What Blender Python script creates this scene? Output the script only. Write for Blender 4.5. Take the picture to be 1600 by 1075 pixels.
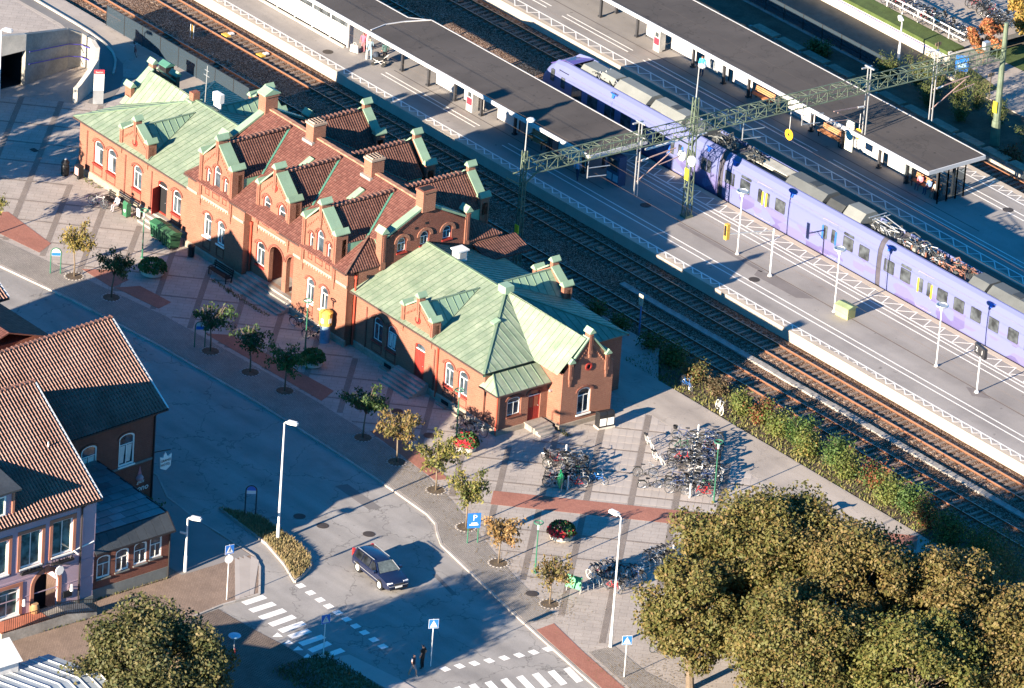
import bpy, bmesh, math, random
from mathutils import Vector, Matrix, noise
from mathutils.geometry import tessellate_polygon
random.seed(7)
R = math.radians
PI = math.pi
for o in list(bpy.data.objects): bpy.data.objects.remove(o)
SC = bpy.context.scene
COL = SC.collection

# ------------------------------------------------------------------ camera
cam_data = bpy.data.cameras.new('camera')
cam = bpy.data.objects.new('camera', cam_data); COL.objects.link(cam)
def set_camera(loc, pitch, roll, head, lens):
    pitch, roll, head = R(pitch), R(roll), R(head)
    w = Vector((math.cos(head)*math.cos(pitch), math.sin(head)*math.cos(pitch), -math.sin(pitch)))
    r = Vector((math.sin(head), -math.cos(head), 0)); u = r.cross(w)
    r2 = math.cos(roll)*r + math.sin(roll)*u; u2 = -math.sin(roll)*r + math.cos(roll)*u
    m = Matrix((( r2.x, u2.x, -w.x, loc[0]), (r2.y, u2.y, -w.y, loc[1]), (r2.z, u2.z, -w.z, loc[2]), (0,0,0,1)))
    cam.matrix_world = m; cam_data.lens = lens
cam_data.sensor_width = 36.0; cam_data.sensor_fit = 'HORIZONTAL'
set_camera((359.49712, -309.69211, 227.78955), 25.64405, 4.18541, 139.25644, 36*11682.62/1600)
cam_data.clip_start = 1.0; cam_data.clip_end = 6000
SC.camera = cam

# ------------------------------------------------------------------ light
SUN_EL, SUN_SHADOW_AZ = 16.0, 98.0          # shadows fall towards this azimuth (deg from +X)
az = R(SUN_SHADOW_AZ); el = R(SUN_EL)
d = Vector((math.cos(az)*math.cos(el), math.sin(az)*math.cos(el), -math.sin(el)))
sun_data = bpy.data.lights.new('sun', 'SUN'); sun = bpy.data.objects.new('sun', sun_data); COL.objects.link(sun)
sun.rotation_euler = d.to_track_quat('-Z', 'Y').to_euler()
sun.location = (0, -60, 80)
sun_data.energy = 5.0; sun_data.angle = R(0.5); sun_data.color = (1.0, 0.86, 0.67)
W = bpy.data.worlds.new('World'); SC.world = W; W.use_nodes = True
nt = W.node_tree; bg = nt.nodes['Background']
sky = nt.nodes.new('ShaderNodeTexSky'); sky.sky_type = 'NISHITA'; sky.sun_disc = False
sky.sun_elevation = el; sky.sun_rotation = PI/2 - (az + PI)
sky.air_density = 1.0; sky.dust_density = 0.0; sky.ozone_density = 8.0
tint = nt.nodes.new('ShaderNodeMix'); tint.data_type = 'RGBA'; tint.blend_type = 'MULTIPLY'; tint.inputs[0].default_value = 1.0
tint.inputs[7].default_value = (0.20, 0.92, 0.94, 1)            # sun-balanced film: blue open shade
nt.links.new(sky.outputs[0], tint.inputs[6]); nt.links.new(tint.outputs[2], bg.inputs[0]); bg.inputs[1].default_value = 0.075
SC.view_settings.view_transform = 'Standard'; SC.view_settings.look = 'None'
SC.view_settings.exposure = 2.15; SC.view_settings.gamma = 1.0; SC.view_settings.use_curve_mapping = False
SC.render.engine = 'CYCLES'
SC.cycles.max_bounces = 5; SC.cycles.transparent_max_bounces = 6

# ------------------------------------------------------------------ materials
MAT = {}
def nodes_of(name):
    m = bpy.data.materials.new(name); m.use_nodes = True
    t = m.node_tree; b = t.nodes['Principled BSDF']
    return m, t, b
def N(t, typ, **kw):
    n = t.nodes.new(typ)
    for k, v in kw.items():
        if k.startswith('i_'): n.inputs[k[2:].replace('_', ' ')].default_value = v
        else: setattr(n, k, v)
    return n
def c4(c, f=1.0): return (min(1, c[0]*f), min(1, c[1]*f), min(1, c[2]*f), 1)
def math_node(t, op, a, b=None):
    n = t.nodes.new('ShaderNodeMath'); n.operation = op
    for i, v in enumerate((a, b)):
        if v is None: continue
        if isinstance(v, (int, float)): n.inputs[i].default_value = v
        else: t.links.new(v, n.inputs[i])
    return n.outputs[0]
def mix_col(t, fac, a, b, mode='MIX'):
    n = t.nodes.new('ShaderNodeMix'); n.data_type = 'RGBA'; n.blend_type = mode
    for i, v in ((0, fac), (6, a), (7, b)):
        if isinstance(v, (int, float)): n.inputs[i].default_value = v
        elif isinstance(v, tuple): n.inputs[i].default_value = v
        else: t.links.new(v, n.inputs[i])
    return n.outputs[2]
def ramp(t, src, stops):
    n = t.nodes.new('ShaderNodeValToRGB'); e = n.color_ramp.elements
    while len(e) < len(stops): e.new(0.5)
    for i, (p, c) in enumerate(stops): e[i].position = p; e[i].color = c
    t.links.new(src, n.inputs[0]); return n.outputs[0]
def noise_n(t, vec, scale, detail=3.0, rough=0.55):
    n = N(t, 'ShaderNodeTexNoise'); n.inputs['Scale'].default_value = scale
    n.inputs['Detail'].default_value = detail; n.inputs['Roughness'].default_value = rough
    t.links.new(vec, n.inputs['Vector']); return n.outputs['Fac']
def mat(name, col, rough=0.8, var=0.18, scale=1.2, fine=14.0, fvar=0.12, bump=0.0, metal=0.0, spec=0.3, col2=None, rnd=0.0):
    """colour with large blotches, fine grain, optional second stain colour and per-object tint"""
    if name in MAT: return MAT[name]
    m, t, b = nodes_of(name)
    tc = t.nodes.new('ShaderNodeTexCoord').outputs['Object']
    n1 = noise_n(t, tc, scale); n2 = noise_n(t, tc, fine, 2.0, 0.7)
    c2 = col2 if col2 else col
    c = ramp(t, n1, [(0.3, c4(col, 1-var)), (0.7, c4(c2, 1+var))])
    g = ramp(t, n2, [(0.3, (1-fvar,)*3+(1,)), (0.7, (1+fvar if 1+fvar <= 1 else 1,)*3+(1,))])
    c = mix_col(t, 1.0, c, g, 'MULTIPLY')
    if rnd:
        oi = t.nodes.new('ShaderNodeObjectInfo').outputs['Random']
        f = math_node(t, 'ADD', math_node(t, 'MULTIPLY', oi, 2*rnd), 1-rnd)
        hs = t.nodes.new('ShaderNodeHueSaturation'); t.links.new(f, hs.inputs['Value']); t.links.new(c, hs.inputs['Color']); c = hs.outputs[0]
    t.links.new(c, b.inputs['Base Color'])
    b.inputs['Roughness'].default_value = rough; b.inputs['Metallic'].default_value = metal
    b.inputs['Specular IOR Level'].default_value = spec
    if bump:
        bn = t.nodes.new('ShaderNodeBump'); bn.inputs['Strength'].default_value = bump; bn.inputs['Distance'].default_value = 0.03
        t.links.new(n2, bn.inputs['Height']); t.links.new(bn.outputs[0], b.inputs['Normal'])
    MAT[name] = m; return m
def brick_mat(name, c1, c2, mortar, bw=0.25, bh=0.08, msize=0.012, stain=0.25, rot=0.0, horizontal=False, bump=0.4):
    if name in MAT: return MAT[name]
    m, t, b = nodes_of(name)
    tc = t.nodes.new('ShaderNodeTexCoord').outputs['Object']
    sx = t.nodes.new('ShaderNodeSeparateXYZ'); t.links.new(tc, sx.inputs[0])
    cb = t.nodes.new('ShaderNodeCombineXYZ')
    if horizontal:
        t.links.new(sx.outputs[0], cb.inputs[0]); t.links.new(sx.outputs[1], cb.inputs[1])
    else:
        t.links.new(math_node(t, 'ADD', sx.outputs[0], sx.outputs[1]), cb.inputs[0]); t.links.new(sx.outputs[2], cb.inputs[1])
    mp = t.nodes.new('ShaderNodeMapping'); mp.inputs['Rotation'].default_value = (0, 0, rot)
    t.links.new(cb.outputs[0], mp.inputs[0])
    br = t.nodes.new('ShaderNodeTexBrick'); br.inputs['Scale'].default_value = 1.0
    br.inputs['Brick Width'].default_value = bw; br.inputs['Row Height'].default_value = bh; br.inputs['Mortar Size'].default_value = msize
    br.inputs['Color1'].default_value = c4(c1); br.inputs['Color2'].default_value = c4(c2); br.inputs['Mortar'].default_value = c4(mortar)
    t.links.new(mp.outputs[0], br.inputs['Vector'])
    n1 = noise_n(t, tc, 0.7, 4.0); n2 = noise_n(t, tc, 9.0, 3.0, 0.7)
    g = ramp(t, n1, [(0.3, (1-stain,)*3+(1,)), (0.65, (1, 1, 1, 1))])
    g2 = ramp(t, n2, [(0.3, (0.78,)*3+(1,)), (0.7, (1, 1, 1, 1))])
    c = mix_col(t, 1.0, br.outputs['Color'], g, 'MULTIPLY'); c = mix_col(t, 1.0, c, g2, 'MULTIPLY')
    t.links.new(c, b.inputs['Base Color']); b.inputs['Roughness'].default_value = 0.88; b.inputs['Specular IOR Level'].default_value = 0.2
    bn = t.nodes.new('ShaderNodeBump'); bn.inputs['Strength'].default_value = bump; bn.inputs['Distance'].default_value = 0.015; bn.invert = True
    t.links.new(br.outputs['Fac'], bn.inputs['Height']); t.links.new(bn.outputs[0], b.inputs['Normal'])
    MAT[name] = m; return m
def tile_mat(name, axis, col, col2, pitch=0.23, row=0.16, lichen=0.0):
    """pantiles: columns along `axis`, rows by height"""
    if name in MAT: return MAT[name]
    m, t, b = nodes_of(name)
    tc = t.nodes.new('ShaderNodeTexCoord').outputs['Object']
    sx = t.nodes.new('ShaderNodeSeparateXYZ'); t.links.new(tc, sx.inputs[0])
    cc = sx.outputs[axis]; zz = sx.outputs[2]
    s = math_node(t, 'SINE', math_node(t, 'MULTIPLY', cc, 2*PI/pitch))
    saw = math_node(t, 'FRACT', math_node(t, 'MULTIPLY', zz, 1/row))
    h = math_node(t, 'ADD', math_node(t, 'MULTIPLY', s, 0.5), math_node(t, 'MULTIPLY', saw, -0.8))
    wn = t.nodes.new('ShaderNodeTexWhiteNoise'); wn.noise_dimensions = '2D'
    cb = t.nodes.new('ShaderNodeCombineXYZ')
    t.links.new(math_node(t, 'FLOOR', math_node(t, 'MULTIPLY', cc, 1/pitch)), cb.inputs[0])
    t.links.new(math_node(t, 'FLOOR', math_node(t, 'MULTIPLY', zz, 1/row)), cb.inputs[1]); t.links.new(cb.outputs[0], wn.inputs[0])
    n1 = noise_n(t, tc, 0.8, 4.0)
    f = math_node(t, 'ADD', math_node(t, 'MULTIPLY', wn.outputs['Value'], 0.6), math_node(t, 'MULTIPLY', n1, 0.4))
    c = ramp(t, f, [(0.15, c4(col)), (0.85, c4(col2))])
    edge = ramp(t, saw, [(0.0, (0.45,)*3+(1,)), (0.22, (1, 1, 1, 1))])
    gro = ramp(t, s, [(0.0, (0.62,)*3+(1,)), (0.5, (1, 1, 1, 1))])
    c = mix_col(t, 1.0, c, edge, 'MULTIPLY'); c = mix_col(t, 0.8, c, gro, 'MULTIPLY')
    if lichen:
        n3 = noise_n(t, tc, 5.0, 5.0, 0.7); k = ramp(t, n3, [(0.60, (0, 0, 0, 1)), (0.72, (lichen,)*3+(1,))])
        c = mix_col(t, k, c, (0.34, 0.30, 0.24, 1))
    t.links.new(c, b.inputs['Base Color']); b.inputs['Roughness'].default_value = 0.85; b.inputs['Specular IOR Level'].default_value = 0.2
    bn = t.nodes.new('ShaderNodeBump'); bn.inputs['Strength'].default_value = 0.8; bn.inputs['Distance'].default_value = 0.04
    t.links.new(h, bn.inputs['Height']); t.links.new(bn.outputs[0], b.inputs['Normal'])
    MAT[name] = m; return m
def glass_mat(name, col=(0.03, 0.04, 0.05), rough=0.08):
    if name in MAT: return MAT[name]
    m, t, b = nodes_of(name)
    tc = t.nodes.new('ShaderNodeTexCoord').outputs['Object']
    n1 = noise_n(t, tc, 1.6, 2.0)
    t.links.new(ramp(t, n1, [(0.35, c4(col, 0.5)), (0.7, c4(col, 2.2))]), b.inputs['Base Color'])
    b.inputs['Roughness'].default_value = rough; b.inputs['Specular IOR Level'].default_value = 0.6
    MAT[name] = m; return m
def leaf_mat(name, cols, rough=0.6, trans=0.25):
    if name in MAT: return MAT[name]
    m, t, b = nodes_of(name)
    geo = t.nodes.new('ShaderNodeNewGeometry'); rp = geo.outputs['Random Per Island']
    n = len(cols); c = ramp(t, rp, [(i/(n-1) if n > 1 else 0, c4(k)) for i, k in enumerate(cols)])
    tc = t.nodes.new('ShaderNodeTexCoord').outputs['Object']
    n1 = noise_n(t, tc, 0.55, 2.0); g = ramp(t, n1, [(0.35, (0.72, 0.8, 0.75, 1)), (0.65, (1, 1, 1, 1))])
    c = mix_col(t, 1.0, c, g, 'MULTIPLY')
    t.links.new(c, b.inputs['Base Color']); b.inputs['Roughness'].default_value = rough; b.inputs['Specular IOR Level'].default_value = 0.25
    if trans:
        tr = t.nodes.new('ShaderNodeBsdfTranslucent'); t.links.new(c, tr.inputs['Color'])
        mx = t.nodes.new('ShaderNodeMixShader'); mx.inputs[0].default_value = trans
        out = t.nodes['Material Output']
        t.links.new(b.outputs[0], mx.inputs[1]); t.links.new(tr.outputs[0], mx.inputs[2]); t.links.new(mx.outputs[0], out.inputs['Surface'])
    MAT[name] = m; return m
def emis_free(name, col, rough=0.5, spec=0.4, metal=0.0): return mat(name, col, rough, 0.05, 2.0, 30.0, 0.04, 0.0, metal, spec)

# ------------------------------------------------------------------ mesh builder
class MB:
    def __init__(s): s.v = []; s.f = []; s.m = []
    def face(s, pts, m=0):
        i = len(s.v); s.v += [tuple(p) for p in pts]; s.f.append(tuple(range(i, i+len(pts)))); s.m.append(m)
    def box(s, x0, x1, y0, y1, z0, z1, m=0):
        i = len(s.v)
        s.v += [(x0,y0,z0),(x1,y0,z0),(x1,y1,z0),(x0,y1,z0),(x0,y0,z1),(x1,y0,z1),(x1,y1,z1),(x0,y1,z1)]
        for q in ((0,3,2,1),(4,5,6,7),(0,1,5,4),(1,2,6,5),(2,3,7,6),(3,0,4,7)): s.f.append(tuple(i+k for k in q)); s.m.append(m)
    def bc(s, c, size, m=0): s.box(c[0]-size[0]/2, c[0]+size[0]/2, c[1]-size[1]/2, c[1]+size[1]/2, c[2]-size[2]/2, c[2]+size[2]/2, m)
    def beam(s, p0, p1, w, h=None, m=0, up=(0,0,1)):
        h = h or w; p0 = Vector(p0); p1 = Vector(p1); d = (p1-p0).normalized(); up = Vector(up)
        if abs(d.dot(up)) > 0.98: up = Vector((1,0,0))
        a = d.cross(up).normalized()*w/2; b = a.cross(d).normalized()*h/2
        i = len(s.v)
        for p in (p0, p1):
            for sa, sb in ((-1,-1),(1,-1),(1,1),(-1,1)): s.v.append(tuple(p+a*sa+b*sb))
        for q in ((0,1,2,3),(7,6,5,4),(0,4,5,1),(1,5,6,2),(2,6,7,3),(3,7,4,0)): s.f.append(tuple(i+k for k in q)); s.m.append(m)
    def cyl(s, p0, p1, r0, r1=None, n=8, m=0, caps=True):
        r1 = r0 if r1 is None else r1; p0 = Vector(p0); p1 = Vector(p1); d = (p1-p0)
        if d.length < 1e-6: return
        d.normalize(); up = Vector((0,0,1)) if abs(d.z) < 0.95 else Vector((1,0,0))
        a = d.cross(up).normalized(); b = d.cross(a); i = len(s.v)
        for p, r in ((p0, r0), (p1, r1)):
            for k in range(n):
                t = 2*PI*k/n; s.v.append(tuple(p + (a*math.cos(t)+b*math.sin(t))*r))
        for k in range(n):
            s.f.append((i+k, i+n+k, i+n+(k+1) % n, i+(k+1) % n)); s.m.append(m)
        if caps:
            s.f.append(tuple(i+k for k in range(n))); s.m.append(m)
            s.f.append(tuple(i+n+k for k in reversed(range(n)))); s.m.append(m)
    def tube(s, pts, r, n=6, m=0, closed=False):
        pts = [Vector(p) for p in pts]; L = len(pts); i = len(s.v); prev = None
        rr = r if isinstance(r, (list, tuple)) else [r]*L
        for j, p in enumerate(pts):
            if closed: d = (pts[(j+1) % L]-pts[j-1])
            else: d = (pts[min(j+1, L-1)]-pts[max(j-1, 0)])
            d.normalize()
            if prev is None:
                up = Vector((0,0,1)) if abs(d.z) < 0.9 else Vector((1,0,0)); a = d.cross(up).normalized()
            else: a = (prev - d*prev.dot(d)).normalized()
            prev = a; b = d.cross(a)
            for k in range(n):
                t = 2*PI*k/n; s.v.append(tuple(p+(a*math.cos(t)+b*math.sin(t))*rr[j]))
        for j in range(L if closed else L-1):
            j2 = (j+1) % L
            for k in range(n): s.f.append((i+j*n+k, i+j2*n+k, i+j2*n+(k+1) % n, i+j*n+(k+1) % n)); s.m.append(m)
        if not closed:
            s.f.append(tuple(i+k for k in range(n))); s.m.append(m)
            s.f.append(tuple(i+(L-1)*n+k for k in reversed(range(n)))); s.m.append(m)
    def ext(s, poly, vec, m=0, mside=None):
        """closed solid: planar polygon extruded along vec"""
        mside = m if mside is None else mside; vec = Vector(vec); n = len(poly); i = len(s.v)
        s.v += [tuple(p) for p in poly]; s.v += [tuple(Vector(p)+vec) for p in poly]
        s.f.append(tuple(i+k for k in reversed(range(n)))); s.m.append(m)
        s.f.append(tuple(i+n+k for k in range(n))); s.m.append(m)
        for k in range(n): s.f.append((i+k, i+(k+1) % n, i+n+(k+1) % n, i+n+k)); s.m.append(mside)
    def prism(s, poly, z0, z1, m=0, mside=None): s.ext([(p[0], p[1], z0) for p in poly], (0, 0, z1-z0), m, mside)
    def lathe(s, prof, cx=0, cy=0, n=12, m=0):
        i = len(s.v); L = len(prof)
        for r, z in prof:
            for k in range(n):
                t = 2*PI*k/n; s.v.append((cx+r*math.cos(t), cy+r*math.sin(t), z))
        for j in range(L-1):
            for k in range(n): s.f.append((i+j*n+k, i+j*n+(k+1) % n, i+(j+1)*n+(k+1) % n, i+(j+1)*n+k)); s.m.append(m)
        s.f.append(tuple(i+k for k in reversed(range(n)))); s.m.append(m)
        s.f.append(tuple(i+(L-1)*n+k for k in range(n))); s.m.append(m)
    def holes(s, outer, inner, fn, m=0, depth=None, mrev=None):
        """planar wall (u,v) with holes; depth vector adds reveals"""
        loops = [[Vector((p[0], p[1], 0)) for p in outer]] + [[Vector((p[0], p[1], 0)) for p in h] for h in inner]
        flat = [p for l in loops for p in l]; i = len(s.v)
        s.v += [tuple(fn(p.x, p.y)) for p in flat]
        for tri in tessellate_polygon(loops): s.f.append(tuple(i+k for k in tri)); s.m.append(m)
        if depth is not None:
            dv = Vector(depth); mrev = m if mrev is None else mrev
            for h in inner:
                q = [Vector(fn(p[0], p[1])) for p in h]
                for k in range(len(q)):
                    a, b = q[k], q[(k+1) % len(q)]; s.face((a, b, b+dv, a+dv), mrev)
    def mesh(s, name, mats, smooth=False, merge=False):
        me = bpy.data.meshes.new(name); me.from_pydata(s.v, [], s.f)
        for k in mats: me.materials.append(k)
        me.polygons.foreach_set('material_index', s.m)
        if merge or smooth:
            bm = bmesh.new(); bm.from_mesh(me); bmesh.ops.remove_doubles(bm, verts=bm.verts, dist=0.0005)
            bmesh.ops.recalc_face_normals(bm, faces=bm.faces); bm.to_mesh(me); bm.free()
        if smooth: me.polygons.foreach_set('use_smooth', [True]*len(me.polygons))
        me.update(); return me
    def build(s, name, mats, parent=None, loc=(0,0,0), rz=0.0, smooth=False, merge=False):
        if not isinstance(mats, (list, tuple)): mats = [mats]
        return put(name, s.mesh(name, mats, smooth, merge), parent, loc, rz)
def put(name, me, parent=None, loc=(0,0,0), rz=0.0):
    o = bpy.data.objects.new(name, me); COL.objects.link(o)
    o.location = loc; o.rotation_euler = (0, 0, rz)
    if parent: o.parent = parent
    return o
def tag(o, label, cat, group=None):
    o['label'] = label; o['category'] = cat
    if group: o['group'] = group
    return o
def thing(name, label, cat, loc=(0,0,0), rz=0.0, group=None):
    o = bpy.data.objects.new(name, None); COL.objects.link(o); o.location = loc; o.rotation_euler = (0,0,rz); o.empty_display_size = 0.3
    return tag(o, label, cat, group)
def struct(o): o['kind'] = 'structure'; return o
def stuff(o): o['kind'] = 'stuff'; return o
def copy_tree(o, parent=None, loc=None, rz=None, label=None, group=None, sc=None):
    c = o.copy(); COL.objects.link(c)
    if parent: c.parent = parent
    if loc is not None: c.location = loc
    if rz is not None: c.rotation_euler = (0, 0, rz)
    if sc is not None: c.scale = (sc, sc, sc)
    if label: c['label'] = label
    if group: c['group'] = group
    for ch in list(o.children): copy_tree(ch, c)
    return c
def text_mesh(body, size, depth=0.004, align='CENTER', shear=0.0, res=2):
    cu = bpy.data.curves.new('lettering', 'FONT'); cu.body = body; cu.size = size; cu.extrude = depth; cu.align_x = align; cu.align_y = 'CENTER'; cu.shear = shear; cu.resolution_u = res
    ob = bpy.data.objects.new('lettering_tmp', cu); COL.objects.link(ob)
    dg = bpy.context.evaluated_depsgraph_get(); me = bpy.data.meshes.new_from_object(ob.evaluated_get(dg))
    bpy.data.objects.remove(ob); bpy.data.curves.remove(cu); return me
def put_text(name, body, size, m, parent, right, up, loc, depth=0.004, shear=0.0):
    """flat lettering: right/up are the text axes in the parent's frame"""
    me = text_mesh(body, size, depth, shear=shear); me.materials.clear(); me.materials.append(m)
    r = Vector(right).normalized(); u = Vector(up).normalized(); n = r.cross(u)
    o = put(name, me, parent)
    o.matrix_local = Matrix(((r.x, u.x, n.x, loc[0]), (r.y, u.y, n.y, loc[1]), (r.z, u.z, n.z, loc[2]), (0,0,0,1)))
    return o

# palette
def asphalt(name, col, crack=0.5, streak=(0.10, 0.9, 1), rot=R(-6)):
    m, t, b = nodes_of(name); tc = t.nodes.new('ShaderNodeTexCoord').outputs['Object']
    mp = t.nodes.new('ShaderNodeMapping'); mp.inputs['Scale'].default_value = streak; mp.inputs['Rotation'].default_value = (0, 0, rot); t.links.new(tc, mp.inputs[0])
    lane = noise_n(t, mp.outputs[0], 0.55, 3.0); blot = noise_n(t, tc, 0.32, 5.0, 0.6); fine = noise_n(t, tc, 26.0, 2.0, 0.8)
    c = ramp(t, lane, [(0.32, c4(col, 0.84)), (0.68, c4(col, 1.12))])
    c = mix_col(t, 1.0, c, ramp(t, blot, [(0.30, (0.80, 0.80, 0.81, 1)), (0.55, (1, 1, 1, 1))]), 'MULTIPLY')
    c = mix_col(t, 1.0, c, ramp(t, fine, [(0.25, (0.74,)*3+(1,)), (0.62, (1, 1, 1, 1))]), 'MULTIPLY')
    v = t.nodes.new('ShaderNodeTexVoronoi'); v.feature = 'DISTANCE_TO_EDGE'; v.inputs['Scale'].default_value = 0.21
    wob = t.nodes.new('ShaderNodeMix'); wob.data_type = 'VECTOR'; wob.inputs[0].default_value = 0.06
    nz = t.nodes.new('ShaderNodeTexNoise'); nz.inputs['Scale'].default_value = 1.2; nz.inputs['Detail'].default_value = 4; t.links.new(tc, nz.inputs['Vector'])
    sc = t.nodes.new('ShaderNodeVectorMath'); sc.operation = 'SCALE'; sc.inputs['Scale'].default_value = 30.0; t.links.new(nz.outputs['Color'], sc.inputs[0])
    t.links.new(tc, wob.inputs[4]); t.links.new(sc.outputs[0], wob.inputs[5]); t.links.new(wob.outputs[1], v.inputs['Vector'])
    k = ramp(t, v.outputs['Distance'], [(0.0, (1-crack,)*3+(1,)), (0.012, (1, 1, 1, 1))]); c = mix_col(t, 1.0, c, k, 'MULTIPLY')
    sp = noise_n(t, tc, 1.7, 2.0, 0.5); c = mix_col(t, 1.0, c, ramp(t, sp, [(0.24, (0.62,)*3+(1,)), (0.31, (1, 1, 1, 1))]), 'MULTIPLY')
    t.links.new(c, b.inputs['Base Color']); b.inputs['Roughness'].default_value = 0.92; b.inputs['Specular IOR Level'].default_value = 0.25
    bn = t.nodes.new('ShaderNodeBump'); bn.inputs['Strength'].default_value = 0.25; bn.inputs['Distance'].default_value = 0.02; t.links.new(fine, bn.inputs['Height']); t.links.new(bn.outputs[0], b.inputs['Normal'])
    MAT[name] = m; return m
m_road = asphalt('asphalt_road', (0.29, 0.268, 0.252), 0.45)
m_plat = asphalt('platform_asphalt', (0.285, 0.26, 0.245), 0.0, (0.06, 0.7, 1), 0.0)
m_path = asphalt('path_concrete', (0.36, 0.31, 0.27), 0.2, (0.12, 0.8, 1), 0.0)
m_white = mat('road_paint', (0.78, 0.74, 0.70), 0.7, 0.06, 3.0, 18.0, 0.12)
m_conc = mat('concrete', (0.42, 0.38, 0.33), 0.9, 0.12, 0.9, 9.0, 0.15, 0.1, col2=(0.48, 0.44, 0.38))
m_conc_d = mat('weathered_concrete', (0.25, 0.225, 0.20), 0.92, 0.22, 0.8, 7.0, 0.25, 0.15, col2=(0.32, 0.29, 0.26))
m_granite = mat('granite', (0.36, 0.32, 0.29), 0.85, 0.10, 2.0, 40.0, 0.2, 0.1, rnd=0.12)
m_slab = mat('paving_slab', (0.37, 0.32, 0.285), 0.9, 0.07, 1.0, 25.0, 0.10, 0.05, rnd=0.05)
m_brick = brick_mat('red_brick', (0.285, 0.104, 0.066), (0.24, 0.080, 0.052), (0.26, 0.16, 0.115), stain=0.15)
m_brick_d = brick_mat('dark_red_brick', (0.21, 0.062, 0.040), (0.17, 0.048, 0.032), (0.18, 0.10, 0.08), stain=0.25)
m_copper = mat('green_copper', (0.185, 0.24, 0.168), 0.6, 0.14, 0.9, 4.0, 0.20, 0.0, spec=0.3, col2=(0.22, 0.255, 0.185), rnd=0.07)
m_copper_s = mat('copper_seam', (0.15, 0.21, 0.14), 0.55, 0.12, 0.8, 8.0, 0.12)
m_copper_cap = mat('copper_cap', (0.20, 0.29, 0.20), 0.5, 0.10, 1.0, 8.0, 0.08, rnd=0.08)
m_copper_t = mat('copper_valley', (0.06, 0.17, 0.125), 0.55, 0.15, 1.0, 8.0, 0.1)
m_tile_y = tile_mat('red_tiles_front', 0, (0.125, 0.047, 0.038), (0.205, 0.086, 0.068), pitch=0.21, row=0.125, lichen=0.35)
m_tile_x = tile_mat('red_tiles_side', 1, (0.10, 0.045, 0.035), (0.175, 0.082, 0.062), pitch=0.21, row=0.15, lichen=0.25)
m_ridge = mat('ridge_tile', (0.15, 0.075, 0.058), 0.85, 0.25, 3.0, 12.0, 0.2, rnd=0.15)
m_redwood = mat('red_painted_wood', (0.27, 0.028, 0.022), 0.55, 0.12, 2.0, 14.0, 0.12)
m_whitewood = mat('white_painted_wood', (0.72, 0.70, 0.66), 0.5, 0.05, 2.0, 14.0, 0.06)
m_glass = glass_mat('window_glass')
m_stone = mat('pale_stone', (0.34, 0.25, 0.19), 0.85, 0.12, 1.5, 12.0, 0.15, 0.1)
m_plinth = mat('plinth_stone', (0.27, 0.225, 0.18), 0.9, 0.2, 1.0, 6.0, 0.2, 0.2)
m_steel = mat('galvanised_steel', (0.48, 0.48, 0.48), 0.45, 0.10, 2.0, 20.0, 0.08, metal=0.6)
m_whitemetal = mat('white_metal', (0.58, 0.57, 0.56), 0.45, 0.05, 2.0, 20.0, 0.05)
m_black = mat('black_metal', (0.015, 0.015, 0.017), 0.45, 0.2, 3.0, 20.0, 0.1)
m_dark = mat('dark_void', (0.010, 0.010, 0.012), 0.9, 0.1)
m_greenpole = mat('green_pole', (0.03, 0.13, 0.08), 0.45, 0.1, 3.0)
m_green_st = mat('pale_green_steel', (0.115, 0.145, 0.10), 0.55, 0.2, 2.0, 20.0, 0.2)
m_signblue = mat('sign_blue', (0.02, 0.13, 0.45), 0.4, 0.04, 3.0)
m_soil = mat('soil', (0.11, 0.08, 0.055), 0.95, 0.3, 2.0, 14.0, 0.4, 0.4)
m_bark = mat('bark', (0.16, 0.12, 0.085), 0.95, 0.25, 3.0, 14.0, 0.3, 0.4)
m_rubber = mat('rubber', (0.012, 0.012, 0.012), 0.8, 0.1)
# ------------------------------------------------------------------ ground, street, square
def sheet(name, poly, z, m, th=0.25, parent=None, mside=None):
    mb = MB(); mb.prism(poly, z-th, z, 0, 0); o = mb.build(name, m, parent)
    return o if parent else struct(o)
def area_xy(poly): return sum(poly[i][0]*poly[(i+1) % len(poly)][1]-poly[(i+1) % len(poly)][0]*poly[i][1] for i in range(len(poly)))/2
def ccw(poly): return poly if area_xy(poly) > 0 else poly[::-1]
def clip(poly, a, b, c):
    """keep a*x+b*y<=c (convex or simple polygon, any dimension >=2)"""
    out = []
    for i in range(len(poly)):
        p, q = poly[i], poly[(i+1) % len(poly)]; dp = a*p[0]+b*p[1]-c; dq = a*q[0]+b*q[1]-c
        if dp <= 0: out.append(p)
        if dp*dq < 0:
            t = dp/(dp-dq); out.append(tuple(p[k]+(q[k]-p[k])*t for k in range(len(p))))
    return out
sheet('ground', [(-900,-900),(900,-900),(900,900),(-900,900)], -0.36, mat('earth', (0.15,0.13,0.10), 0.95, 0.3, 0.05, 1.5, 0.3))
kerb_line = [(-130,-40.5),(-60,-28.6),(-40,-25.2),(-29.14,-23.44),(-21.88,-22.33),(-12.64,-21.45),(-2.31,-21.0),(6,-21.0),(13.67,-21.16),(17.5,-21.4),(18.9,-21.8),(19.9,-22.5),(21.44,-23.36),(31.41,-25.37),(42.62,-27.26),(60,-30.3),(120,-41)]
road = sheet('road', ccw([(-130,-60),(130,-110),(130,-40)] + [(x, y+0.05) for x, y in kerb_line[::-1]]), -0.10, m_road, 0.2)
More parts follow.
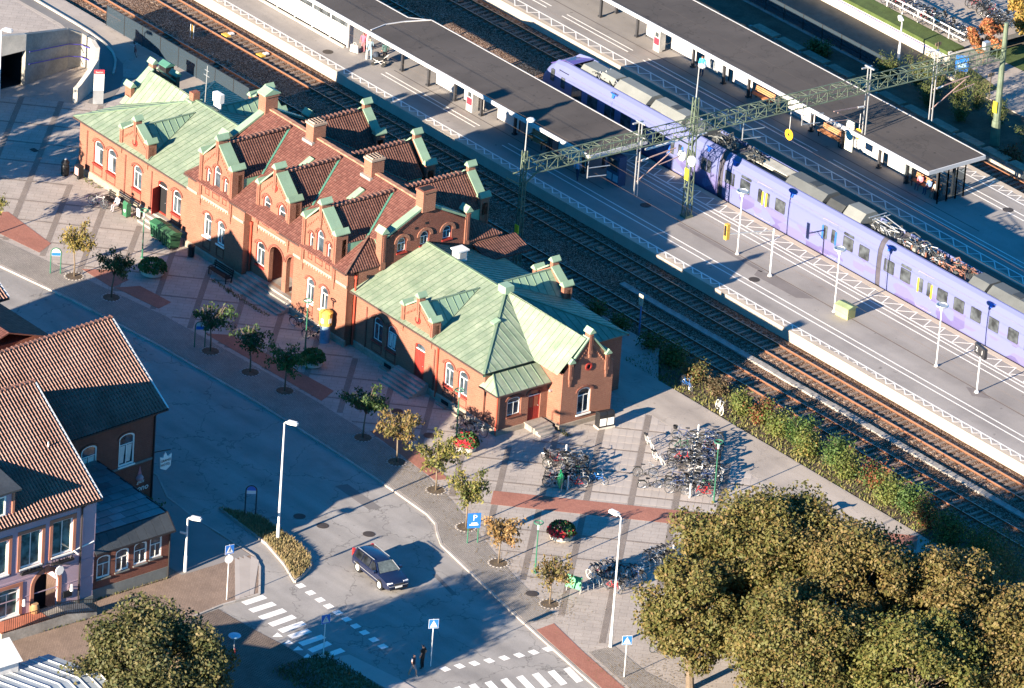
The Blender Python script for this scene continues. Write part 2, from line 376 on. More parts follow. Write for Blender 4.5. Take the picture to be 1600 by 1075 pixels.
# worn wheel tracks / patched asphalt, as thin overlays of another tone
m_road2 = mat('asphalt_patch', (0.165, 0.15, 0.145), 0.9, 0.12, 0.5, 30.0, 0.2, 0.1)
for poly in ([(11,-23.2),(15,-23.4),(14.8,-24.3),(10.8,-24.1)], [(-27,-28.4),(-20,-27.3),(-20.2,-27.9),(-27.2,-29)], [(24.5,-26.2),(27.6,-26.9),(27.4,-27.2),(24.4,-26.5)]):
    sheet('asphalt_patch', ccw(poly), -0.096, m_road2, 0.003, road)
cover_bm = MB(); cover_bm.lathe([(0.42,0),(0.42,0.012),(0.0,0.014)], n=18); cover_me = cover_bm.mesh('manhole_cover', [mat('cast_iron',(0.05,0.04,0.035),0.7)])
for i, (x, y) in enumerate([(15.0,-28.4),(13.1,-28.9),(-13.5,-25.8),(17.6,-26.5)]): put('manhole_cover', cover_me, road, (x,y,-0.097))
# square: main sheet, split where the path lies
m_sq = brick_mat('square_slabs', (0.41,0.355,0.315), (0.375,0.325,0.29), (0.28,0.235,0.205), 1.02, 0.49, 0.016, 0.16, R(-45), True, 0.25)
plaza_poly = ccw([(-130,8.55),(-130,-40.45)] + [(x, y+0.15) for x, y in kerb_line[1:]] + [(120,5.2),(9.5,5.2),(6.0,8.55)])
plaza = sheet('square', plaza_poly, 0.0, m_sq, 0.2)
sheet('path', ccw([(1.8,1.2),(130,1.2),(130,5.1),(10,5.1),(6.2,8.3),(1.8,8.3)]), 0.006, m_path, 0.004, plaza)
sheet('back_path', ccw([(-130,5.2),(-42,5.2),(-42,8.4),(-130,8.4)]), 0.006, m_path, 0.004, plaza)
# cobbled margin along the kerb (small setts)
m_sett = brick_mat('setts', (0.37,0.33,0.295), (0.30,0.265,0.24), (0.19,0.165,0.145), 0.15, 0.12, 0.018, 0.2, R(12), True, 0.9)
m_sett2 = brick_mat('brown_setts', (0.25,0.19,0.155), (0.19,0.145,0.12), (0.09,0.07,0.06), 0.24, 0.14, 0.024, 0.25, R(-62), True, 1.0)
inner = [(-130,-36),(-60,-26),(-40,-22.4),(-31.1,-20.6),(-22,-19.2),(-16.4,-18.3),(-6.3,-17.7),(0,-17.4),(7.8,-17.4),(12.5,-17.8),(16.9,-18.8),(22.3,-20.5),(27.3,-22.0),(33.4,-23.3)]
ks = [(x, y+0.18) for x, y in kerb_line if x < 34]; ks.append((33.4,-25.55))
sheet('sett_margin', ccw(inner + ks[::-1][0:]), 0.010, m_sett, 0.006, plaza)
sheet('sett_patch', ccw([(38.5,-24.7),(38.7,-22.7),(42.6,-23.2),(50,-22.4),(56,-24.4),(44,-25.6)]), 0.014, m_sett, 0.006, plaza)
m_redpav = brick_mat('red_pavers', (0.38,0.165,0.12), (0.33,0.135,0.10), (0.24,0.12,0.09), 0.22, 0.11, 0.008, 0.15, 0.0, True, 0.2)
red = [[(-38,-21),(-36.2,-17.7),(-30.2,-18.2),(-29.4,-19.8)], [(-25.6,-18.8),(-24.3,-16.9),(-22.4,-17.0),(-22.0,-18.8)], [(-21.9,-18.6),(-21.2,-16.9),(-17.9,-16.6),(-17.5,-18.0)],
       [(-12.6,-17.6),(-11.4,-16.1),(-0.6,-15.4),(0.2,-17.1)], [(5.6,-17.1),(6.6,-15.6),(14.2,-17.0),(13.8,-17.9)], [(34.2,-24.1),(38.2,-24.95),(44,-25.9),(52,-27.4),(52,-28.75),(44,-27.3),(34.3,-25.65)]]
for k, p in enumerate(red): sheet('red_paving', ccw(p), 0.016+0.0005*k, m_redpav, 0.006, plaza)
S2 = math.sqrt(0.5)
def st(s, t): return ((s+t)*S2, (s-t)*S2)       # diagonal grid of the paving
sheet('red_paving_strip', ccw([st(1.2,23.05),st(30,23.05),st(30,25.1),st(1.2,25.1)]), 0.014, m_redpav, 0.006, plaza)
# cobble bands of the diagonal grid
m_band = brick_mat('band_setts', (0.315,0.265,0.235), (0.26,0.215,0.19), (0.18,0.15,0.13), 0.12, 0.11, 0.016, 0.2, R(-45), True, 0.8)
def inside_region(p, reg): return reg[0] <= p[0] <= reg[1] and reg[2] <= p[1] <= reg[3]
def band_strip(a, b, w, z):
    a = Vector(a); b = Vector(b); n = (b-a).normalized(); n = Vector((-n.y, n.x))*w/2
    sheet('sett_band', ccw([tuple(a-n), tuple(b-n), tuple(b+n), tuple(a+n)]), z, m_band, 0.004, plaza)
def clip_seg(s0t0, s1t1, test, n=160):
    """sub-segments of a grid line that satisfy test(x,y)"""
    runs, cur = [], None
    for i in range(n+1):
        k = i/n; p = st(s0t0[0]+(s1t1[0]-s0t0[0])*k, s0t0[1]+(s1t1[1]-s0t0[1])*k)
        if test(*p):
            if cur is None: cur = [p, p]
            cur[1] = p
        elif cur: runs.append(cur); cur = None
    if cur: runs.append(cur)
    return runs
def interp(line, x):
    for (x0, y0), (x1, y1) in zip(line, line[1:]):
        if x0 <= x <= x1: return y0+(y1-y0)*(x-x0)/(x1-x0)
    return -99
def on_square(x, y):
    if not (-62 < x < 38): return False
    if y < interp(inner, min(max(x, -129), 33.3))+0.15: return False
    if x > 1.6: return y < 1.15 if not (10.2 < x < 12.5 and y > -11) else y < -11.2
    if x < -39.6: return y < 5.0
    return y < -10.9
for k in range(-24, 14):
    s = 7.5+3.0*k
    for a, b in clip_seg((s, -45), (s, 45), on_square, 400):
        if (Vector(a)-Vector(b)).length > 0.8: band_strip(a, b, 0.42, 0.0060)
for k in range(-22, 8):
    t = 11.5+3.36*k
    for a, b in clip_seg((-75, t), (40, t), on_square, 460):
        if (Vector(a)-Vector(b)).length > 0.8: band_strip(a, b, 0.2, 0.0052)
# separate slabs where they can be told apart (near end of the square)
slab_bm = MB(); slab_bm.box(-0.243,0.243,-0.505,0.505,-0.03,0.004)
slab_me = slab_bm.mesh('paving_slab', [m_slab]); n_slab = 0
for ks_ in (1, 2, 0, 3):
    for kt in range(0, 5):
        for i in range(5):
            for j in range(3):
                s = 7.5+3.0*ks_+0.25+0.25+0.5*i; t = 11.5+3.36*(kt-1)+0.1+0.525+1.05*j
                p = st(s, t)
                if t > 22.9 or not on_square(*p) or n_slab >= 290: continue
                o = put('paving_slab', slab_me, plaza, (p[0], p[1], random.uniform(0.0005,0.003)), R(45)); n_slab += 1
# kerb stones
def kerb_run(name, line, w=0.18, z0=-0.3, z1=0.012, L=1.0):
    root = MB(); 
    pts = [Vector((x, y, 0)) for x, y in line]
    base = MB(); 
    for a, b in zip(pts, pts[1:]): base.beam(a+Vector((0,0,-0.2)), b+Vector((0,0,-0.2)), w*0.8, 0.2)
    par = struct(base.build(name, m_granite))
    st_bm = MB(); st_bm.box(-L/2+0.008, L/2-0.008, -w/2, w/2, z0, z1); me = st_bm.mesh('kerb_stone', [m_granite])
    acc = 0.0
    for a, b in zip(pts, pts[1:]):
        dv = b-a; ln = dv.length; n = max(1, round(ln/L))
        for i in range(n):
            c = a+dv*((i+0.5)/n); o = put('kerb_stone', me, par, (c.x, c.y, random.uniform(-0.006,0.006)), math.atan2(dv.y, dv.x))
            o.scale = (ln/n/L, 1, 1)
    return par
kerb_run('kerb', [p for p in kerb_line if -45 <= p[0] <= 62])
# near-side pavements
side_poly = ccw([(-120,-45.5),(-60,-36.2),(-30,-34.2),(3.3,-33.5),(6.3,-34.9),(9.9,-35.2),(12.4,-35.1),(16.2,-35.1),(17.6,-35.7),(20.6,-38.0),(20.5,-41.0),(20.9,-43.6),(19.8,-50),(24,-56),(26,-70),(-120,-90)])
m_sidew = brick_mat('pavement_bricks', (0.30,0.215,0.165), (0.25,0.18,0.14), (0.17,0.12,0.095), 0.21, 0.11, 0.010, 0.25, R(30), True, 0.3)
sidew = sheet('pavement', side_poly, 0.0, m_sidew, 0.2)
sheet('slip_lane', ccw([(3.5,-33.7),(6.3,-35.0),(12.4,-35.3),(16.0,-35.2),(15.9,-36.3),(15.9,-40.8),(10,-40.9),(7.3,-36.6),(-10,-36.2),(-30,-35.4),(-30,-34.6)]), 0.008, mat('slip_asphalt',(0.22,0.20,0.19),0.9,0.1,0.4,25.0,0.15), 0.005, sidew)
for k in range(4):   # long concrete slabs of the crossing ramp
    a = 0.37*k
    sheet('crossing_slab', ccw([(15.75+0.3*(k > 2), -36.35+a+0.02),(16.6+0.4*(k > 2)-0.1, -36.2+a*0.9),(20.55,-39.55+a*1.05),(20.5,-39.9+a*1.05+0.02)]), 0.013+0.0006*k, mat('pale_slab',(0.34,0.30,0.275),0.9,0.06,0.8,20.0,0.08, rnd=0.06), 0.006, sidew)
kerb_run('kerb_near', [(-30,-34.2),(3.3,-33.5),(6.3,-34.85),(9.9,-35.15),(12.4,-35.05),(16.2,-35.05),(17.6,-35.65),(20.65,-38.0),(20.6,-41.0),(20.9,-43.6)], 0.14)
sheet('sett_yard', ccw([(20.85,-41.5),(24.1,-41.25),(27.4,-40.85),(29.2,-40.8),(40,-44),(40,-62),(26,-60),(21.2,-47.8),(20.95,-43.8)]), -0.086, m_sett2, 0.010, road)
m_grass = mat('verge_grass', (0.10,0.105,0.06), 0.95, 0.3, 2.0, 20.0, 0.4, 0.4, col2=(0.16,0.15,0.09))
sheet('planted_verge', ccw([(29.2,-40.8),(29.9,-39.7),(35.3,-39.0),(42,-38.8),(42,-44),(40,-44)]), -0.06, m_grass, 0.03, road)
sheet('crossing_strip', ccw([(30.2,-39.35),(30.4,-38.1),(34.7,-37.4),(45,-36.8),(45,-38.4),(35.3,-38.9)]), -0.05, mat('pale_slab',(0.34,0.30,0.275)), 0.04, road)
# ---- painted markings
def mark(poly, z=-0.0945): return sheet('painted_marking', ccw(poly), z, m_white, 0.003, road)
L_ = [(21.10,-39.62),(22.16,-39.85),(23.3,-39.92),(24.4,-39.95),(25.42,-39.92),(26.40,-39.88),(27.55,-39.9),(28.61,-39.92),(29.71,-39.96)]
R_ = [(21.04,-37.84),(22.14,-37.9),(23.23,-37.88),(24.27,-37.88),(25.33,-37.86),(26.33,-38.2),(27.47,-37.92),(28.39,-38.15),(29.60,-37.99)]
for (x0, y0), (x1, y1) in zip(L_, R_):
    mark([(x0-0.27,y0),(x0+0.27,y0),(x1+0.27,y1),(x1-0.27,y1)])
for x, y in [(25.79,-40.46),(26.94,-40.44),(27.97,-40.45),(29.13,-40.56)]: mark([(x-0.32,y+0.28),(x+0.32,y+0.24),(x-0.02,y-0.36)])
for x, y in [(21.07,-34.90),(22.21,-34.95),(23.33,-35.02),(24.33,-35.08),(25.35,-35.13),(26.39,-35.2),(27.46,-35.28),(28.47,-35.34),(29.57,-35.42),(30.62,-35.50)]:
    mark([(x-0.27,y-0.28),(x+0.27,y-0.30),(x+0.27,y+0.26),(x-0.27,y+0.28)])
for x, y in [(35.19,-33.95),(35.38,-32.90),(35.60,-31.85),(35.82,-30.80),(36.05,-29.73),(36.27,-28.67),(36.45,-27.60),(36.62,-26.55)]:
    mark([(x-0.28,y-0.30),(x+0.28,y-0.26),(x+0.28,y+0.26),(x-0.28,y+0.22)])
for k in range(8):
    x = 37.5+0.255*k; y = -34.9+1.105*k
    mark([(x,y-0.28),(x+1.9,y-0.72),(x+1.9,y-0.18),(x,y+0.26)])
# ---- kerbed traffic island with dry planting
isl = [(9.47,-32.88),(11.84,-31.34),(14.34,-31.36),(17.0,-31.6),(18.5,-32.05),(19.4,-32.8),(20.0,-33.8),(20.55,-35.0),(18.27,-34.10),(15.25,-33.3),(12.40,-33.10)]
island = tag(MB().build('traffic_island', m_soil), 'kerbed traffic island with dry straw-coloured planting', 'traffic island')
bpy.data.objects.remove(island)
mbi = MB(); mbi.prism(ccw(isl), -0.12, 0.05, 0); island = mbi.build('traffic_island', m_soil)
tag(island, 'kerbed traffic island with dry straw-coloured planting', 'traffic island')
ip = [Vector((x, y, 0)) for x, y in isl]
for a, b in zip(ip, ip[1:]+ip[:1]):
    dv = b-a; n = max(1, round(dv.length/1.0)); 
    for i in range(n):
        c = a+dv*((i+0.5)/n); k = MB(); k.box(-dv.length/n/2+0.006, dv.length/n/2-0.006, -0.07, 0.07, -0.12, 0.085)
        k.build('kerb_stone', m_granite, island, (c.x, c.y, 0), math.atan2(dv.y, dv.x))
def pt_in(poly, x, y):
    c = False
    for i in range(len(poly)):
        x0, y0 = poly[i]; x1, y1 = poly[i-1]
        if (y0 > y) != (y1 > y) and x < (x1-x0)*(y-y0)/(y1-y0)+x0: c = not c
    return c
g = MB(); random.seed(3)
while len(g.f) < 5200:
    x = random.uniform(9.4,20.6); y = random.uniform(-35.2,-31.2)
    if not pt_in(isl, x, y): continue
    h = random.uniform(0.08,0.30); a = random.uniform(0, PI); w = 0.05; lx, ly = random.uniform(-.12,.12), random.uniform(-.12,.12)
    g.face(((x-w*math.cos(a), y-w*math.sin(a), 0.05), (x+w*math.cos(a), y+w*math.sin(a), 0.05), (x+lx, y+ly, 0.05+h)))
stuff(g.build('dry_ground_cover', leaf_mat('dry_leaves', [(0.30,0.22,0.11),(0.22,0.15,0.07),(0.40,0.30,0.17),(0.16,0.15,0.06),(0.34,0.24,0.14)]), island))
g = MB()
while len(g.f) < 3500:   # low ground cover on the planted verge
    x = random.uniform(29.3,40); y = random.uniform(-43.8,-39.1)
    h = random.uniform(0.08,0.25); a = random.uniform(0, PI); w = 0.06; lx, ly = random.uniform(-.1,.1), random.uniform(-.1,.1)
    g.face(((x-w*math.cos(a), y-w*math.sin(a), -0.06), (x+w*math.cos(a), y+w*math.sin(a), -0.06), (x+lx, y+ly, -0.06+h)))
vg = stuff(g.build('verge_ground_cover', leaf_mat('verge_leaves', [(0.07,0.09,0.035),(0.12,0.11,0.05),(0.17,0.14,0.07)])))
vg['label'] = 'low ground cover on the verge behind the crossing'; vg['category'] = 'ground cover'
# ------------------------------------------------------------------ railway: ballast, tracks, platforms
def ballast_mat(name, c1, c2, c3, sc=11.0):
    m, t, b = nodes_of(name)
    tc = t.nodes.new('ShaderNodeTexCoord').outputs['Object']
    v = t.nodes.new('ShaderNodeTexVoronoi'); v.inputs['Scale'].default_value = sc; t.links.new(tc, v.inputs['Vector'])
    sp = t.nodes.new('ShaderNodeSeparateColor'); t.links.new(v.outputs['Color'], sp.inputs[0])
    c = ramp(t, sp.outputs[0], [(0.0, c4(c1)), (0.5, c4(c2)), (1.0, c4(c3))])
    dk = ramp(t, v.outputs['Distance'], [(0.25, (1,1,1,1)), (0.75, (0.25,0.22,0.2,1))])
    c = mix_col(t, 1.0, c, dk, 'MULTIPLY')
    n1 = noise_n(t, tc, 0.4, 3.0); g = ramp(t, n1, [(0.3, (0.7,0.66,0.62,1)), (0.7, (1,1,1,1))]); c = mix_col(t, 1.0, c, g, 'MULTIPLY')
    t.links.new(c, b.inputs['Base Color']); b.inputs['Roughness'].default_value = 0.95; b.inputs['Specular IOR Level'].default_value = 0.1
    bn = t.nodes.new('ShaderNodeBump'); bn.inputs['Strength'].default_value = 1.0; bn.inputs['Distance'].default_value = 0.09; bn.invert = True
    t.links.new(v.outputs['Distance'], bn.inputs['Height']); t.links.new(bn.outputs[0], b.inputs['Normal'])
    return m
m_ballast = ballast_mat('ballast', (0.16,0.09,0.06), (0.30,0.20,0.145), (0.46,0.36,0.30))
m_sleeper = mat('sleeper', (0.21,0.155,0.12), 0.9, 0.2, 1.5, 9.0, 0.2, 0.2, rnd=0.15)
m_rust = mat('rusty_rail', (0.20,0.085,0.045), 0.75, 0.15, 2.0, 14.0, 0.15)
m_railtop = mat('rail_head', (0.36,0.27,0.22), 0.35, 0.1, 2.0, 20.0, 0.1, metal=0.7)
def ballast_bed(name, y0, y1, x0=-160, x1=160, z=-0.2):
    # shoulders and a coarse relief between the tracks
    mb = MB(); nx, ny = 400, max(3, int((y1-y0)/0.45)); vs = {}
    for i in range(nx+1):
        for j in range(ny+1):
            x = x0+(x1-x0)*i/nx; y = y0+(y1-y0)*j/ny
            zz = z+0.03*(noise.noise(Vector((x*0.9, y*1.7, 0)))) if 0 < j < ny else z-0.1
            vs[i, j] = len(mb.v); mb.v.append((x, y, zz))
    for i in range(nx):
        for j in range(ny): mb.f.append((vs[i,j], vs[i+1,j], vs[i+1,j+1], vs[i,j+1])); mb.m.append(0)
    return struct(mb.build(name, m_ballast, smooth=False))
ballast_bed('ballast', 8.7, 17.75); ballast_bed('ballast_between_platforms', 27.7, 37.4); ballast_bed('ballast_far', 47.9, 51.5)
slp_bm = MB(); slp_bm.box(-0.12,0.12,-1.25,1.25,-0.22,-0.145); slp_bm.box(-0.1,0.1,-0.55,0.55,-0.145,-0.135); slp_bm.box(-0.09,0.09,-0.95,-0.55,-0.145,-0.125); slp_bm.box(-0.09,0.09,0.55,0.95,-0.145,-0.125)
slp_me = slp_bm.mesh('sleeper', [m_sleeper])
def rail_mesh(y, x0, x1):
    mb = MB(); mb.box(x0,x1,y-0.065,y+0.065,-0.145,-0.125,0); mb.box(x0,x1,y-0.012,y+0.012,-0.125,-0.03,0); mb.box(x0,x1,y-0.036,y+0.036,-0.03,-0.004,0); mb.box(x0,x1,y-0.026,y+0.026,-0.004,0.004,1)
    return mb
def track(yc, label, xs, x0=-150, x1=150):
    t = thing('railway_track', label, 'railway track', (0, yc, 0))
    for s in (-1, 1): rail_mesh(0, x0, x1).build('rail', [m_rust, m_railtop], t, (0, s*0.7525, 0))
    for x in xs: put('sleeper', slp_me, t, (x+random.uniform(-.02,.02), 0, random.uniform(-0.008,0.004)), random.uniform(-0.01,0.01))
    return t
def steps(a, b, d=0.65):
    out = []; x = a
    while x < b: out.append(x); x += d
    return out
track(15.62, 'track with brown sleepers beside the near platform wall', steps(-66, 39))
track(10.78, 'rusty track closest to the brick station, along the hedge', steps(-64, 39))
track(29.75, 'track under the lilac train', steps(-70, -30)+steps(24, 30))
track(35.35, 'shaded track along the far platform, behind the train', steps(-60, -28))
track(49.75, 'outermost track between far platform and low slab wall', steps(-34, 6))
# small track furniture
m_yel = mat('signal_yellow', (0.62,0.36,0.06), 0.6, 0.08)
for i, (x, y) in enumerate([(-54.0,15.6),(-49.6,15.6)]):
    b = MB(); b.box(-0.35,0.35,-0.38,0.05,-0.13,-0.04,0); b.box(-0.14,0.2,0.1,0.5,-0.13,0.0,1)
    o = b.build('track_magnet', [m_yel, m_whitemetal], None, (x, y, 0)); tag(o, ['yellow balise plate between the rails, upper of two', 'yellow balise plate between the rails, lower of two'][i], 'track balise')
for i, (x, y) in enumerate([(-41.2,15.6),(-9.2,15.65),(-22.1,15.7),(-50.3,35.3),(-44.8,35.3),(1.2,10.8),(-36.2,15.6)]):
    b = MB(); b.box(-0.3,0.3,-0.28,0.28,-0.13,-0.05,0); b.box(-0.1,0.1,-0.1,0.1,-0.05,-0.02,0)
    o = b.build('track_balise', mat('dull_balise',(0.25,0.14,0.09),0.7), None, (x, y, 0))
    tag(o, ['square balise box on the track beside the middle rear gable','square balise box on the near-platform track below the gantry mast','square balise box on the shaded track behind the station roof','square balise box on the track left of the train, far one','square balise box on the track left of the train, nearer the cab','square balise box on the rusty track behind the right station wing','square balise box on the track near the first rear gable'][i], 'track balise')
# concrete cable trough between the two near tracks, laid lid by lid
trough = tag(MB().build('tmp', m_conc_d), '', ''); bpy.data.objects.remove(trough)
tr = MB(); tr.box(-3.8,75,13.02,13.42,-0.3,-0.07); trough = tag(tr.build('cable_trough', m_conc_d), 'concrete cable trough running between the two near tracks', 'cable trough')
lid = MB(); lid.box(-0.49,0.49,-0.27,0.27,-0.07,-0.02); lid_me = lid.mesh('trough_lid', [m_conc_d])
for k in range(48): put('trough_lid', lid_me, trough, (-3.3+k*1.0, 13.22+random.uniform(-.02,.02), random.uniform(-.01,.012)), random.uniform(-.012,.012))
# ---- platforms
PZ = 0.58
m_edge = mat('platform_edge', (0.40,0.335,0.27), 0.88, 0.06, 0.8, 9.0, 0.10)
def platform(name, y0, y1, x0, x1):
    mb = MB(); mb.box(x0,x1,y0+0.2,y1-0.2,-0.4,PZ-0.004,0)
    p = struct(mb.build(name, m_plat))
    return p
plat1 = platform('platform_near', 17.62, 27.95, -150, 150)
plat2 = platform('platform_far', 37.1, 48.15, -150, 150)
def edge_blocks(par, y, sgn, x0, x1, L=5.6, lip=0.0):
    x = x0
    while x < x1:
        b = MB(); b.box(0.012,L-0.012,-0.22,0.22,-0.42,PZ-0.16,0); b.box(0.01,L-0.01,-0.25,0.25,PZ-0.16,PZ+0.004,1)
        b.build('edge_block', [m_edge, m_edge], par, (x, y+sgn*0.22, random.uniform(-0.004,0.004))); x += L
edge_blocks(plat1, 17.62, 1, -66, 45); edge_blocks(plat1, 27.95, -1, -66, 45); edge_blocks(plat2, 37.1, 1, -66, 25); edge_blocks(plat2, 48.15, -1, -30, 14)
m_line = mat('platform_paint', (0.74,0.70,0.66), 0.7, 0.07, 2.0, 20.0, 0.14)
def line_x(par, y, x0, x1, w=0.11, z=PZ+0.0005, seg=12.0):
    x = x0
    while x < x1-0.01:
        e = min(x+seg, x1); mb = MB(); mb.box(x, e, y-w/2, y+w/2, z-0.003, z); mb.build('painted_line', m_line, par); x = e
def zigzag(par, ya, yb, x0, n, period, w=0.085, z=PZ+0.0052, gap=()):
    me = None
    for i in range(n):
        if i in gap: continue
        if me is None:
            mb = MB(); h = yb-ya; p = period
            for (a, b) in (((0, 0), (p*0.32, h)), ((p*0.32, h), (p, 0))):
                a = Vector((a[0], a[1], 0)); b = Vector((b[0], b[1], 0)); mb.beam(a, b, w, 0.003)
            me = mb.mesh('painted_zigzag', [m_line])
        put('painted_zigzag', me, par, (x0+i*period, ya, z))
line_x(plat1, 18.45, -75, 60, 0.12); line_x(plat1, 26.32, -75, 60, 0.12)
zigzag(plat1, 17.85, 18.36, -60.4, 96, 1.0)
zigzag(plat1, 27.55, 26.42, -30.0, 38, 1.5)
for y in (20.0, 20.58, 25.30, 25.92): line_x(plat1, y, -26, 60, 0.10)
for y in (20.3, 20.75): line_x(plat1, y, -41, -29.6, 0.10)
line_x(plat2, 38.3, -66, 30, 0.12); zigzag(plat2, 37.4, 38.2, -50.5, 42, 1.5)
for y in (39.35, 39.85):
    for a, b in ((-60,-44.5),(-42.6,-34.6),(-32.8,-13),(-11.2,20)): line_x(plat2, y, a, b, 0.10)
line_x(plat2, 46.8, -30, 14, 0.12); zigzag(plat2, 47.75, 46.95, -30, 42, 1.0)
for y in (44.9, 45.5): line_x(plat2, y, -8, 14, 0.10)
m_seam = mat('dark_seam', (0.10,0.085,0.08), 0.9, 0.1)
for a, b, y in ((-9, 60, 22.75), (-41,-16, 21.55)):
    mb = MB(); mb.box(a,b,y-0.04,y+0.04,PZ-0.004,PZ-0.0005); mb.build('drain_seam', m_seam, plat1)
mb = MB(); mb.box(-52,4,40.75,40.83,PZ-0.004,PZ-0.0005); mb.build('drain_seam', m_seam, plat2)
m_patch = mat('platform_patch', (0.165,0.145,0.14), 0.9, 0.08, 1.0, 25.0, 0.12)
for poly in ([(-8.5,22.2),(1.0,22.25),(1.0,22.6),(-8.5,22.6)], [(1.1,21.5),(5.6,21.6),(6.4,22.6),(2.2,22.7),(0.6,22.3)], [(22.9,22.4),(24.2,21.8),(25.3,22.6),(24.0,23.0)]):
    sheet('asphalt_patch', ccw(poly), PZ-0.0012, m_patch, 0.002, plat1)
for i, (x, y, par) in enumerate([(-46.3,19.3,plat1),(-12.2,22.4,plat1),(1.7,21.0,plat1),(2.3,45.2,plat2)]):
    put('manhole_cover', MB().mesh('tmp', [m_seam]) if False else cover_me, par, (x, y, PZ-0.010))
# ------------------------------------------------------------------ the brick station
ST = thing('station_building', 'long red brick railway station with green copper roofs, tiled centre and stepped gables', 'station', (11.15,-10.2,0), R(-1.25))
XC = -26.6
def arch_pts(u0, u1, z0, z1, rise=0.25, n=7):
    """window outline: flat bottom, segmental/round top"""
    w = (u1-u0)/2; c = (u0+u1)/2; pts = [(u0, z0), (u1, z0)]
    for k in range(n+1):
        a = k/n*PI; pts.append((c+w*math.cos(a), z1-rise+rise*math.sin(a)))
    return pts
def plane_y(y): return lambda u, z: (u, y, z)
def plane_x(x): return lambda u, z: (x, u, z)
def inset(pts, f):
    cu = sum(p[0] for p in pts)/len(pts); u0 = min(p[0] for p in pts); u1 = max(p[0] for p in pts); z0 = min(p[1] for p in pts); z1 = max(p[1] for p in pts)
    sx = (u1-u0-2*f)/(u1-u0); sz = (z1-z0-2*f)/(z1-z0); cu = (u0+u1)/2; cz = (z0+z1)/2
    return [(cu+(u-cu)*sx, cz+(z-cz)*sz) for u, z in pts]
def rect(u0, u1, z0, z1): return [(u0,z0),(u1,z0),(u1,z1),(u0,z1)]
m_curtain = mat('curtain', (0.55,0.52,0.48), 0.9, 0.1)
def window(par, fn, nrm, u0, u1, z0, z1, rise=0.25, rec=0.14, transom=0.70, mull=1, sill=True, casing=None, frame=None, curtain=0, glass=None, name='window'):
    """window part with casing, white bars, pane and sill as its pieces. nrm = outward unit vector"""
    n = Vector(nrm); casing = casing or m_redwood; frame = frame or m_whitewood
    sh = lambda d: (lambda u, z: tuple(Vector(fn(u, z)) + n*d))
    out = arch_pts(u0, u1, z0, z1, rise) if rise else rect(u0, u1, z0, z1)
    mb = MB(); mb.holes(out, [inset(out, 0.07)], sh(-rec+0.06), 0, -n*0.06)
    o = mb.build(name, casing, par)
    mb = MB(); ins = inset(out, 0.07); mb.holes(ins, [inset(ins, 0.04)], sh(-rec+0.045), 0, -n*0.05)
    a = Vector(fn(1, 0))-Vector(fn(0, 0)); zt = z0+(z1-z0)*transom
    def bar(p, q, w): mb.beam(Vector(fn(*p))+n*(-rec+0.03), Vector(fn(*q))+n*(-rec+0.03), w, 0.05, 0, up=tuple(n))
    bar((u0+0.1, zt), (u1-0.1, zt), 0.05)
    for k in range(mull):
        u = u0+(u1-u0)*(k+1)/(mull+1); bar((u, z0+0.08), (u, zt if mull == 1 else z1-0.1), 0.045)
    mb.build('frame', frame, o)
    mb = MB(); mb.face([sh(-rec-0.002)(u, z) for u, z in inset(out, 0.06)]); mb.build('pane', glass or m_glass, o)
    if curtain:
        mb = MB()
        for s_ in (0, 1):
            if curtain & (1 << s_):
                ua = u0+0.16 if s_ == 0 else (u0+u1)/2+0.06; ub = (u0+u1)/2-0.06 if s_ == 0 else u1-0.16
                mb.face([sh(-rec+0.006)(u, z) for u, z in ((ua, z0+0.2), (ua+(ub-ua)*0.7, z0+0.2), (ub, zt-0.1), (ua, zt-0.1))])
        mb.build('curtain', m_curtain, o)
    if sill:
        mb = MB(); p = Vector(fn((u0+u1)/2, z0-0.05)); du = Vector(fn(1, 0))-Vector(fn(0, 0)); w = (u1-u0)/2+0.06
        mb.beam(p-du*w+n*0.02, p+du*w+n*0.02, 0.13, 0.10, 0, up=(0,0,1)); mb.build('sill', casing, o)
    # proud brick arch over the opening
    return o
def brick_hood(par, fn, nrm, u0, u1, z1, rise, m=None, w=0.16, drop=0.35):
    n = Vector(nrm); mb = MB(); c = (u0+u1)/2; hw = (u1-u0)/2+0.06; K = 9
    outer, innr = [], []
    for k in range(K+1):
        a = PI*k/K; outer.append((c+(hw+w)*math.cos(a), z1-rise+0.03+(rise+w)*math.sin(a))); innr.append((c+hw*math.cos(a), z1-rise+0.03+(rise+0.02)*math.sin(a)))
    poly = [(c+hw+w, z1-rise-drop)] + outer + [(c-hw-w, z1-rise-drop), (c-hw, z1-rise-drop)] + innr[::-1] + [(c+hw, z1-rise-drop)]
    for k in range(K):   # voussoirs
        q = [innr[k], outer[k], outer[k+1], innr[k+1]]
        mb.ext([Vector(fn(u, z))-n*0.01 for u, z in q], n*0.075)
    mb.build('brick_arch', m or m_brick_d, par)
# ---------- walls
def wallmesh(name, outer, wins, fn, nrm, m=None, rec=0.16):
    mb = MB(); hl = []
    for w in wins: hl.append(arch_pts(w[0], w[1], w[2], w[3], w[4]) if w[4] else rect(*w[:4]))
    mb.holes(outer, hl, fn, 0, -Vector(nrm)*rec)
    return mb.build(name, m or m_brick, ST)
FY, BY = (0,-1,0), (0,1,0)
# right wing front
wr = [(-14.65,-13.55,1.45,3.30,0.3),(-13.05,-11.95,1.45,3.30,0.3),(-6.42,-5.36,1.45,3.30,0.3),(-4.84,-3.76,1.45,3.30,0.3),(-9.78,-8.66,0.75,3.30,0.22)]
wall_r = wallmesh('front_wall', rect(-17.0,-1.9,0,4.25), wr, plane_y(0), FY)
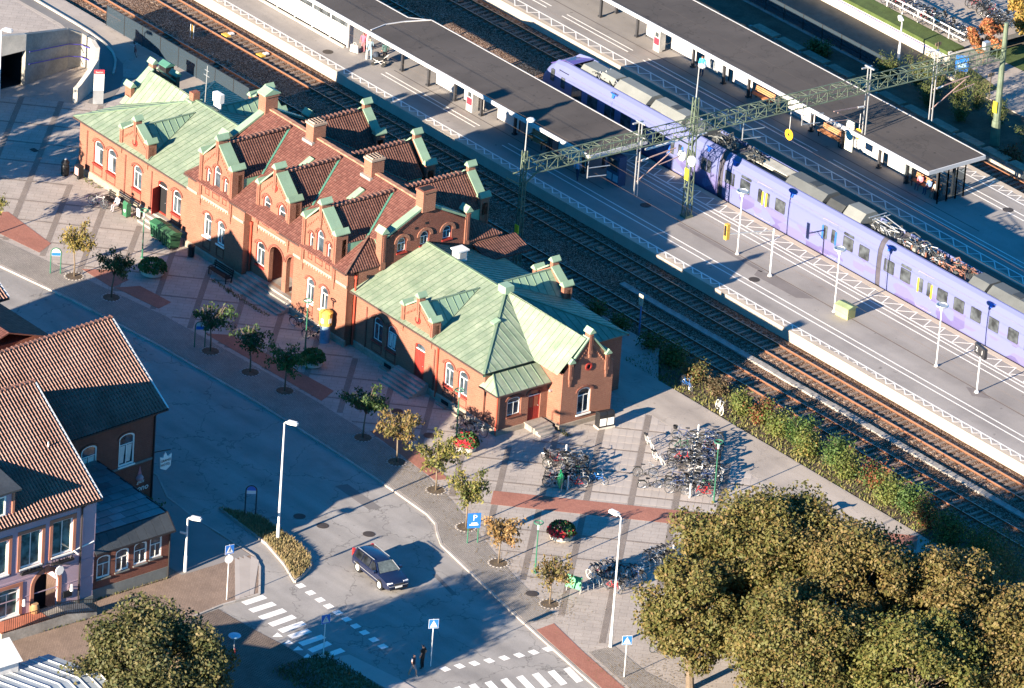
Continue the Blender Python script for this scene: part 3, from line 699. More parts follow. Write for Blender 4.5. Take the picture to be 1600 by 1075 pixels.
# left wing front
wl = [(-48.76,-47.60,1.42,3.30,0.3),(-47.08,-45.95,1.42,3.30,0.3),(-43.82,-42.72,1.42,3.30,0.3),(-38.9,-37.8,1.42,3.30,0.3),(-40.66,-39.54,0.75,3.30,0.22)]
wall_l = wallmesh('front_wall', rect(-50.6,-36.2,0,4.25), wl, plane_y(0), FY)
for k, w in enumerate(wr[:4]): window(ST, plane_y(0), FY, *w[:4], rise=w[4], curtain=(0,3,0,0)[k]); brick_hood(wall_r, plane_y(0), FY, w[0], w[1], w[3], w[4])
for k, w in enumerate(wl[:4]): window(ST, plane_y(0), FY, *w[:4], rise=w[4], curtain=(1,1,0,0)[k]); brick_hood(wall_l, plane_y(0), FY, w[0], w[1], w[3], w[4])
def door(par, fn, nrm, u0, u1, z0, z1, rise, opened=False, glazed=False):
    n = Vector(nrm); sh = lambda d_: (lambda u, z: tuple(Vector(fn(u, z)) + n*d_))
    out = arch_pts(u0, u1, z0, z1, rise) if rise else rect(u0, u1, z0, z1)
    mb = MB(); mb.holes(out, [inset(out, 0.06)], sh(-0.08), 0, -n*0.08)
    o = mb.build('door', m_redwood, par); zt = z0+(z1-z0)*0.80
    mb = MB(); mb.face([sh(-0.155)(u, z) for u, z in inset(out, 0.05)]); mb.build('fanlight', m_dark if opened else m_glass, o)
    mb = MB()
    if opened:
        p0 = Vector(sh(-0.05)(u0+0.06, z0)); q = p0+n*0.75+ (Vector(fn(u0+0.2, 0))-Vector(fn(u0, 0)))
        mb.ext([p0, q, q+Vector((0,0,zt-z0)), p0+Vector((0,0,zt-z0))], (Vector(fn(1,0))-Vector(fn(0,0)))*0.05)
    else:
        nb = 6; du = (u1-u0-0.12)/nb
        for k in range(nb):
            a = u0+0.06+du*k; mb.ext([Vector(sh(-0.12)(u, z)) for u, z in rect(a+0.008, a+du-0.008, z0+0.03, zt)], n*0.03)
        mb.face([sh(-0.125)(u, z) for u, z in rect(u0+0.05, u1-0.05, z0, zt)])
    mb.build('leaf', m_redwood, o)
    if glazed:
        mb = MB()
        for a, b in ((0.14,0.46),(0.54,0.86)):
            mb.face([sh(-0.085)(u, z) for u, z in rect(u0+(u1-u0)*a, u0+(u1-u0)*b, z0+0.95, zt-0.1)])
        mb.build('pane', mat('warm_glass',(0.22,0.08,0.05),0.25), o)
    mb = MB(); p = Vector(sh(-0.05)(u1-0.16, z0+1.0)); mb.cyl(p, p+n*0.07, 0.025, n=6); mb.build('handle', m_steel, o)
    mb = MB(); mb.beam(sh(-0.1)(u0+0.05, zt+0.04), sh(-0.1)(u1-0.05, zt+0.04), 0.06, 0.06); mb.build('transom', m_whitewood, o)
    return o
door(ST, plane_y(0), FY, *wr[4][:4], rise=0.22); door(ST, plane_y(0), FY, *wl[4][:4], rise=0.22, opened=True)
# recessed panels under windows and string reliefs: thin proud frames
def panel_frame(par, fn, nrm, u0, u1, z0, z1, w=0.07):
    mb = MB(); n = Vector(nrm)
    for a, b, c_, d_ in ((u0,u1,z0,z0+w),(u0,u1,z1-w,z1),(u0,u0+w,z0,z1),(u1-w,u1,z0,z1)): mb.ext([Vector(fn(u, z))-n*0.01 for u, z in rect(a,b,c_,d_)], n*0.045)
    mb.build('panel_moulding', m_brick_d, par)
for par, ws in ((wall_r, wr[:4]), (wall_l, wl[:4])):
    for w in ws: panel_frame(par, plane_y(0), FY, w[0]-0.02, w[1]+0.02, 0.62, 1.25)
# narrow vertical pilaster strips beside the windows
for xs, par in (((-15.4,-7.55), wall_r), ((-49.6,-44.75,-41.45), wall_l)):
    for x in xs:
        mb = MB(); mb.box(x-0.06,x+0.06,-0.06,0.01,0.5,3.6); mb.build('brick_strip', m_brick_d, par)
# centre block front: bays (y=-0.65) and recessed middle (y=0)
def bay(xc, xa, xb):
    ups = [(xc-1.28,xc-0.80,5.62,7.05,0.24),(xc-0.42,xc+0.42,5.62,7.62,0.42),(xc+0.80,xc+1.28,5.62,7.05,0.24)]
    lows = [(xc-0.82-0.45,xc-0.82+0.45,1.72,3.55,0.3),(xc+0.82-0.45,xc+0.82+0.45,1.72,3.55,0.3)]
    outer = [(xa,0),(xb,0),(xb,5.65),(xc+2.0,5.65),(xc+2.0,7.55),(xc,9.2),(xc-2.0,7.55),(xc-2.0,5.65),(xa,5.65)]
    wm = wallmesh('front_wall', outer, ups+lows, plane_y(-0.65), FY)
    for k, w in enumerate(ups): window(ST, plane_y(-0.65), FY, *w[:4], rise=w[4], mull=0 if k != 1 else 0, transom=0.72, curtain=0); brick_hood(wm, plane_y(-0.65), FY, w[0], w[1], w[3], w[4], w=0.12)
    for k, w in enumerate(lows): window(ST, plane_y(-0.65), FY, *w[:4], rise=w[4], casing=m_whitewood); brick_hood(wm, plane_y(-0.65), FY, w[0], w[1], w[3], w[4])
    for w in ups: panel_frame(wm, plane_y(-0.65), FY, w[0], w[1], 4.95, 5.42, 0.05)
    for w in lows: panel_frame(wm, plane_y(-0.65), FY, w[0], w[1], 0.75, 1.5)
    for q in ((xa,xa+0.001),(xb-0.001,xb)): mb = MB(); mb.box(*q,-0.65,0.3,0,5.65); mb.build('bay_side', m_brick, wm)
    mb = MB(); mb.box(xc-1.75,xc+1.75,-0.74,-0.64,4.56,4.72)
    for k in range(12): mb.box(xc-1.7+k*0.295,xc-1.56+k*0.295,-0.72,-0.64,4.42,4.56)
    mb.build('string_course', m_stone, wm)
    return wm
W1 = bay(-32.8, -36.2, -29.3); W3 = bay(-20.4, -23.3, -17.0)
mids = [(-28.05,-27.20,5.45,7.2,0.42),(-26.28,-25.42,5.45,7.2,0.42)]
low = [(-28.6,-27.55,1.55,3.4,0.3),(-27.0,-25.4,0.72,3.75,0.7),(-24.95,-23.55,0.72,3.75,0.7)]
outer = [(-29.3,0),(-23.3,0),(-23.3,5.65),(-24.75,5.65),(-24.75,7.6),(-26.75,9.2),(-28.75,7.6),(-28.75,5.65),(-29.3,5.65)]
WM = wallmesh('front_wall', outer, mids+low, plane_y(0), FY, rec=0.35)
for w in mids: window(ST, plane_y(0), FY, *w[:4], rise=w[4], mull=0, transom=0.68); brick_hood(WM, plane_y(0), FY, w[0], w[1], w[3], w[4]); panel_frame(WM, plane_y(0), FY, w[0], w[1], 4.85, 5.3, 0.05)
w = low[0]; window(ST, plane_y(0), FY, *w[:4], rise=w[4]); brick_hood(WM, plane_y(0), FY, w[0], w[1], w[3], w[4])
# open arcade behind the two arches: lobby walls, red double door, tall window
mb = MB(); mb.box(-27.15,-23.4,1.9,2.0,0.6,4.4); mb.box(-27.2,-27.15,0.36,2.0,0.6,4.4); mb.box(-27.15,-23.4,0.36,2.0,4.2,4.4); mb.box(-27.15,-23.35,0.36,2.0,0.5,0.72,1); mb.box(-23.4,-23.35,0.36,2.0,0.6,4.4); mb.build('lobby', [m_brick_d, m_conc_d], ST)
door(ST, plane_y(1.88), FY, -26.9,-25.5,0.74,3.4,0, glazed=True)
window(ST, plane_y(1.88), FY, -24.85,-23.65,1.1,3.3, rise=0.2, sill=False)
brick_hood(WM, plane_y(0), FY, -27.0,-25.4,3.75,0.7,drop=0.3); brick_hood(WM, plane_y(0), FY, -24.95,-23.55,3.75,0.7,drop=0.3)
mb = MB(); mb.box(-28.5,-25.0,-0.09,0.01,4.5,4.66)
for k in range(12): mb.box(-28.4+k*0.295,-28.26+k*0.295,-0.07,0.01,4.36,4.5)
mb.build('string_course', m_stone, WM)
note = MB(); note.box(-26.35,-25.95,1.80,1.84,1.75,2.15); note.build('notice', m_whitewood, ST)
# coats of red paint: shield plaque left of bay three, downpipes
mb = MB(); mb.box(-24.45,-23.75,-0.06,0.0,4.85,5.5); mb.box(-24.35,-23.85,-0.09,-0.05,4.95,5.4,1); mb.build('plaque', [m_redwood, m_stone], WM)
# other sides (plain brick, simple openings)
mb = MB()
mb.face([(-17.0,12,0),(-1.9,12,0),(-1.9,12,4.25),(-17.0,12,4.25)][::-1]); mb.face([(-50.6,12,0),(-36.2,12,0),(-36.2,12,4.25),(-50.6,12,4.25)][::-1])
mb.face([(-36.2,12.6,0),(-17.0,12.6,0),(-17.0,12.6,5.65),(-36.2,12.6,5.65)][::-1])
mb.face([(-1.9,0,0),(-1.9,12,0),(-1.9,12,4.25),(-1.9,0,4.25)]); mb.face([(-50.6,0,0),(-50.6,12,0),(-50.6,12,4.25),(-50.6,0,4.25)][::-1])
mb.face([(-17.0,-0.65,0),(-17.0,12.6,0),(-17.0,12.6,5.65),(-17.0,-0.65,5.65)]); mb.face([(-36.2,-0.65,0),(-36.2,12.6,0),(-36.2,12.6,5.65),(-36.2,-0.65,5.65)][::-1])
rear = mb.build('rear_wall', m_brick, ST)
for x in (-14,-12,-6,-4,-48,-46,-40,-38,-34,-31.6,-28,-25.4,-21.6,-19.2):
    b = MB(); y = 12.0 if (x > -17 or x < -36.2) else 12.6; b.box(x-0.5,x+0.5,y+0.005,y+0.03,1.4,3.2); b.build('rear_window', m_glass, rear)
# plinth and stone base course, stepped around the bays
for a, b_, y in ((-50.75,-36.2,0),(-36.35,-29.2,-0.65),(-29.2,-28.9,0),(-23.4,-16.85,-0.65),(-16.85,-1.9,0),(-1.95,-0.35,0.1)):
    mb = MB(); mb.box(a, b_, y-0.10, y+0.05, 0, 0.42); mb.ext([(a,y-0.10,0.42),(a,y+0.02,0.42),(a,y+0.02,0.52)], (b_-a,0,0)); mb.build('plinth', m_plinth, ST)
for q in ((-1.9,1.12,4.4,4.55),(0.95,1.12,4.55,9.1),(-0.55,-0.38,0.05,4.5)):
    mb = MB(); mb.box(*q,0,0.35); mb.build('plinth', m_plinth, ST)
for x in (-12.6,-11.2,-6.0,-4.2):
    b = MB(); b.box(x-0.45,x+0.45,-0.42,-0.06,0.0,0.06); b.box(x-0.5,x+0.5,-0.5,-0.42,0.0,0.12); b.box(x-0.4,x+0.4,-0.112,-0.098,0.06,0.34,1); b.build('cellar_light', [m_plinth, m_dark], ST)
# ---------- wing roofs
def seam_face(par, poly, down, spacing=0.55, name='roof_panel', separate=True, m=None, off=0.0):
    """standing-seam sheets: polygon cut into strips along `down`, with ribs on the joints"""
    P = [Vector(p) for p in poly]; n = (P[1]-P[0]).cross(P[2]-P[0]).normalized()
    if n.z < 0: n = -n
    dn = Vector(down); dn = (dn-n*dn.dot(n)).normalized(); a = dn.cross(n).normalized(); o = P[0]
    q = [((p-o).dot(a), (p-o).dot(dn)) for p in P]; u0 = min(k[0] for k in q); u1 = max(k[0] for k in q)
    cnt = max(1, round((u1-u0)/spacing)); du = (u1-u0)/cnt; ribs = MB(); allp = MB()
    for k in range(cnt):
        c = clip(clip(q, -1, 0, -(u0+du*k)), 1, 0, u0+du*(k+1))
        if len(c) < 3: continue
        h = random.uniform(-0.003,0.003)+off
        pts = [o+a*x+dn*y+n*h for x, y in c]
        if separate: mb = MB(); mb.ext([p-n*0.03 for p in pts], n*0.03); mb.build(name, m or m_copper, par)
        else: allp.ext([p-n*0.03 for p in pts], n*0.03)
        if k:
            ys = [y for x, y in c if abs(x-(u0+du*k)) < 1e-4]
            if len(ys) >= 2: ribs.beam(o+a*(u0+du*k)+dn*min(ys)+n*(0.015+off), o+a*(u0+du*k)+dn*max(ys)+n*(0.008+off), 0.03, 0.04, 0, up=tuple(n))
        # cross joints, staggered
        ys = [y for x, y in c]; y = min(ys)+random.uniform(0.6,1.8)
        while y < max(ys)-0.4:
            xx = [x for x, yy in c]; cc = clip(clip(c, 0, 1, y), 0, -1, -(y-0.02))
            if len(cc) >= 3:
                xs_ = [x for x, _ in cc]; ribs.beam(o+a*min(xs_)+dn*y+n*(0.006+off), o+a*max(xs_)+dn*y+n*(0.006+off), 0.02, 0.016, 0, up=tuple(n))
            y += random.choice((1.6,2.0,2.2))
    if not separate: allp.build(name, m or m_copper, par)
    if ribs.v: ribs.build('roof_seams', m_copper_s, par)
EZ, RZ, RY = 4.3, 6.5, 6.2
def wing_roof(xw, xe, xa, sx):
    """xw: wall of centre block, xe: eave at the hipped end, xa: hip apex, sx: +1 right wing"""
    rf = MB(); rf.box(min(xw,xe)+0.3,max(xw,xe)-0.3,0.05,11.95,4.05,4.2); root = rf.build('roof', m_copper_t, ST)
    seam_face(root, [(xw,-0.35,EZ),(xe,-0.35,EZ),(xa,RY,RZ),(xw,RY,RZ)], (0,-1,-0.3))
    seam_face(root, [(xw,12.35,EZ),(xe,12.35,EZ),(xa,RY,RZ),(xw,RY,RZ)], (0,1,-0.3), separate=False)
    seam_face(root, [(xe,-0.35,EZ),(xe,4.0,EZ),(xa,RY,RZ)], (sx,0,-0.3), separate=sx > 0)
    seam_face(root, [(xe,12.35,EZ),(xe,9.3,EZ),(xa,RY,RZ)], (sx,0,-0.3), separate=False)
    # hip, ridge and eave cappings
    mb = MB()
    for p, q in (((xw,RY,RZ),(xa,RY,RZ)),((xa,RY,RZ),(xe,-0.35,EZ)),((xa,RY,RZ),(xe,12.35,EZ))): mb.beam(Vector(p)+Vector((0,0,0.03)), Vector(q)+Vector((0,0,0.03)), 0.16, 0.06)
    mb.build('ridge_capping', m_copper_s, root)
    for q in ((-0.42,-0.30),(12.30,12.42)): mb = MB(); mb.box(min(xw,xe),max(xw,xe),*q,EZ-0.14,EZ-0.02); mb.build('gutter', mat('gutter_brown',(0.07,0.045,0.04),0.5), root)
    return root
RR = wing_roof(-17.0,-1.65,-7.9,1); RL = wing_roof(-36.2,-51.0,-44.9,-1)
# end blocks
def end_block(xa, x1, sx, root):
    seam_face(root, [(-1.65 if sx > 0 else -51.0,4.0,4.27),(x1,4.0,4.27),(x1,RY+0.1,RZ),(xa,RY,RZ)], (0,-1,-1), off=0.02)
    seam_face(root, [(-1.65 if sx > 0 else -51.0,8.9,4.27),(x1,8.9,4.27),(x1,RY+0.1,RZ),(xa,RY,RZ)], (0,1,-1), separate=False, off=0.02)
end_block(-7.9, 1.0, 1, RR); end_block(-44.9,-51.35,-1, RL)
we = (5.95,7.10,0.75,2.72,0.28)
mb = MB(); hl = [arch_pts(*we)]
mb.holes([(4.5,0),(8.95,0),(8.95,4.2),(6.7,6.55),(4.5,4.2)], hl, plane_x(1.0), 0, (-0.2,0,0)); end_wall = mb.build('end_wall', m_brick, ST)
for q in ((4.5,4.52),(8.93,8.95)): mb = MB(); mb.box(-1.9,1.0,*q,0,4.25); mb.build('end_block_wall', m_brick, ST)
window(ST, plane_x(1.0), (1,0,0), *we[:4], rise=we[4], casing=m_whitewood); brick_hood(end_wall, plane_x(1.0), (1,0,0), we[0], we[1], we[3], we[4])
mb = MB(); mb.face([(-51.3,4.3,0),(-51.3,9.1,0),(-51.3,9.1,4.2),(-51.3,6.7,6.55),(-51.3,4.3,4.2)][::-1]); mb.box(-51.3,-50.6,4.3,4.32,0,4.2); mb.box(-51.3,-50.6,9.08,9.1,0,4.2); mb.build('end_wall', m_brick, ST)
# wall lamp and house corner details on the end block
mb = MB(); mb.cyl((-0.1,4.5,2.55),(-0.1,4.3,2.55),0.1,0.1,8); mb.build('wall_lamp', m_steel, ST)
# porch in the right-hand notch
mb = MB(); pw = [(0.98,2.18,1.15,2.58,0.2)]; pd = (2.82,3.88,0.42,2.66,0.22)
mb.holes(rect(0.1,4.5,0,3.2), [arch_pts(*pw[0]), arch_pts(*pd)], plane_x(-0.5), 0, (-0.18,0,0))
mb.face([(-1.9,0.1,0),(-0.5,0.1,0),(-0.5,0.1,3.2),(-1.9,0.1,3.2)]); porch = mb.build('porch_wall', m_brick, ST)
window(ST, plane_x(-0.5), (1,0,0), *pw[0][:4], rise=0.2, casing=m_brick_d); brick_hood(porch, plane_x(-0.5), (1,0,0), pw[0][0], pw[0][1], pw[0][3], 0.2)
door(ST, plane_x(-0.5), (1,0,0), *pd[:4], rise=pd[4], glazed=True); brick_hood(porch, plane_x(-0.5), (1,0,0), pd[0], pd[1], pd[3], pd[4])
mb = MB(); mb.box(-1.95,-1.9,-0.2,4.4,3.9,4.1); proof = mb.build('porch_roof', m_copper_t, ST)
seam_face(proof, [(-1.75,0.55,4.02),(-1.75,4.45,4.02),(-0.15,4.45,3.18),(-0.15,-0.25,3.18)], (1,0,-0.5), 0.7)
seam_face(proof, [(-1.75,0.55,4.02),(-0.15,-0.25,3.18),(-2.2,-0.25,3.18)], (0,-1,-0.6), 0.7, separate=True)
mb = MB(); mb.beam((-1.75,0.55,4.05),(-0.15,-0.25,3.21),0.07,0.05); mb.beam((-0.12,-0.25,3.13),(-0.12,4.45,3.13),0.09,0.08,1); mb.beam((-2.2,-0.28,3.13),(-0.12,-0.28,3.13),0.09,0.08,1); mb.build('porch_trim', [m_copper_s, MAT['gutter_brown']], proof)
mb = MB(); mb.cyl((-0.4,0.0,0.1),(-0.4,0.0,3.1),0.05,n=8); mb.build('downpipe', mat('red_pipe',(0.40,0.06,0.035),0.45), ST)
# ---------- stepped gables
def gable(xc, y, sgn, zp0, zcap, zk, zap, hw, oc, roof, zbot=None, dent=True, wallz=None, cap=0.30, side=False, yb=0.45, vfront=0.004):
    """sgn -1: faces -Y (front). Builds parapet wall, pilasters with capped heads, copings. Local u along X."""
    F = (lambda u, v, z: (xc+u, y+sgn*(-v), z)) if not side else (lambda u, v, z: (y+sgn*(-v), xc+u, z))
    # v>0 = inwards
    def bx(mb, u0, u1, v0, v1, z0, z1, m=0):
        a = F(u0, v0, z0); b = F(u1, v1, z1); mb.box(min(a[0],b[0]),max(a[0],b[0]),min(a[1],b[1]),max(a[1],b[1]),z0,z1,m)
    mb = MB(); vec = Vector(F(0,yb,0))-Vector(F(0,0,0))
    v0_ = vfront; mb.ext([F(-hw,v0_,wallz),F(hw,v0_,wallz),F(hw,v0_,zk),F(0,v0_,zap),F(-hw,v0_,zk)], Vector(F(0,yb,0))-Vector(F(0,v0_-0.004,0)))
    for s in (-1, 1):
        u = s*(hw-0.16); bx(mb, u-0.16, u+0.16, -0.13, yb+0.15, zp0+0.35, zcap)
        bx(mb, u-0.10, u+0.10, -0.10, 0.02, zp0, zp0+0.36); bx(mb, u-0.06, u+0.06, -0.07, 0.02, zp0-0.22, zp0)
        bx(mb, u-0.05, u+0.05, -0.145, -0.12, zp0+0.6, zcap-0.25, 1)
    bx(mb, -0.16, 0.16, -0.13, yb*0.9, zap-1.15, zap+0.42); bx(mb, -0.09, 0.09, -0.11, 0.02, zap-1.45, zap-1.15); bx(mb, -0.045, 0.045, -0.145, -0.12, zap-0.9, zap+0.25, 1)
    if dent:
        L = math.hypot(hw, zap-zk)
        for s in (-1, 1):
            for k in range(9):
                f = (k+0.7)/10; u = s*hw*(1-f)*0.86; z = zk+(zap-zk)*f-0.36; bx(mb, u-0.04, u+0.04, -0.06, 0.02, z-0.14, z)
    # blind arch band under the gable
    g = mb.build('gable', [m_brick, m_brick_d], ST)
    mb = MB()
    for s in (-1, 1):
        a = Vector(F(s*(hw-0.1), yb/2, zk+0.12)); b = Vector(F(s*0.16, yb/2, zap+0.08)); mb.beam(a, b, yb+0.22, 0.11)
    mb.build('coping', m_copper_cap, g)
    for u, z, dp in ((-(hw-0.16), zcap, yb+0.15), (hw-0.16, zcap, yb+0.15), (0, zap+0.42, yb*0.9)):
        mb = MB(); w = 0.27; v0, v1 = -0.24, dp+0.10
        pr = [F(u-w, v0, z), F(u+w, v0, z), F(u+w, v0, z+0.07), F(u, v0, z+cap+0.07), F(u-w, v0, z+0.07)]
        mb.ext(pr, Vector(F(0,v1,0))-Vector(F(0,v0,0))); mb.build('pinnacle_cap', m_copper_cap, g)
    if oc:
        mb = MB(); K = 12
        for k in range(K):
            a0, a1 = 2*PI*k/K, 2*PI*(k+1)/K
            q = [(0.18*math.cos(a0),0.18*math.sin(a0)),(0.29*math.cos(a0),0.29*math.sin(a0)),(0.29*math.cos(a1),0.29*math.sin(a1)),(0.18*math.cos(a1),0.18*math.sin(a1))]
            mb.ext([F(c_, 0.0, oc+s_) for c_, s_ in q], Vector(F(0,-0.07,0))-Vector(F(0,0,0)), 0)
        mb.face([F(0.19*math.cos(2*PI*k/K), -0.012, oc+0.19*math.sin(2*PI*k/K)) for k in range(K)], 1)
        mb.build('oculus', [m_redwood, m_dark], g)
    return g
# wing gables (front and rear) with their little cross roofs
for xc, root in ((-9.65, RR), (-43.7, RL)):
    for sgn, y in ((-1, 0.0), (1, 12.0)):
        gable(xc, y, sgn, 3.72, 5.55, 5.25, 6.35, 1.80, 4.97 if sgn < 0 else None, None, wallz=4.2)
        yr = lambda v: v if sgn < 0 else 12-v
        for s in (-1, 1):
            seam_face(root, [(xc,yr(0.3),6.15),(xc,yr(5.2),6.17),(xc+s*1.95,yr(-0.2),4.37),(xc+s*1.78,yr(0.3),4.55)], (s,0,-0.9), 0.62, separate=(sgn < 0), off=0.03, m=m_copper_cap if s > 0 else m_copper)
        mb = MB(); mb.beam((xc,yr(0.3),6.2),(xc,yr(5.2),6.22),0.14,0.05)
        for s in (-1, 1): mb.beam((xc,yr(5.2),6.2),(xc+s*1.95,yr(-0.2),4.4),0.05,0.04)
        mb.build('ridge_capping', m_copper_s, root)
# end gables
gable(6.7, 1.0, 1, 3.35, 4.95, 4.75, 6.45, 1.75, 4.3, None, wallz=4.0, side=True)
gable(6.7, -51.3, -1, 3.35, 5.6, 4.9, 6.55, 2.2, None, None, wallz=4.0, side=True)
# ---------- centre block tiled roof
CE, CR, CY = 5.72, 9.45, 6.0
def cz(y): return CE+(y+0.95)*(CR-CE)/(CY+0.95) if y <= CY else CE+(12.95-y)*(CR-CE)/(12.95-CY)
mb = MB(); mb.box(-36.0,-17.2,-0.4,12.3,5.4,5.6); CRF = mb.build('tiled_roof', m_tile_y, ST)
xl, xr = -36.3, -16.9
mb = MB()
# main slopes, corner hips cut back
for s, (xe) in ((1, xr), (-1, xl)):
    pass
front = [(xl,-0.95,CE),(xr,-0.95,CE),(xr-1.5,2.05,cz(2.05)),(xr,2.4,cz(2.4)),(xr,CY,CR),(xl,CY,CR),(xl,2.4,cz(2.4)),(xl+1.5,2.05,cz(2.05))]
mb.ext([(p[0],p[1],p[2]-0.08) for p in front], (0,0,0.08)); mb.ext([(p[0],12-p[1],p[2]-0.08) for p in front][::-1], (0,0,0.08))
mb.build('roof_slope', m_tile_y, CRF)
for xe, s in ((xr, 1), (xl, -1)):
    for yy in (lambda v: v, lambda v: 12-v):
        q = [(xe,yy(-0.95),CE),(xe,yy(2.5),CE),(xe-s*1.5,yy(2.5),cz(2.05)+0.05),(xe-s*1.5,yy(2.05),cz(2.05))]
        mb = MB(); mb.ext([(p[0],p[1],p[2]-0.06) for p in q], (0,0,0.065)); mb.build('hip_slope', m_tile_x, CRF)
# cross roofs
CROSS = [(-32.8,-0.65,1),(-26.75,0.0,1),(-20.4,-0.65,1)]
mb = MB(); vl = MB(); chk = MB(); SL = 1.02
for xc, yf, _ in CROSS:
    for yy, sg in ((lambda v: v, 1), (lambda v: 12-v, -1)):
        zr = 9.22; de = 1.98; ze = zr-SL*de
        yv = -0.95+(ze-CE)*(CY+0.95)/(CR-CE)        # where cross eave meets main slope
        yt = -0.95+(zr-CE)*(CY+0.95)/(CR-CE)
        for s in (-1, 1):
            q = [(xc,yy(yf+0.3),zr),(xc,yy(yt),zr),(xc+s*de,yy(yv),ze),(xc+s*de,yy(yf+0.3),ze)]
            mb.ext([(p[0],p[1],p[2]-0.02) for p in q], (0,0,0.08))
            # valley flashing
            vl.beam(Vector((xc,yy(yt)-0.0,zr+0.05)), Vector((xc+s*de,yy(yv),ze+0.04)), 0.26, 0.05)
            # green-clad cheek below the cross eave
            chk.ext([(xc+s*(de-0.08),yy(yf+0.4),ze),(xc+s*(de-0.08),yy(yv),ze),(xc+s*(de-0.08),yy(yf+0.4),cz(yf+0.4)-0.05)], (s*0.05,0,0))
mb.build('roof_slope', m_tile_x, CRF); stuff(vl.build('valley_flashing', m_copper_t, CRF)); chk.build('dormer_cheek', mat('green_cladding',(0.17,0.33,0.22),0.6), CRF)
hipf = MB()
for xe, s in ((xr, 1), (xl, -1)):
    hipf.beam((xe,-0.95,CE+0.04),(xe-s*1.5,2.05,cz(2.05)+0.05),0.14,0.08); hipf.beam((xe-s*0.02,2.45,CE+0.1),(xe-s*1.5,2.45,cz(2.05)+0.12),0.14,0.06,1)
hipf.build('hip_tiles', [m_ridge, m_copper_cap], CRF)
# ridge tiles, laid one by one
rt = MB(); rt.ext([(-0.19,0,-0.03),(-0.11,0,0.10),(0.11,0,0.10),(0.19,0,-0.03)], (0,0.36,0)); rt.box(-0.205,0.205,0.31,0.40,-0.03,0.135)
rt_me = rt.mesh('ridge_tile', [m_ridge])
def ridge_tiles(a, b):
    a = Vector(a); b = Vector(b); dv = b-a; n = int(dv.length/0.37); yaw = math.atan2(dv.y, dv.x)-PI/2
    for k in range(n):
        p = a+dv*(k/n); put('ridge_tile', rt_me, CRF, (p.x, p.y, p.z+0.03+random.uniform(-.008,.008)), yaw+random.uniform(-.03,.03))
for xc, yf, _ in CROSS:
    ridge_tiles((xc,yf+0.5,9.26),(xc,5.55,9.26)); ridge_tiles((xc,11.4-(0.3 if yf == 0 else 0)+0.2,9.26),(xc,6.4,9.26))
mb = MB()
for k in range(38): mb.box(xl+0.6+k*0.48,xl+1.06+k*0.48,CY-0.17,CY+0.17,CR-0.02,CR+0.09+0.02*(k % 2))
mb.build('main_ridge', mat('ridge_brown',(0.34,0.17,0.11),0.85,0.2,2.0), CRF)
# centre gables front and rear
gable(-32.8,-0.65,-1, 4.05, 8.0, 7.55, 9.25, 2.0, None, None, wallz=5.6, cap=0.34, yb=0.75, vfront=0.42)
gable(-26.75,0.0,-1, 4.15, 7.85, 7.6, 9.3, 2.0, 8.2, None, wallz=5.6, cap=0.34, yb=0.75, vfront=0.42)
gable(-20.4,-0.65,-1, 4.05, 8.0, 7.55, 9.25, 2.0, None, None, wallz=5.6, cap=0.34, yb=0.75, vfront=0.42)
for xc in (-32.8,-26.75,-20.4): gable(xc, 12.6, 1, 5.2, 8.0, 7.55, 9.25, 2.0, None, None, wallz=0.5, cap=0.34, yb=0.5)
# side gables of the centre block with round-arched windows
sw = [(3.55,4.35,6.25,7.40,0.40),(5.55,6.35,6.35,7.45,0.40),(7.55,8.35,6.35,7.40,0.40)]
mb = MB(); mb.holes([(2.2,5.0),(9.8,5.0),(9.8,7.6),(6.0,9.35),(2.2,7.6)], [arch_pts(*w) for w in sw], plane_x(-16.98), 0, (-0.25,0,0))
sgw = mb.build('side_gable_wall', m_brick_d, ST)
for w in sw: window(ST, plane_x(-16.98), (1,0,0), *w[:4], rise=w[4], mull=1, transom=0.6, casing=m_redwood); brick_hood(sgw, plane_x(-16.98), (1,0,0), w[0], w[1], w[3], w[4], m=m_brick, w=0.24, drop=0.5)
mb = MB()
for u in (4.7, 5.6): mb.box(-16.99,-16.95,u+0.3,u+0.5,7.95-0.2*(u < 5),8.12-0.2*(u < 5))
mb.build('vent_slot', m_dark, sgw)
mb = MB(); mb.face([(-36.22,2.2,5.0),(-36.22,9.8,5.0),(-36.22,9.8,7.6),(-36.22,6.0,9.35),(-36.22,2.2,7.6)][::-1]); mb.build('side_gable_wall', m_brick, ST)
for xg, s in ((-17.2, 1), (-36.0, -1)):
    mb = MB()
    for a, b in (((2.35,7.72),(6.0,9.5)),((9.65,7.72),(6.0,9.5))): mb.beam((xg,a[0],a[1]),(xg,b[0],b[1]),0.62,0.16)
    cp = mb.build('coping', m_copper_cap, ST)
    for y in (2.3, 9.7):
        mb = MB(); mb.box(xg-0.32,xg+0.32,y-0.22,y+0.22,5.3,8.1); mb.box(xg+s*0.30,xg+s*0.37,y-0.09,y+0.09,5.9,7.9,1)
        kp = mb.build('kneeler', [m_brick, m_brick_d], ST)
        mb = MB(); mb.ext([(xg-0.45,y-0.32,8.1),(xg-0.45,y+0.32,8.1),(xg-0.45,y+0.32,8.16),(xg-0.45,y,8.55),(xg-0.45,y-0.32,8.16)], (0.9,0,0)); mb.build('pinnacle_cap', m_copper_cap, kp)
    mb = MB()
    z0 = 9.0; mb.box(xg-0.42,xg+0.42,5.45,6.55,z0,10.45); mb.box(xg-0.48,xg+0.48,5.39,6.61,10.45,10.62)
    if s > 0: mb.box(xg-0.30,xg+0.30,5.55,6.45,10.62,10.66,1)
    mb.build('gable_chimney', [m_brick, m_dark], ST)
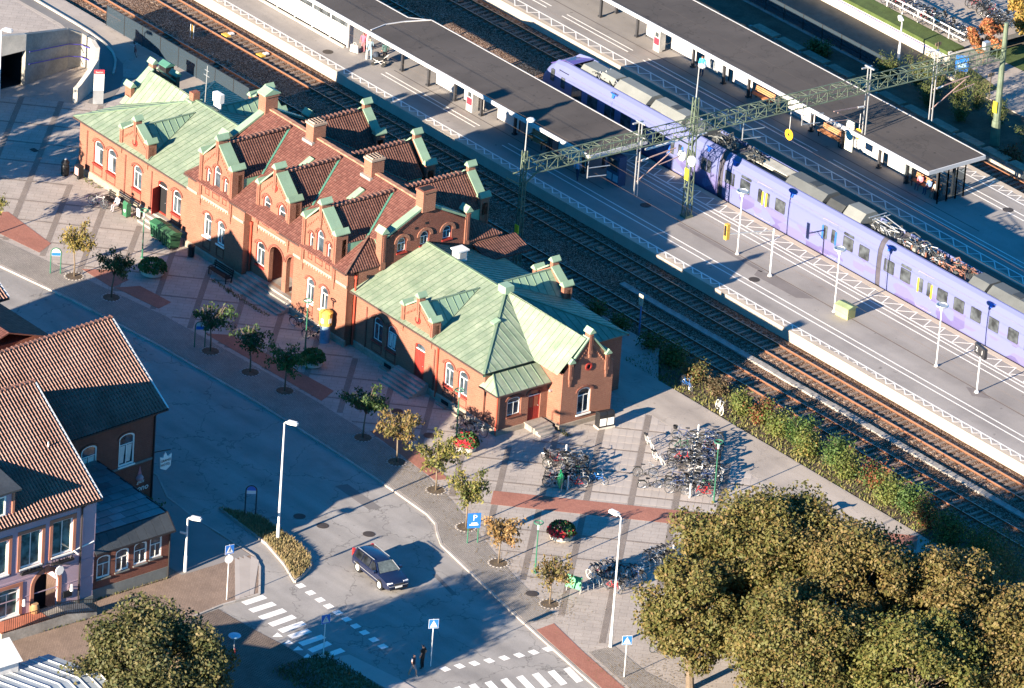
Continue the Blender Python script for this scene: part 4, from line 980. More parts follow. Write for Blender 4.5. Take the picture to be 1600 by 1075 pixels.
mb = MB(); mb.ext([(-36.5,5.3,10.62),(-36.5,6.7,10.62),(-36.5,6.7,10.7),(-36.5,6.0,11.05),(-36.5,5.3,10.7)], (1.0,0,0)); mb.build('pinnacle_cap', m_copper_cap, ST)
# chimneys on the main ridge
for xcx in (-30.3, -23.35):
    mb = MB(); mb.box(xcx-0.45,xcx+0.45,5.5,6.6,9.0,10.45,0); mb.box(xcx-0.5,xcx+0.5,5.44,6.66,10.45,10.6,1)
    ch = mb.build('chimney', [m_brick, m_stone], ST)
    for k in range(4):
        mb = MB(); y = 5.66+0.26*k; mb.box(xcx-0.38,xcx+0.38,y-0.07,y+0.07,10.6,10.72); mb.box(xcx-0.30,xcx+0.30,y-0.045,y+0.045,10.72,10.726,1); mb.build('flue', [m_stone, m_dark], ch)
    mb = MB(); mb.box(xcx-0.6,xcx+0.6,5.3,5.55,8.9,9.28); mb.build('lead_flashing', mat('lead',(0.30,0.27,0.24),0.6), ch)
# roof hatches and vents
def hatch(x, y, z, slope, w=0.9, l=0.62, ax='y'):
    mb = MB(); a = Vector((0,1,slope)).normalized(); u = Vector((1,0,0)); n = u.cross(a); p = Vector((x,y,z))
    q = [p-u*l/2-a*w/2, p+u*l/2-a*w/2, p+u*l/2+a*w/2, p-u*l/2+a*w/2]; mb.ext(q, n*0.14); mb.build('roof_hatch', m_copper_cap, ST)
hatch(-28.6, 4.0, cz(4.0), 0.53, 1.3, 0.55); hatch(-22.6, 4.0, cz(4.0), 0.53, 1.3, 0.55); hatch(-5.6, 3.6, 5.65, 0.336, 0.6, 0.5)
mb = MB(); mb.box(-14.35,-13.65,6.4,7.2,6.2,7.0); mb.box(-14.45,-13.55,6.3,7.3,7.0,7.1); mb.box(-13.64,-13.60,6.5,7.1,6.45,6.9,1); mb.build('roof_ventilator', [m_whitemetal, m_steel], ST)
mb = MB(); mb.box(-45.4,-44.9,5.9,6.5,6.2,7.1,0); mb.box(-45.5,-44.8,5.7,6.7,5.9,6.5,1); mb.build('chimney', [m_brick, m_copper_cap], ST)
mb = MB(); mb.cyl((-44.4,6.6,6.2),(-44.3,6.6,9.4),0.03,n=5); mb.beam((-44.7,6.6,8.6),(-44.0,6.6,8.6),0.03); mb.beam((-44.6,6.6,9.0),(-44.1,6.6,9.0),0.03); mb.build('aerial', m_steel, ST)
mb = MB(); mb.box(-43.9,-43.0,6.9,7.3,6.75,7.45,0); mb.box(-43.8,-43.2,6.86,6.9,6.82,7.38,1); mb.box(-43.85,-43.05,7.0,7.1,6.2,6.75,0); mb.build('air_conditioner', [m_whitemetal, m_steel], ST)
mb = MB(); mb.box(-8.35,-7.5,5.85,6.6,6.3,6.95); mb.build('ridge_box', m_copper_cap, ST)
# platform canopy roof behind the centre block (red tiles)
mb = MB(); mb.ext([(-17.0,10.3,5.3),(-15.1,10.3,4.75),(-15.1,14.2,4.75),(-17.0,14.2,5.3)], (0,0,0.12)); mb.build('rear_awning', m_tile_x, ST)
# downpipes at the bay corners
MAT['red_pipe']
for x, y, z1, mm in ((-29.15,-0.12,4.6,'red_pipe'),(-16.7,-0.15,5.5,'red_pipe'),(-36.75,-0.08,4.2,'red_pipe'),(-7.15,-0.08,4.2,'red_pipe')):
    mb = MB(); mb.cyl((x,y,0.15),(x,y,z1),0.07,n=8); mb.cyl((x,y,z1-0.25),(x,y,z1),0.11,n=8); mb.build('downpipe', MAT[mm], ST)
for xc, s in ((-36.2,-1),(-29.3,1),(-23.3,-1),(-17.0,1)):
    mb = MB(); mb.box(min(xc,xc-s*1.25),max(xc,xc-s*1.25),-0.75,-0.64,4.5,4.7); mb.build('cornice', m_stone, ST)
for q in ((-36.35,-34.8),(-30.8,-28.75),(-24.75,-22.4),(-18.4,-16.85)): mb = MB(); mb.box(*q,-1.0,-0.8,5.6,5.72); mb.build('gutter', MAT['gutter_brown'], CRF)
# entrance steps
def steps_block(name, x0, x1, y0, n, tread=0.32, z=0.72, m=None):
    root = None
    for k in range(n):
        mb = MB(); zt = z*(n-k)/n; mb.box(x0-0.0, x1, y0-tread*(k+1), y0-tread*k if k else y0, 0, zt-0.002*k)
        o = mb.build('step' if root else name, m or m_conc_d, root or ST)
        root = root or o
steps_block('entrance_steps', -29.15,-23.35, 0.0, 5, 0.36, 0.72); steps_block('side_steps', -11.5,-8.0, -0.02, 5, 0.34, 0.75)
steps_block('door_steps', -41.2,-38.9, -0.02, 4, 0.33, 0.72)
mb = MB(); mb.box(-0.5,0.75,2.55,4.1,0,0.42); pst = mb.build('porch_steps', m_conc_d, ST)
for k, (x, z) in enumerate(((1.05,0.28),(1.35,0.14))): mb = MB(); mb.box(0.75+0.3*k,x,2.6,4.05,0,z); mb.build('step', m_conc_d, pst)
# ------------------------------------------------------------------ lilac commuter train
def livery():
    m, t, b = nodes_of('lilac_livery')
    tc = t.nodes.new('ShaderNodeTexCoord').outputs['Object']
    mp = t.nodes.new('ShaderNodeMapping'); mp.inputs['Scale'].default_value = (0.55, 0.0, 0.9); t.links.new(tc, mp.inputs[0])
    v = t.nodes.new('ShaderNodeTexVoronoi'); v.inputs['Scale'].default_value = 1.0; v.distance = 'MANHATTAN'; t.links.new(mp.outputs[0], v.inputs['Vector'])
    sp = t.nodes.new('ShaderNodeSeparateColor'); t.links.new(v.outputs['Color'], sp.inputs[0])
    sx = t.nodes.new('ShaderNodeSeparateXYZ'); t.links.new(tc, sx.inputs[0])
    low = math_node(t, 'SUBTRACT', 1.25, math_node(t, 'MULTIPLY', sx.outputs[2], 0.42))     # facets fade towards the roof
    f = math_node(t, 'MULTIPLY', sp.outputs[0], low)
    c = ramp(t, f, [(0.0, (0.105,0.118,0.24,1)), (0.30, (0.112,0.122,0.245,1)), (0.31, (0.110,0.104,0.218,1)), (0.48, (0.110,0.104,0.218,1)), (0.49, (0.090,0.080,0.185,1)), (0.75, (0.078,0.068,0.165,1))])
    t.links.new(c, b.inputs['Base Color']); b.inputs['Roughness'].default_value = 0.45; b.inputs['Specular IOR Level'].default_value = 0.25
    return m
m_livery = livery()
m_trainroof = mat('train_roof_grey', (0.085,0.09,0.09), 0.6, 0.12, 0.8, 8.0, 0.12)
m_trainroof2 = mat('roof_unit_grey', (0.16,0.165,0.155), 0.6, 0.10, 0.8, 8.0, 0.1)
m_trainroof3 = mat('roof_unit_dark', (0.04,0.042,0.042), 0.6, 0.15, 1.0, 8.0, 0.12)
m_purple = mat('dark_purple', (0.10,0.06,0.24), 0.35, 0.05)
m_tglass = glass_mat('train_glass', (0.035,0.04,0.045), 0.06)
m_yellow = mat('door_yellow', (0.72,0.40,0.03), 0.4, 0.03)
m_tblue = mat('train_blue', (0.02,0.10,0.50), 0.4, 0.03)
TY = 29.75; TS = -1.62
TR = thing('commuter_train', 'lilac commuter train with faceted livery and grey roof units at the platform', 'train', (0, TY, 0))
SEC = [(1.50,0.30),(1.60,0.62),(1.63,1.5),(1.62,2.6),(1.57,3.3),(1.36,3.86),(1.12,4.08),(1.0,4.10),(0.98,3.86)]
def section(x, sy=1.0, ztop=4.10, zb=0.30, tilt=0.0):
    f = (ztop-zb)/(4.10-0.30); half = [(y*sy, zb+(z-0.30)*f) for y, z in SEC]
    pts = [(x+tilt*(z-zb), -y, z) for y, z in half] + [(x+tilt*(z-zb), y, z) for y, z in half[::-1]]
    return pts
def loft(mb, secs, m=0, mtop=None):
    i0 = len(mb.v); n = len(secs[0])
    for s in secs: mb.v += [tuple(p) for p in s]
    for k in range(len(secs)-1):
        for j in range(n):
            j2 = (j+1) % n; mb.f.append((i0+k*n+j, i0+k*n+j2, i0+(k+1)*n+j2, i0+(k+1)*n+j)); mb.m.append(mtop if (mtop is not None and j == n//2-1) else m)
    mb.f.append(tuple(i0+j for j in range(n))); mb.m.append(m); mb.f.append(tuple(i0+(len(secs)-1)*n+j for j in reversed(range(n)))); mb.m.append(m)
def carriage(x0, x1, nose=False):
    mb = MB()
    if nose:
        secs = [section(-32.05,0.62,1.9,0.35), section(-31.75,0.80,2.55,0.33), section(-31.1,0.92,3.3,0.32), section(-30.3,0.97,3.95,0.30), section(-29.2,1.0,4.10,0.30), section(x1)]
    else: secs = [section(x0), section(x1)]
    loft(mb, secs, 0, 1)
    return mb.build('carriage', [m_livery, m_trainroof], TR, merge=True)
cars = [carriage(-32,-10.9,True), carriage(-10.35,6.72), carriage(7.22,24.3), carriage(24.8,46)]
for a in (-10.9, 6.72, 24.3):
    mb = MB(); mb.ext([(a-0.02,y*0.97,z) for y, z in [(-p[0],p[1]) for p in SEC]+[p for p in SEC[::-1]]], (0.56,0,0)); mb.build('gangway_bellows', mat('bellows',(0.06,0.055,0.07),0.8,0.2,1.0,12.0,0.3), TR)
mb = MB(); mb.ext([(-30.9,-1.30,3.48),(-30.9,1.30,3.48),(-28.6,1.05,4.14),(-28.6,-1.05,4.14),(-29.6,-1.05,4.12)], (0,0,0.04)); mb.build('cab_roof', m_purple, cars[0])
def side_panel(par, name, x0, x1, z0, z1, m, d=0.012, r=0.06):
    def yy(z):
        for (ya, za), (yb, zb) in zip(SEC, SEC[1:]):
            if za <= z <= zb: return -(ya+(yb-ya)*(z-za)/(zb-za))
        return -1.6
    mb = MB(); q = [(x0+r,z0),(x1-r,z0),(x1,z0+r),(x1,z1-r),(x1-r,z1),(x0+r,z1),(x0,z1-r),(x0,z0+r)]
    zm = (z0+z1)/2
    mb.ext([(x, yy(z)-d, z) for x, z in q], (0, 0.02, 0)); return mb.build(name, m, par)
m_gasket = mat('window_rubber', (0.02,0.02,0.025), 0.6)
def twin(par, x0, x1=None, z0=1.95, z1=2.93):
    x1 = x1 or x0+1.11; o = side_panel(par, 'window', x0, x1, z0, z1, m_gasket); side_panel(o, 'pane', x0+0.035, x1-0.035, z0+0.035, z1-0.035, m_tglass, 0.017)
def tdoor(par, x0, col, open_blue=False):
    w = 1.64; mid = x0+w/2
    o = side_panel(par, 'door', x0-0.03, x0+w+0.03, 0.66, 3.36, mat('door_seal',(0.22,0.19,0.34),0.5), 0.006)
    for a, b in ((x0,mid-0.012),(mid+0.012,x0+w)): side_panel(o, 'door_leaf', a, b, 0.70, 3.33, m_livery, 0.014)
    for a in (x0+0.18, mid+0.22): side_panel(o, 'pane', a, a+0.42, 1.85, 2.90, m_tglass, 0.022)
    for a in ((x0+0.62, x0+1.02) if col is m_yellow and not open_blue else (x0-0.02+0.02, x0+w-0.2)): side_panel(o, 'colour_strip', a, a+0.17, 1.75, 2.85, col, 0.024)
for c in (-27.94,-26.1,-24.07,-22.19,-20.38): twin(cars[0], c, c+1.16, 1.5, 2.82)
twin(cars[0], -18.2, -17.1); twin(cars[0], -14.55,-13.5); twin(cars[0], -12.86); side_panel(cars[0], 'cab_window', -30.5,-30.08,2.35,3.3, m_tglass, 0.0)
tdoor(cars[0], -16.55, m_tblue)
o = side_panel(cars[0], 'cab_door', -29.64,-28.5,0.7,3.5, m_livery, 0.012); side_panel(o, 'door_seam', -29.64,-29.58,0.7,3.5, m_gasket, 0.016); side_panel(o, 'door_seam', -28.56,-28.5,0.7,3.5, m_gasket, 0.016); side_panel(o, 'door_seam', -29.58,-28.56,3.43,3.49, m_gasket, 0.016); side_panel(o, 'pane', -29.25,-28.78,2.2,3.05, m_tglass, 0.02)
for c in (-10.17,-8.43,-4.49): twin(cars[1], c)
side_panel(cars[1], 'destination_display', -8.4,-7.25,3.0,3.22, m_tglass, 0.016)
tdoor(cars[1], -6.59, m_yellow); tdoor(cars[1], 0.72, m_tblue)
for c in (3.04,4.78): twin(cars[1], c)
side_panel(cars[1], 'destination_display', 3.04,4.15,3.0,3.22, m_tglass, 0.016)
for c in (7.5,9.27,13.22,15.0,16.8,18.66,20.72,22.5): twin(cars[2], c)
side_panel(cars[2], 'destination_display', 9.27,10.38,3.0,3.22, m_tglass, 0.016)
o_ = tdoor(cars[2], 11.12, m_yellow, True)
for x, par in ((-2.9,cars[1]),(-9.3,cars[1]),(7.8,cars[2]),(18.7,cars[2]),(-12.2,cars[0]),(-23.3,cars[0])):  # T-shaped blue marks with a thin stem down the carriage sides
    mb = MB(); mb.ext([(x-0.1,-1.50,3.55),(x+0.1,-1.50,3.55),(x+0.13,-1.42,3.80),(x+0.42,-1.39,3.88),(x-0.42,-1.39,3.88),(x-0.13,-1.42,3.80)][:6], (0,-0.1,0.01)); mb.beam((x,-1.63,1.0),(x,-1.60,3.3),0.05,0.02,1); mb.build('blue_t_mark', [m_tblue, mat('blue_line',(0.18,0.18,0.42),0.5)], par)
for c in cars[:3]:
    mb = MB(); x0, x1 = ((-28.2,-11.0) if c is cars[0] else (-10.3,6.6) if c is cars[1] else (7.3,24.2)); mb.beam((x0,-1.53,3.42),(x1,-1.53,3.42),0.02,0.02); mb.build('roof_joint', mat('joint_line',(0.14,0.12,0.22),0.6), c)
put_text('carriage_number', '61002', 0.30, m_black, cars[0], (1,0,0), (0,0.55,1), (-23.3,-1.40,3.86), 0.003)
# running gear visible under the skirts
mb = MB()
for a, b in ((-29,-12),(-10,6.5),(8,24)): mb.box(a,b,-1.35,1.35,0.12,0.34)
for x in (-10.6, 6.95, 24.5):
    for s in (-0.9, 0.9):
        mb.cyl((x+s,-1.45,0.42),(x+s,1.45,0.42),0.42,n=12)
mb.build('running_gear', m_trainroof3, TR)
# roof units
def unit(par, x0, x1, w, z0, z1, m, bev=0.45, grille=True, end=0.25):
    mb = MB(); h = z1-z0; s = [( -w,z0),(-w,z0+h*0.35),(-w+bev,z1),(w-bev,z1),(w,z0+h*0.35),(w,z0)]
    mb.ext([(x0,y,z) for y, z in s], (x1-x0,0,0), 0)
    if grille:
        for k in range(8): mb.box(x0+0.2+k*0.13,x0+0.27+k*0.13,-w-0.02,-w+0.2,z0+0.02,z0+h*0.33,1)
        mb.box(x0+(x1-x0)*0.45,x0+(x1-x0)*0.65,-0.35,0.35,z1,z1+0.03,1)
    mb.build('roof_unit', [m, m_trainroof3], par)
unit(cars[0], -28.0,-26.2,0.85,3.86,4.35,m_trainroof2,0.3,False); unit(cars[0], -25.9,-24.3,0.7,3.86,4.5,m_trainroof2,0.2,False)
unit(cars[0], -23.9,-20.2,0.97,3.9,4.62,m_trainroof2,0.55,False); unit(cars[0], -19.7,-16.2,0.97,3.9,4.6,m_trainroof2,0.5); unit(cars[0], -15.9,-13.8,0.85,3.86,4.3,m_trainroof,0.4,False)
unit(cars[1], -4.3,-0.2,0.97,3.9,4.6,m_trainroof,0.5); unit(cars[1], 0.2,1.9,0.95,3.9,4.5,m_trainroof3,0.4,False); unit(cars[1], 2.1,4.0,0.97,3.9,4.7,m_trainroof2,0.5,False)
unit(cars[2], 15.6,17.3,0.95,3.9,4.55,m_trainroof,0.45,False); unit(cars[2], 17.6,21.8,0.97,3.9,4.6,m_trainroof,0.5)
mb = MB(); mb.box(-9.4,-6.4,-0.4,0.55,4.0,4.06); mb.box(-8.0,-5.0,-0.2,0.8,4.06,4.12); mb.build('roof_walkway', mat('roof_cream',(0.42,0.39,0.32),0.7), cars[1])
mb = MB(); mb.box(22.2,26,-0.5,0.7,4.0,4.06); mb.build('roof_walkway', MAT['roof_cream'], cars[2])
# cable bundles and pantograph
random.seed(11); m_ins = mat('insulator_brown', (0.22,0.10,0.07), 0.4, 0.1)
def clutter(par, x0, x1, n, m_a):
    mb = MB()
    for k in range(n):
        x = random.uniform(x0, x1); y = random.uniform(-0.75, 0.75); l = random.uniform(0.3, 1.1); z = 3.95+random.random()*0.35
        p = [(x, y, z), (x+l*0.4, y+random.uniform(-.2,.2), z+random.uniform(0.05,0.3)), (x+l, y+random.uniform(-.35,.35), z+random.uniform(-0.1,0.1))]
        mb.tube(p, random.uniform(0.02,0.05), 5, random.choice((0,0,1)))
        if k % 3 == 0: mb.box(x,x+random.uniform(0.15,0.4),y,y+random.uniform(0.1,0.3),3.87,3.98+random.random()*0.3,random.choice((0,1,2)))
    mb.build('roof_cabling', [m_trainroof3, m_a, m_trainroof2], par)
clutter(cars[0], -26.9,-24.2, 34, m_steel); clutter(cars[0], -13.6,-11.2, 40, m_trainroof2); clutter(cars[1], -10.1,-8.2, 26, m_trainroof3)
clutter(cars[1], 4.2,6.2, 46, m_steel); clutter(cars[2], 7.4,11.5, 60, m_steel); clutter(cars[2], 11.2,14.8, 46, m_ins)
mb = MB()
for y in (-0.45, 0.45):
    mb.beam((4.6,y,4.05),(7.4,y*0.6,4.55),0.06); mb.beam((7.4,y*0.6,4.55),(4.9,y,4.75),0.05)
for x in (4.7, 5.1): mb.beam((x,-0.85,4.78),(x,0.85,4.78),0.06)
for k in range(6): mb.cyl((8.3+0.75*k,-0.5,3.9),(8.3+0.75*k,-0.5,4.3),0.09,0.06,8,1); mb.cyl((8.5+0.75*k,0.5,3.9),(8.5+0.75*k,0.5,4.3),0.09,0.06,8,1)
stuff(mb.build('pantograph', [m_steel, m_ins], cars[1]))

# ------------------------------------------------------------------ platform canopies
m_felt = asphalt('roofing_felt', (0.080,0.068,0.062), 0.3, (0.5, 0.12, 1), 0.0)
m_fascia = mat('white_fascia', (0.46,0.45,0.45), 0.6, 0.05)
m_post = mat('dark_post', (0.035,0.035,0.04), 0.5, 0.1)
m_wpanel = mat('white_panel', (0.50,0.48,0.47), 0.6, 0.04)
m_bench = mat('bench_wood', (0.42,0.19,0.09), 0.6, 0.12)
def clear_glass():
    m, t, b = nodes_of('shelter_glass'); g = t.nodes.new('ShaderNodeBsdfTransparent'); g.inputs[0].default_value = (0.72,0.78,0.80,1)
    mx = t.nodes.new('ShaderNodeMixShader'); mx.inputs[0].default_value = 0.22; b.inputs['Base Color'].default_value = (0.08,0.10,0.11,1); b.inputs['Roughness'].default_value = 0.05
    t.links.new(g.outputs[0], mx.inputs[1]); t.links.new(b.outputs[0], mx.inputs[2]); t.links.new(mx.outputs[0], t.nodes['Material Output'].inputs[0]); return m
m_clear = clear_glass()
def canopy(name, label, poly, zt, posts, yposts):
    c = thing(name, label, 'platform canopy', (poly[0][0], poly[0][1], PZ)); off = Vector((-poly[0][0], -poly[0][1], -PZ))
    def b(mb, nm, mats): o = mb.build(nm, mats, c); o.location = off; return o
    xs = [p[0] for p in poly]; ys = [p[1] for p in poly]
    # roofing sheets in long lengths
    ym = (min(ys)+max(ys))/2; x = min(xs)
    cuts = [min(xs)+k*(max(xs)-min(xs))/4 for k in range(5)]
    for k in range(4):
        pl = clip(clip(poly, -1, 0, -cuts[k]), 1, 0, cuts[k+1])
        for lo, hi in ((min(ys), ym), (ym, max(ys))):
            q = clip(clip(pl, 0, -1, -lo), 0, 1, hi)
            if len(q) < 3: continue
            mb = MB(); s = lambda y: zt-0.05+abs(y-ym)*0.0
            mb.ext([(p[0],p[1],zt-0.14) for p in q], (0,0,0.14-0.002*(k % 2)-0.003*(lo < ym-0.1))); b(mb, 'roof_sheet', m_felt)
    n = len(poly)
    for k in range(n):
        a = Vector((*poly[k], zt-0.13)); e = Vector((*poly[(k+1) % n], zt-0.13)); mb = MB(); mb.beam(a, e, 0.10, 0.30, 0); b(mb, 'fascia', m_fascia)
    for x in posts:
        for y in yposts:
            mb = MB(); mb.box(x-0.09,x+0.09,y-0.09,y+0.09,PZ,zt-0.14); mb.box(x-0.16,x+0.16,y-0.16,y+0.16,PZ,PZ+0.12); b(mb, 'post', m_post)
        mb = MB(); mb.beam((x,min(ys)+0.2,zt-0.22),(x,max(ys)-0.2,zt-0.22),0.12,0.16); b(mb, 'rafter', m_post)
    return c, b
c1, b1 = canopy('platform_canopy', 'long dark flat canopy with white edge on the near platform, behind the station', ccw([(-62,20.0),(-16.0,20.0),(-16.0,25.45),(-41.6,25.45),(-42.9,24.2),(-62,24.2)]), 3.62, (-40.6,-37.4,-34.2,-31.0,-27.0,-23.0,-19.0), (22.0,24.0))
mb = MB(); mb.beam((-42.4,20.2,3.66),(-42.7,21.8,3.66),0.10,0.06); mb.beam((-42.7,21.8,3.66),(-42.4,23.4,3.66),0.10,0.06); mb.beam((-42.4,23.4,3.66),(-41.6,25.4,3.66),0.10,0.06); b1(mb, 'roof_upstand', m_fascia)
c2, b2 = canopy('platform_canopy', 'long dark flat canopy with white edge on the far platform, right of the train', ccw([(-62,39.85),(-0.95,39.85),(-0.95,45.5),(-62,45.5)]), 3.62, (-40.9,-36.5,-33.4,-29.8,-26.2,-23.3,-19.8,-16.0,-12.5,-8.3,-5.2,-1.9), (41.8,43.4))
c2['group'] = c1['group'] = 'platform canopies'
# wind-screens: white lower panels, glass above
def screen(bf, x0, x1, y, white=True, ticket=False):
    mb = MB(); mb.box(x0,x1,y-0.03,y+0.03,PZ+0.15,PZ+1.15,0); bf(mb, 'wind_screen', m_wpanel if white else mat('grey_panel',(0.25,0.27,0.29),0.5))
    mb = MB(); mb.box(x0+0.05,x1-0.05,y-0.01,y+0.01,PZ+1.2,PZ+2.25); bf(mb, 'screen_glass', m_clear)
    mb = MB()
    for x in (x0, x1): mb.box(x-0.03,x+0.03,y-0.04,y+0.04,PZ,PZ+2.3)
    mb.box(x0,x1,y-0.03,y+0.03,PZ+1.15,PZ+1.2); mb.box(x0,x1,y-0.03,y+0.03,PZ+2.25,PZ+2.3); bf(mb, 'screen_frame', m_post)
for a, b_ in ((-37.2,-34.8),(-33.8,-31.4),(-29.8,-27.2),(-26.5,-23.4),(-22.6,-19.3)): screen(b1, a, b_, 22.6, True)
for a, b_ in ((-36.2,-34.2),(-33.2,-30.2),(-29.3,-26.4),(-25.9,-23.6),(-19.5,-16.4),(-12.2,-8.6),(-8.1,-5.4)): screen(b2, a, b_, 42.5, a not in (-29.3,))
for x in (-5.0,-1.3):
    mb = MB(); mb.box(x-0.02,x+0.02,41.3,43.9,PZ+0.1,PZ+2.3); b2(mb, 'end_glass', m_clear)
mb = MB()
for x in (-1.25,-1.25):
    for y in (41.3,42.2,43.1,43.9): mb.box(x-0.04,x+0.04,y-0.04,y+0.04,PZ,PZ+2.6)
b2(mb, 'end_posts', m_post)
def bench(x, y, z, rz, label, L=1.9, m=None, group=None):
    m = m or m_bench; t = thing('bench', label, 'bench', (x,y,z), rz, group)
    for k in range(4): mb = MB(); mb.box(-L/2,L/2,-0.30+0.13*k,-0.20+0.13*k,0.42,0.46); mb.build('seat_slat', m, t)
    for k in range(3): mb = MB(); mb.box(-L/2,L/2,0.24+0.03*k,0.27+0.03*k,0.55+0.14*k,0.66+0.14*k); mb.build('back_slat', m, t)
    for s in (-1, 1):
        mb = MB(); xx = s*(L/2-0.15); mb.beam((xx,-0.28,0),(xx,-0.28,0.42),0.06); mb.beam((xx,0.2,0),(xx,0.36,0.98),0.06); mb.beam((xx,-0.3,0.40),(xx,0.24,0.40),0.06); mb.beam((xx,-0.28,0.62),(xx,0.26,0.62),0.05); mb.beam((xx,-0.28,0.42),(xx,-0.28,0.62),0.05); mb.build('leg', m_black, t)
    return t
bench(-13.9,42.0,PZ,0,'wooden bench under the far canopy behind the yellow disc sign', 2.6); bench(-3.4,42.1,PZ,0,'wooden bench in the glazed shelter at the canopy end', 2.8); bench(-22.0,42.1,PZ,0,'wooden bench under the far canopy below the blue-shirted person', 2.2); bench(-24.6,22.2,PZ,0,'shaded bench under the near canopy', 2.0)
# ticket machines
for x, y, bf, lab in ((-32.1,22.0,b1,'red and grey ticket machine under the near canopy'),(-33.6,41.6,b2,'red and grey ticket machine under the far canopy')):
    t = thing('ticket_machine', lab, 'ticket machine', (x,y,PZ))
    mb = MB(); mb.box(-0.35,0.35,-0.3,0.3,0,1.75); mb.build('cabinet', mat('machine_grey',(0.45,0.44,0.43),0.5), t)
    mb = MB(); mb.box(-0.3,0.3,-0.32,-0.29,0.55,1.1); mb.build('front_panel', mat('machine_red',(0.55,0.03,0.05),0.4), t)
    mb = MB(); mb.box(-0.2,0.2,-0.32,-0.295,1.2,1.55); mb.build('screen', m_tglass, t)
# white glazed shelter at the left end of the near canopy
sh = thing('waiting_hall', 'white glazed waiting hall under the near canopy at the upper left', 'waiting shelter', (-46.2,21.15,PZ))
x = -46.2
for k in range(9):
    xa, xb = x-2.2*(k+1), x-2.2*k; o_ = Vector((46.2,-21.15,-PZ))
    mb = MB(); mb.box(xa+0.06,xb-0.06,21.10,21.16,PZ+0.15,PZ+1.55); q = mb.build('lower_panel', m_wpanel, sh); q.location = o_
    mb = MB(); mb.box(xa+0.06,xb-0.06,21.12,21.15,PZ+1.6,PZ+2.75); q = mb.build('pane', m_tglass, sh); q.location = o_
    mb = MB(); mb.box(xb-0.06,xb+0.06,21.07,21.19,PZ,PZ+2.95); q = mb.build('mullion', m_whitemetal, sh); q.location = o_
    mb = MB(); mb.box(xa+0.06,xb-0.06,21.08,21.18,PZ+1.55,PZ+1.6); q = mb.build('rail', m_whitemetal, sh); q.location = o_
mb = MB(); mb.box(-66,-46.2,23.9,24.0,PZ,PZ+2.95); mb.box(-46.3,-46.2,21.2,23.9,PZ,PZ+2.95); q = mb.build('back_wall', m_wpanel, sh); q.location = o_
mb = MB(); mb.box(-66,-46.25,20.75,20.98,PZ,PZ+0.10); q = mb.build('kerb', m_conc, sh); q.location = o_
mb = MB(); mb.box(-43.78,-43.66,20.98,21.1,PZ,PZ+2.95); q = mb.build('mullion', m_whitemetal, sh); q.location = o_

# ------------------------------------------------------------------ overhead-line gantry
GA = thing('overhead_gantry', 'pale green lattice gantry spanning tracks, platforms and train', 'gantry', (-10.1,8.6,0))
GO = Vector((10.1,-8.6,0))
def gb(mb, nm, m=None, par=None):
    o = mb.build(nm, m or m_green_st, par or GA); o.location = GO if par is None else (0,0,0); return o
def lattice_mast(x, y, h, w0, w1, zb=0.0, tube=False):
    mb = MB()
    if tube:
        mb.cyl((x,y,zb),(x,y,h),w0,w1,10); mb.cyl((x,y,zb),(x,y,zb+2.0),w0*1.35,w0*1.1,10)
    else:
        for sx in (-1, 1):
            for sy in (-1, 1): mb.beam((x+sx*w0/2,y+sy*w0/2,zb),(x+sx*w1/2,y+sy*w1/2,h),0.07)
        n = int((h-zb)/0.75)
        for k in range(n):
            z0 = zb+(h-zb)*k/n; z1 = zb+(h-zb)*(k+1)/n; wa = w0+(w1-w0)*k/n; wb = w0+(w1-w0)*(k+1)/n; s = 1 if k % 2 else -1
            for sy in (-1, 1): mb.beam((x-s*wa/2,y+sy*wa/2,z0),(x+s*wb/2,y+sy*wb/2,z1),0.04); mb.beam((x-wa/2,y+sy*wa/2,z0),(x+wa/2,y+sy*wa/2,z0),0.04)
            for sx in (-1, 1): mb.beam((x+sx*wa/2,y-s*wa/2,z0),(x+sx*wb/2,y+s*wb/2,z1),0.04)
        mb.box(x-w0/2-0.1,x+w0/2+0.1,y-w0/2-0.1,y+w0/2+0.1,zb,zb+0.15)
    gb(mb, 'mast')
lattice_mast(-10.1,8.6,9.0,0.36,0.26); lattice_mast(-9.15,23.75,10.1,0.5,0.3,PZ); lattice_mast(-7.95,53.2,10.0,0.30,0.17,0,True)
for (x, y), z in (((-10.1,8.35),2.3),((-9.15,23.45),3.6),((-7.95,52.9),2.7)):
    mb = MB(); mb.box(x-0.2,x+0.2,y-0.05,y+0.02,z,z+0.9); gb(mb, 'warning_plate', mat('plate_yellow',(0.75,0.62,0.03),0.5))
mb = MB(); mb.box(-10.25,-9.95,8.2,8.3,1.0,1.6); gb(mb, 'number_plate', m_whitemetal)
# beam, bay by bay
def beam_x(y): return -10.1+(y-8.6)*(2.15/44.6)
zl, zt_ = 7.25, 8.15; y = 9.4; bays = []
while y < 52.5: bays.append(y); y += 0.95
for side, nm in ((-0.42,'near'),(0.42,'far')):
    pass
ch = MB()
for sx in (-0.42, 0.42):
    for z in (zl, zt_): ch.beam((beam_x(9.0)+sx,8.9,z+0.0),(beam_x(53)+sx,53.0,z),0.07)
gb(ch, 'beam_chord')
for k, y in enumerate(bays):
    mb = MB(); x = beam_x(y); x2 = beam_x(y+0.95); s = k % 2
    for sx in (-0.42, 0.42):
        mb.beam((x+sx,y,zl),(x+sx,y,zt_),0.032); mb.beam((x+sx,y,zl if s else zt_),(x2+sx,y+0.95,zt_ if s else zl),0.028)
    for z in (zl, zt_): mb.beam((x-0.42,y,z),(x+0.42,y,z),0.03); mb.beam((x+(-0.42 if s else 0.42),y,z),(x2+(0.42 if s else -0.42),y+0.95,z),0.026)
    gb(mb, 'beam_lattice')
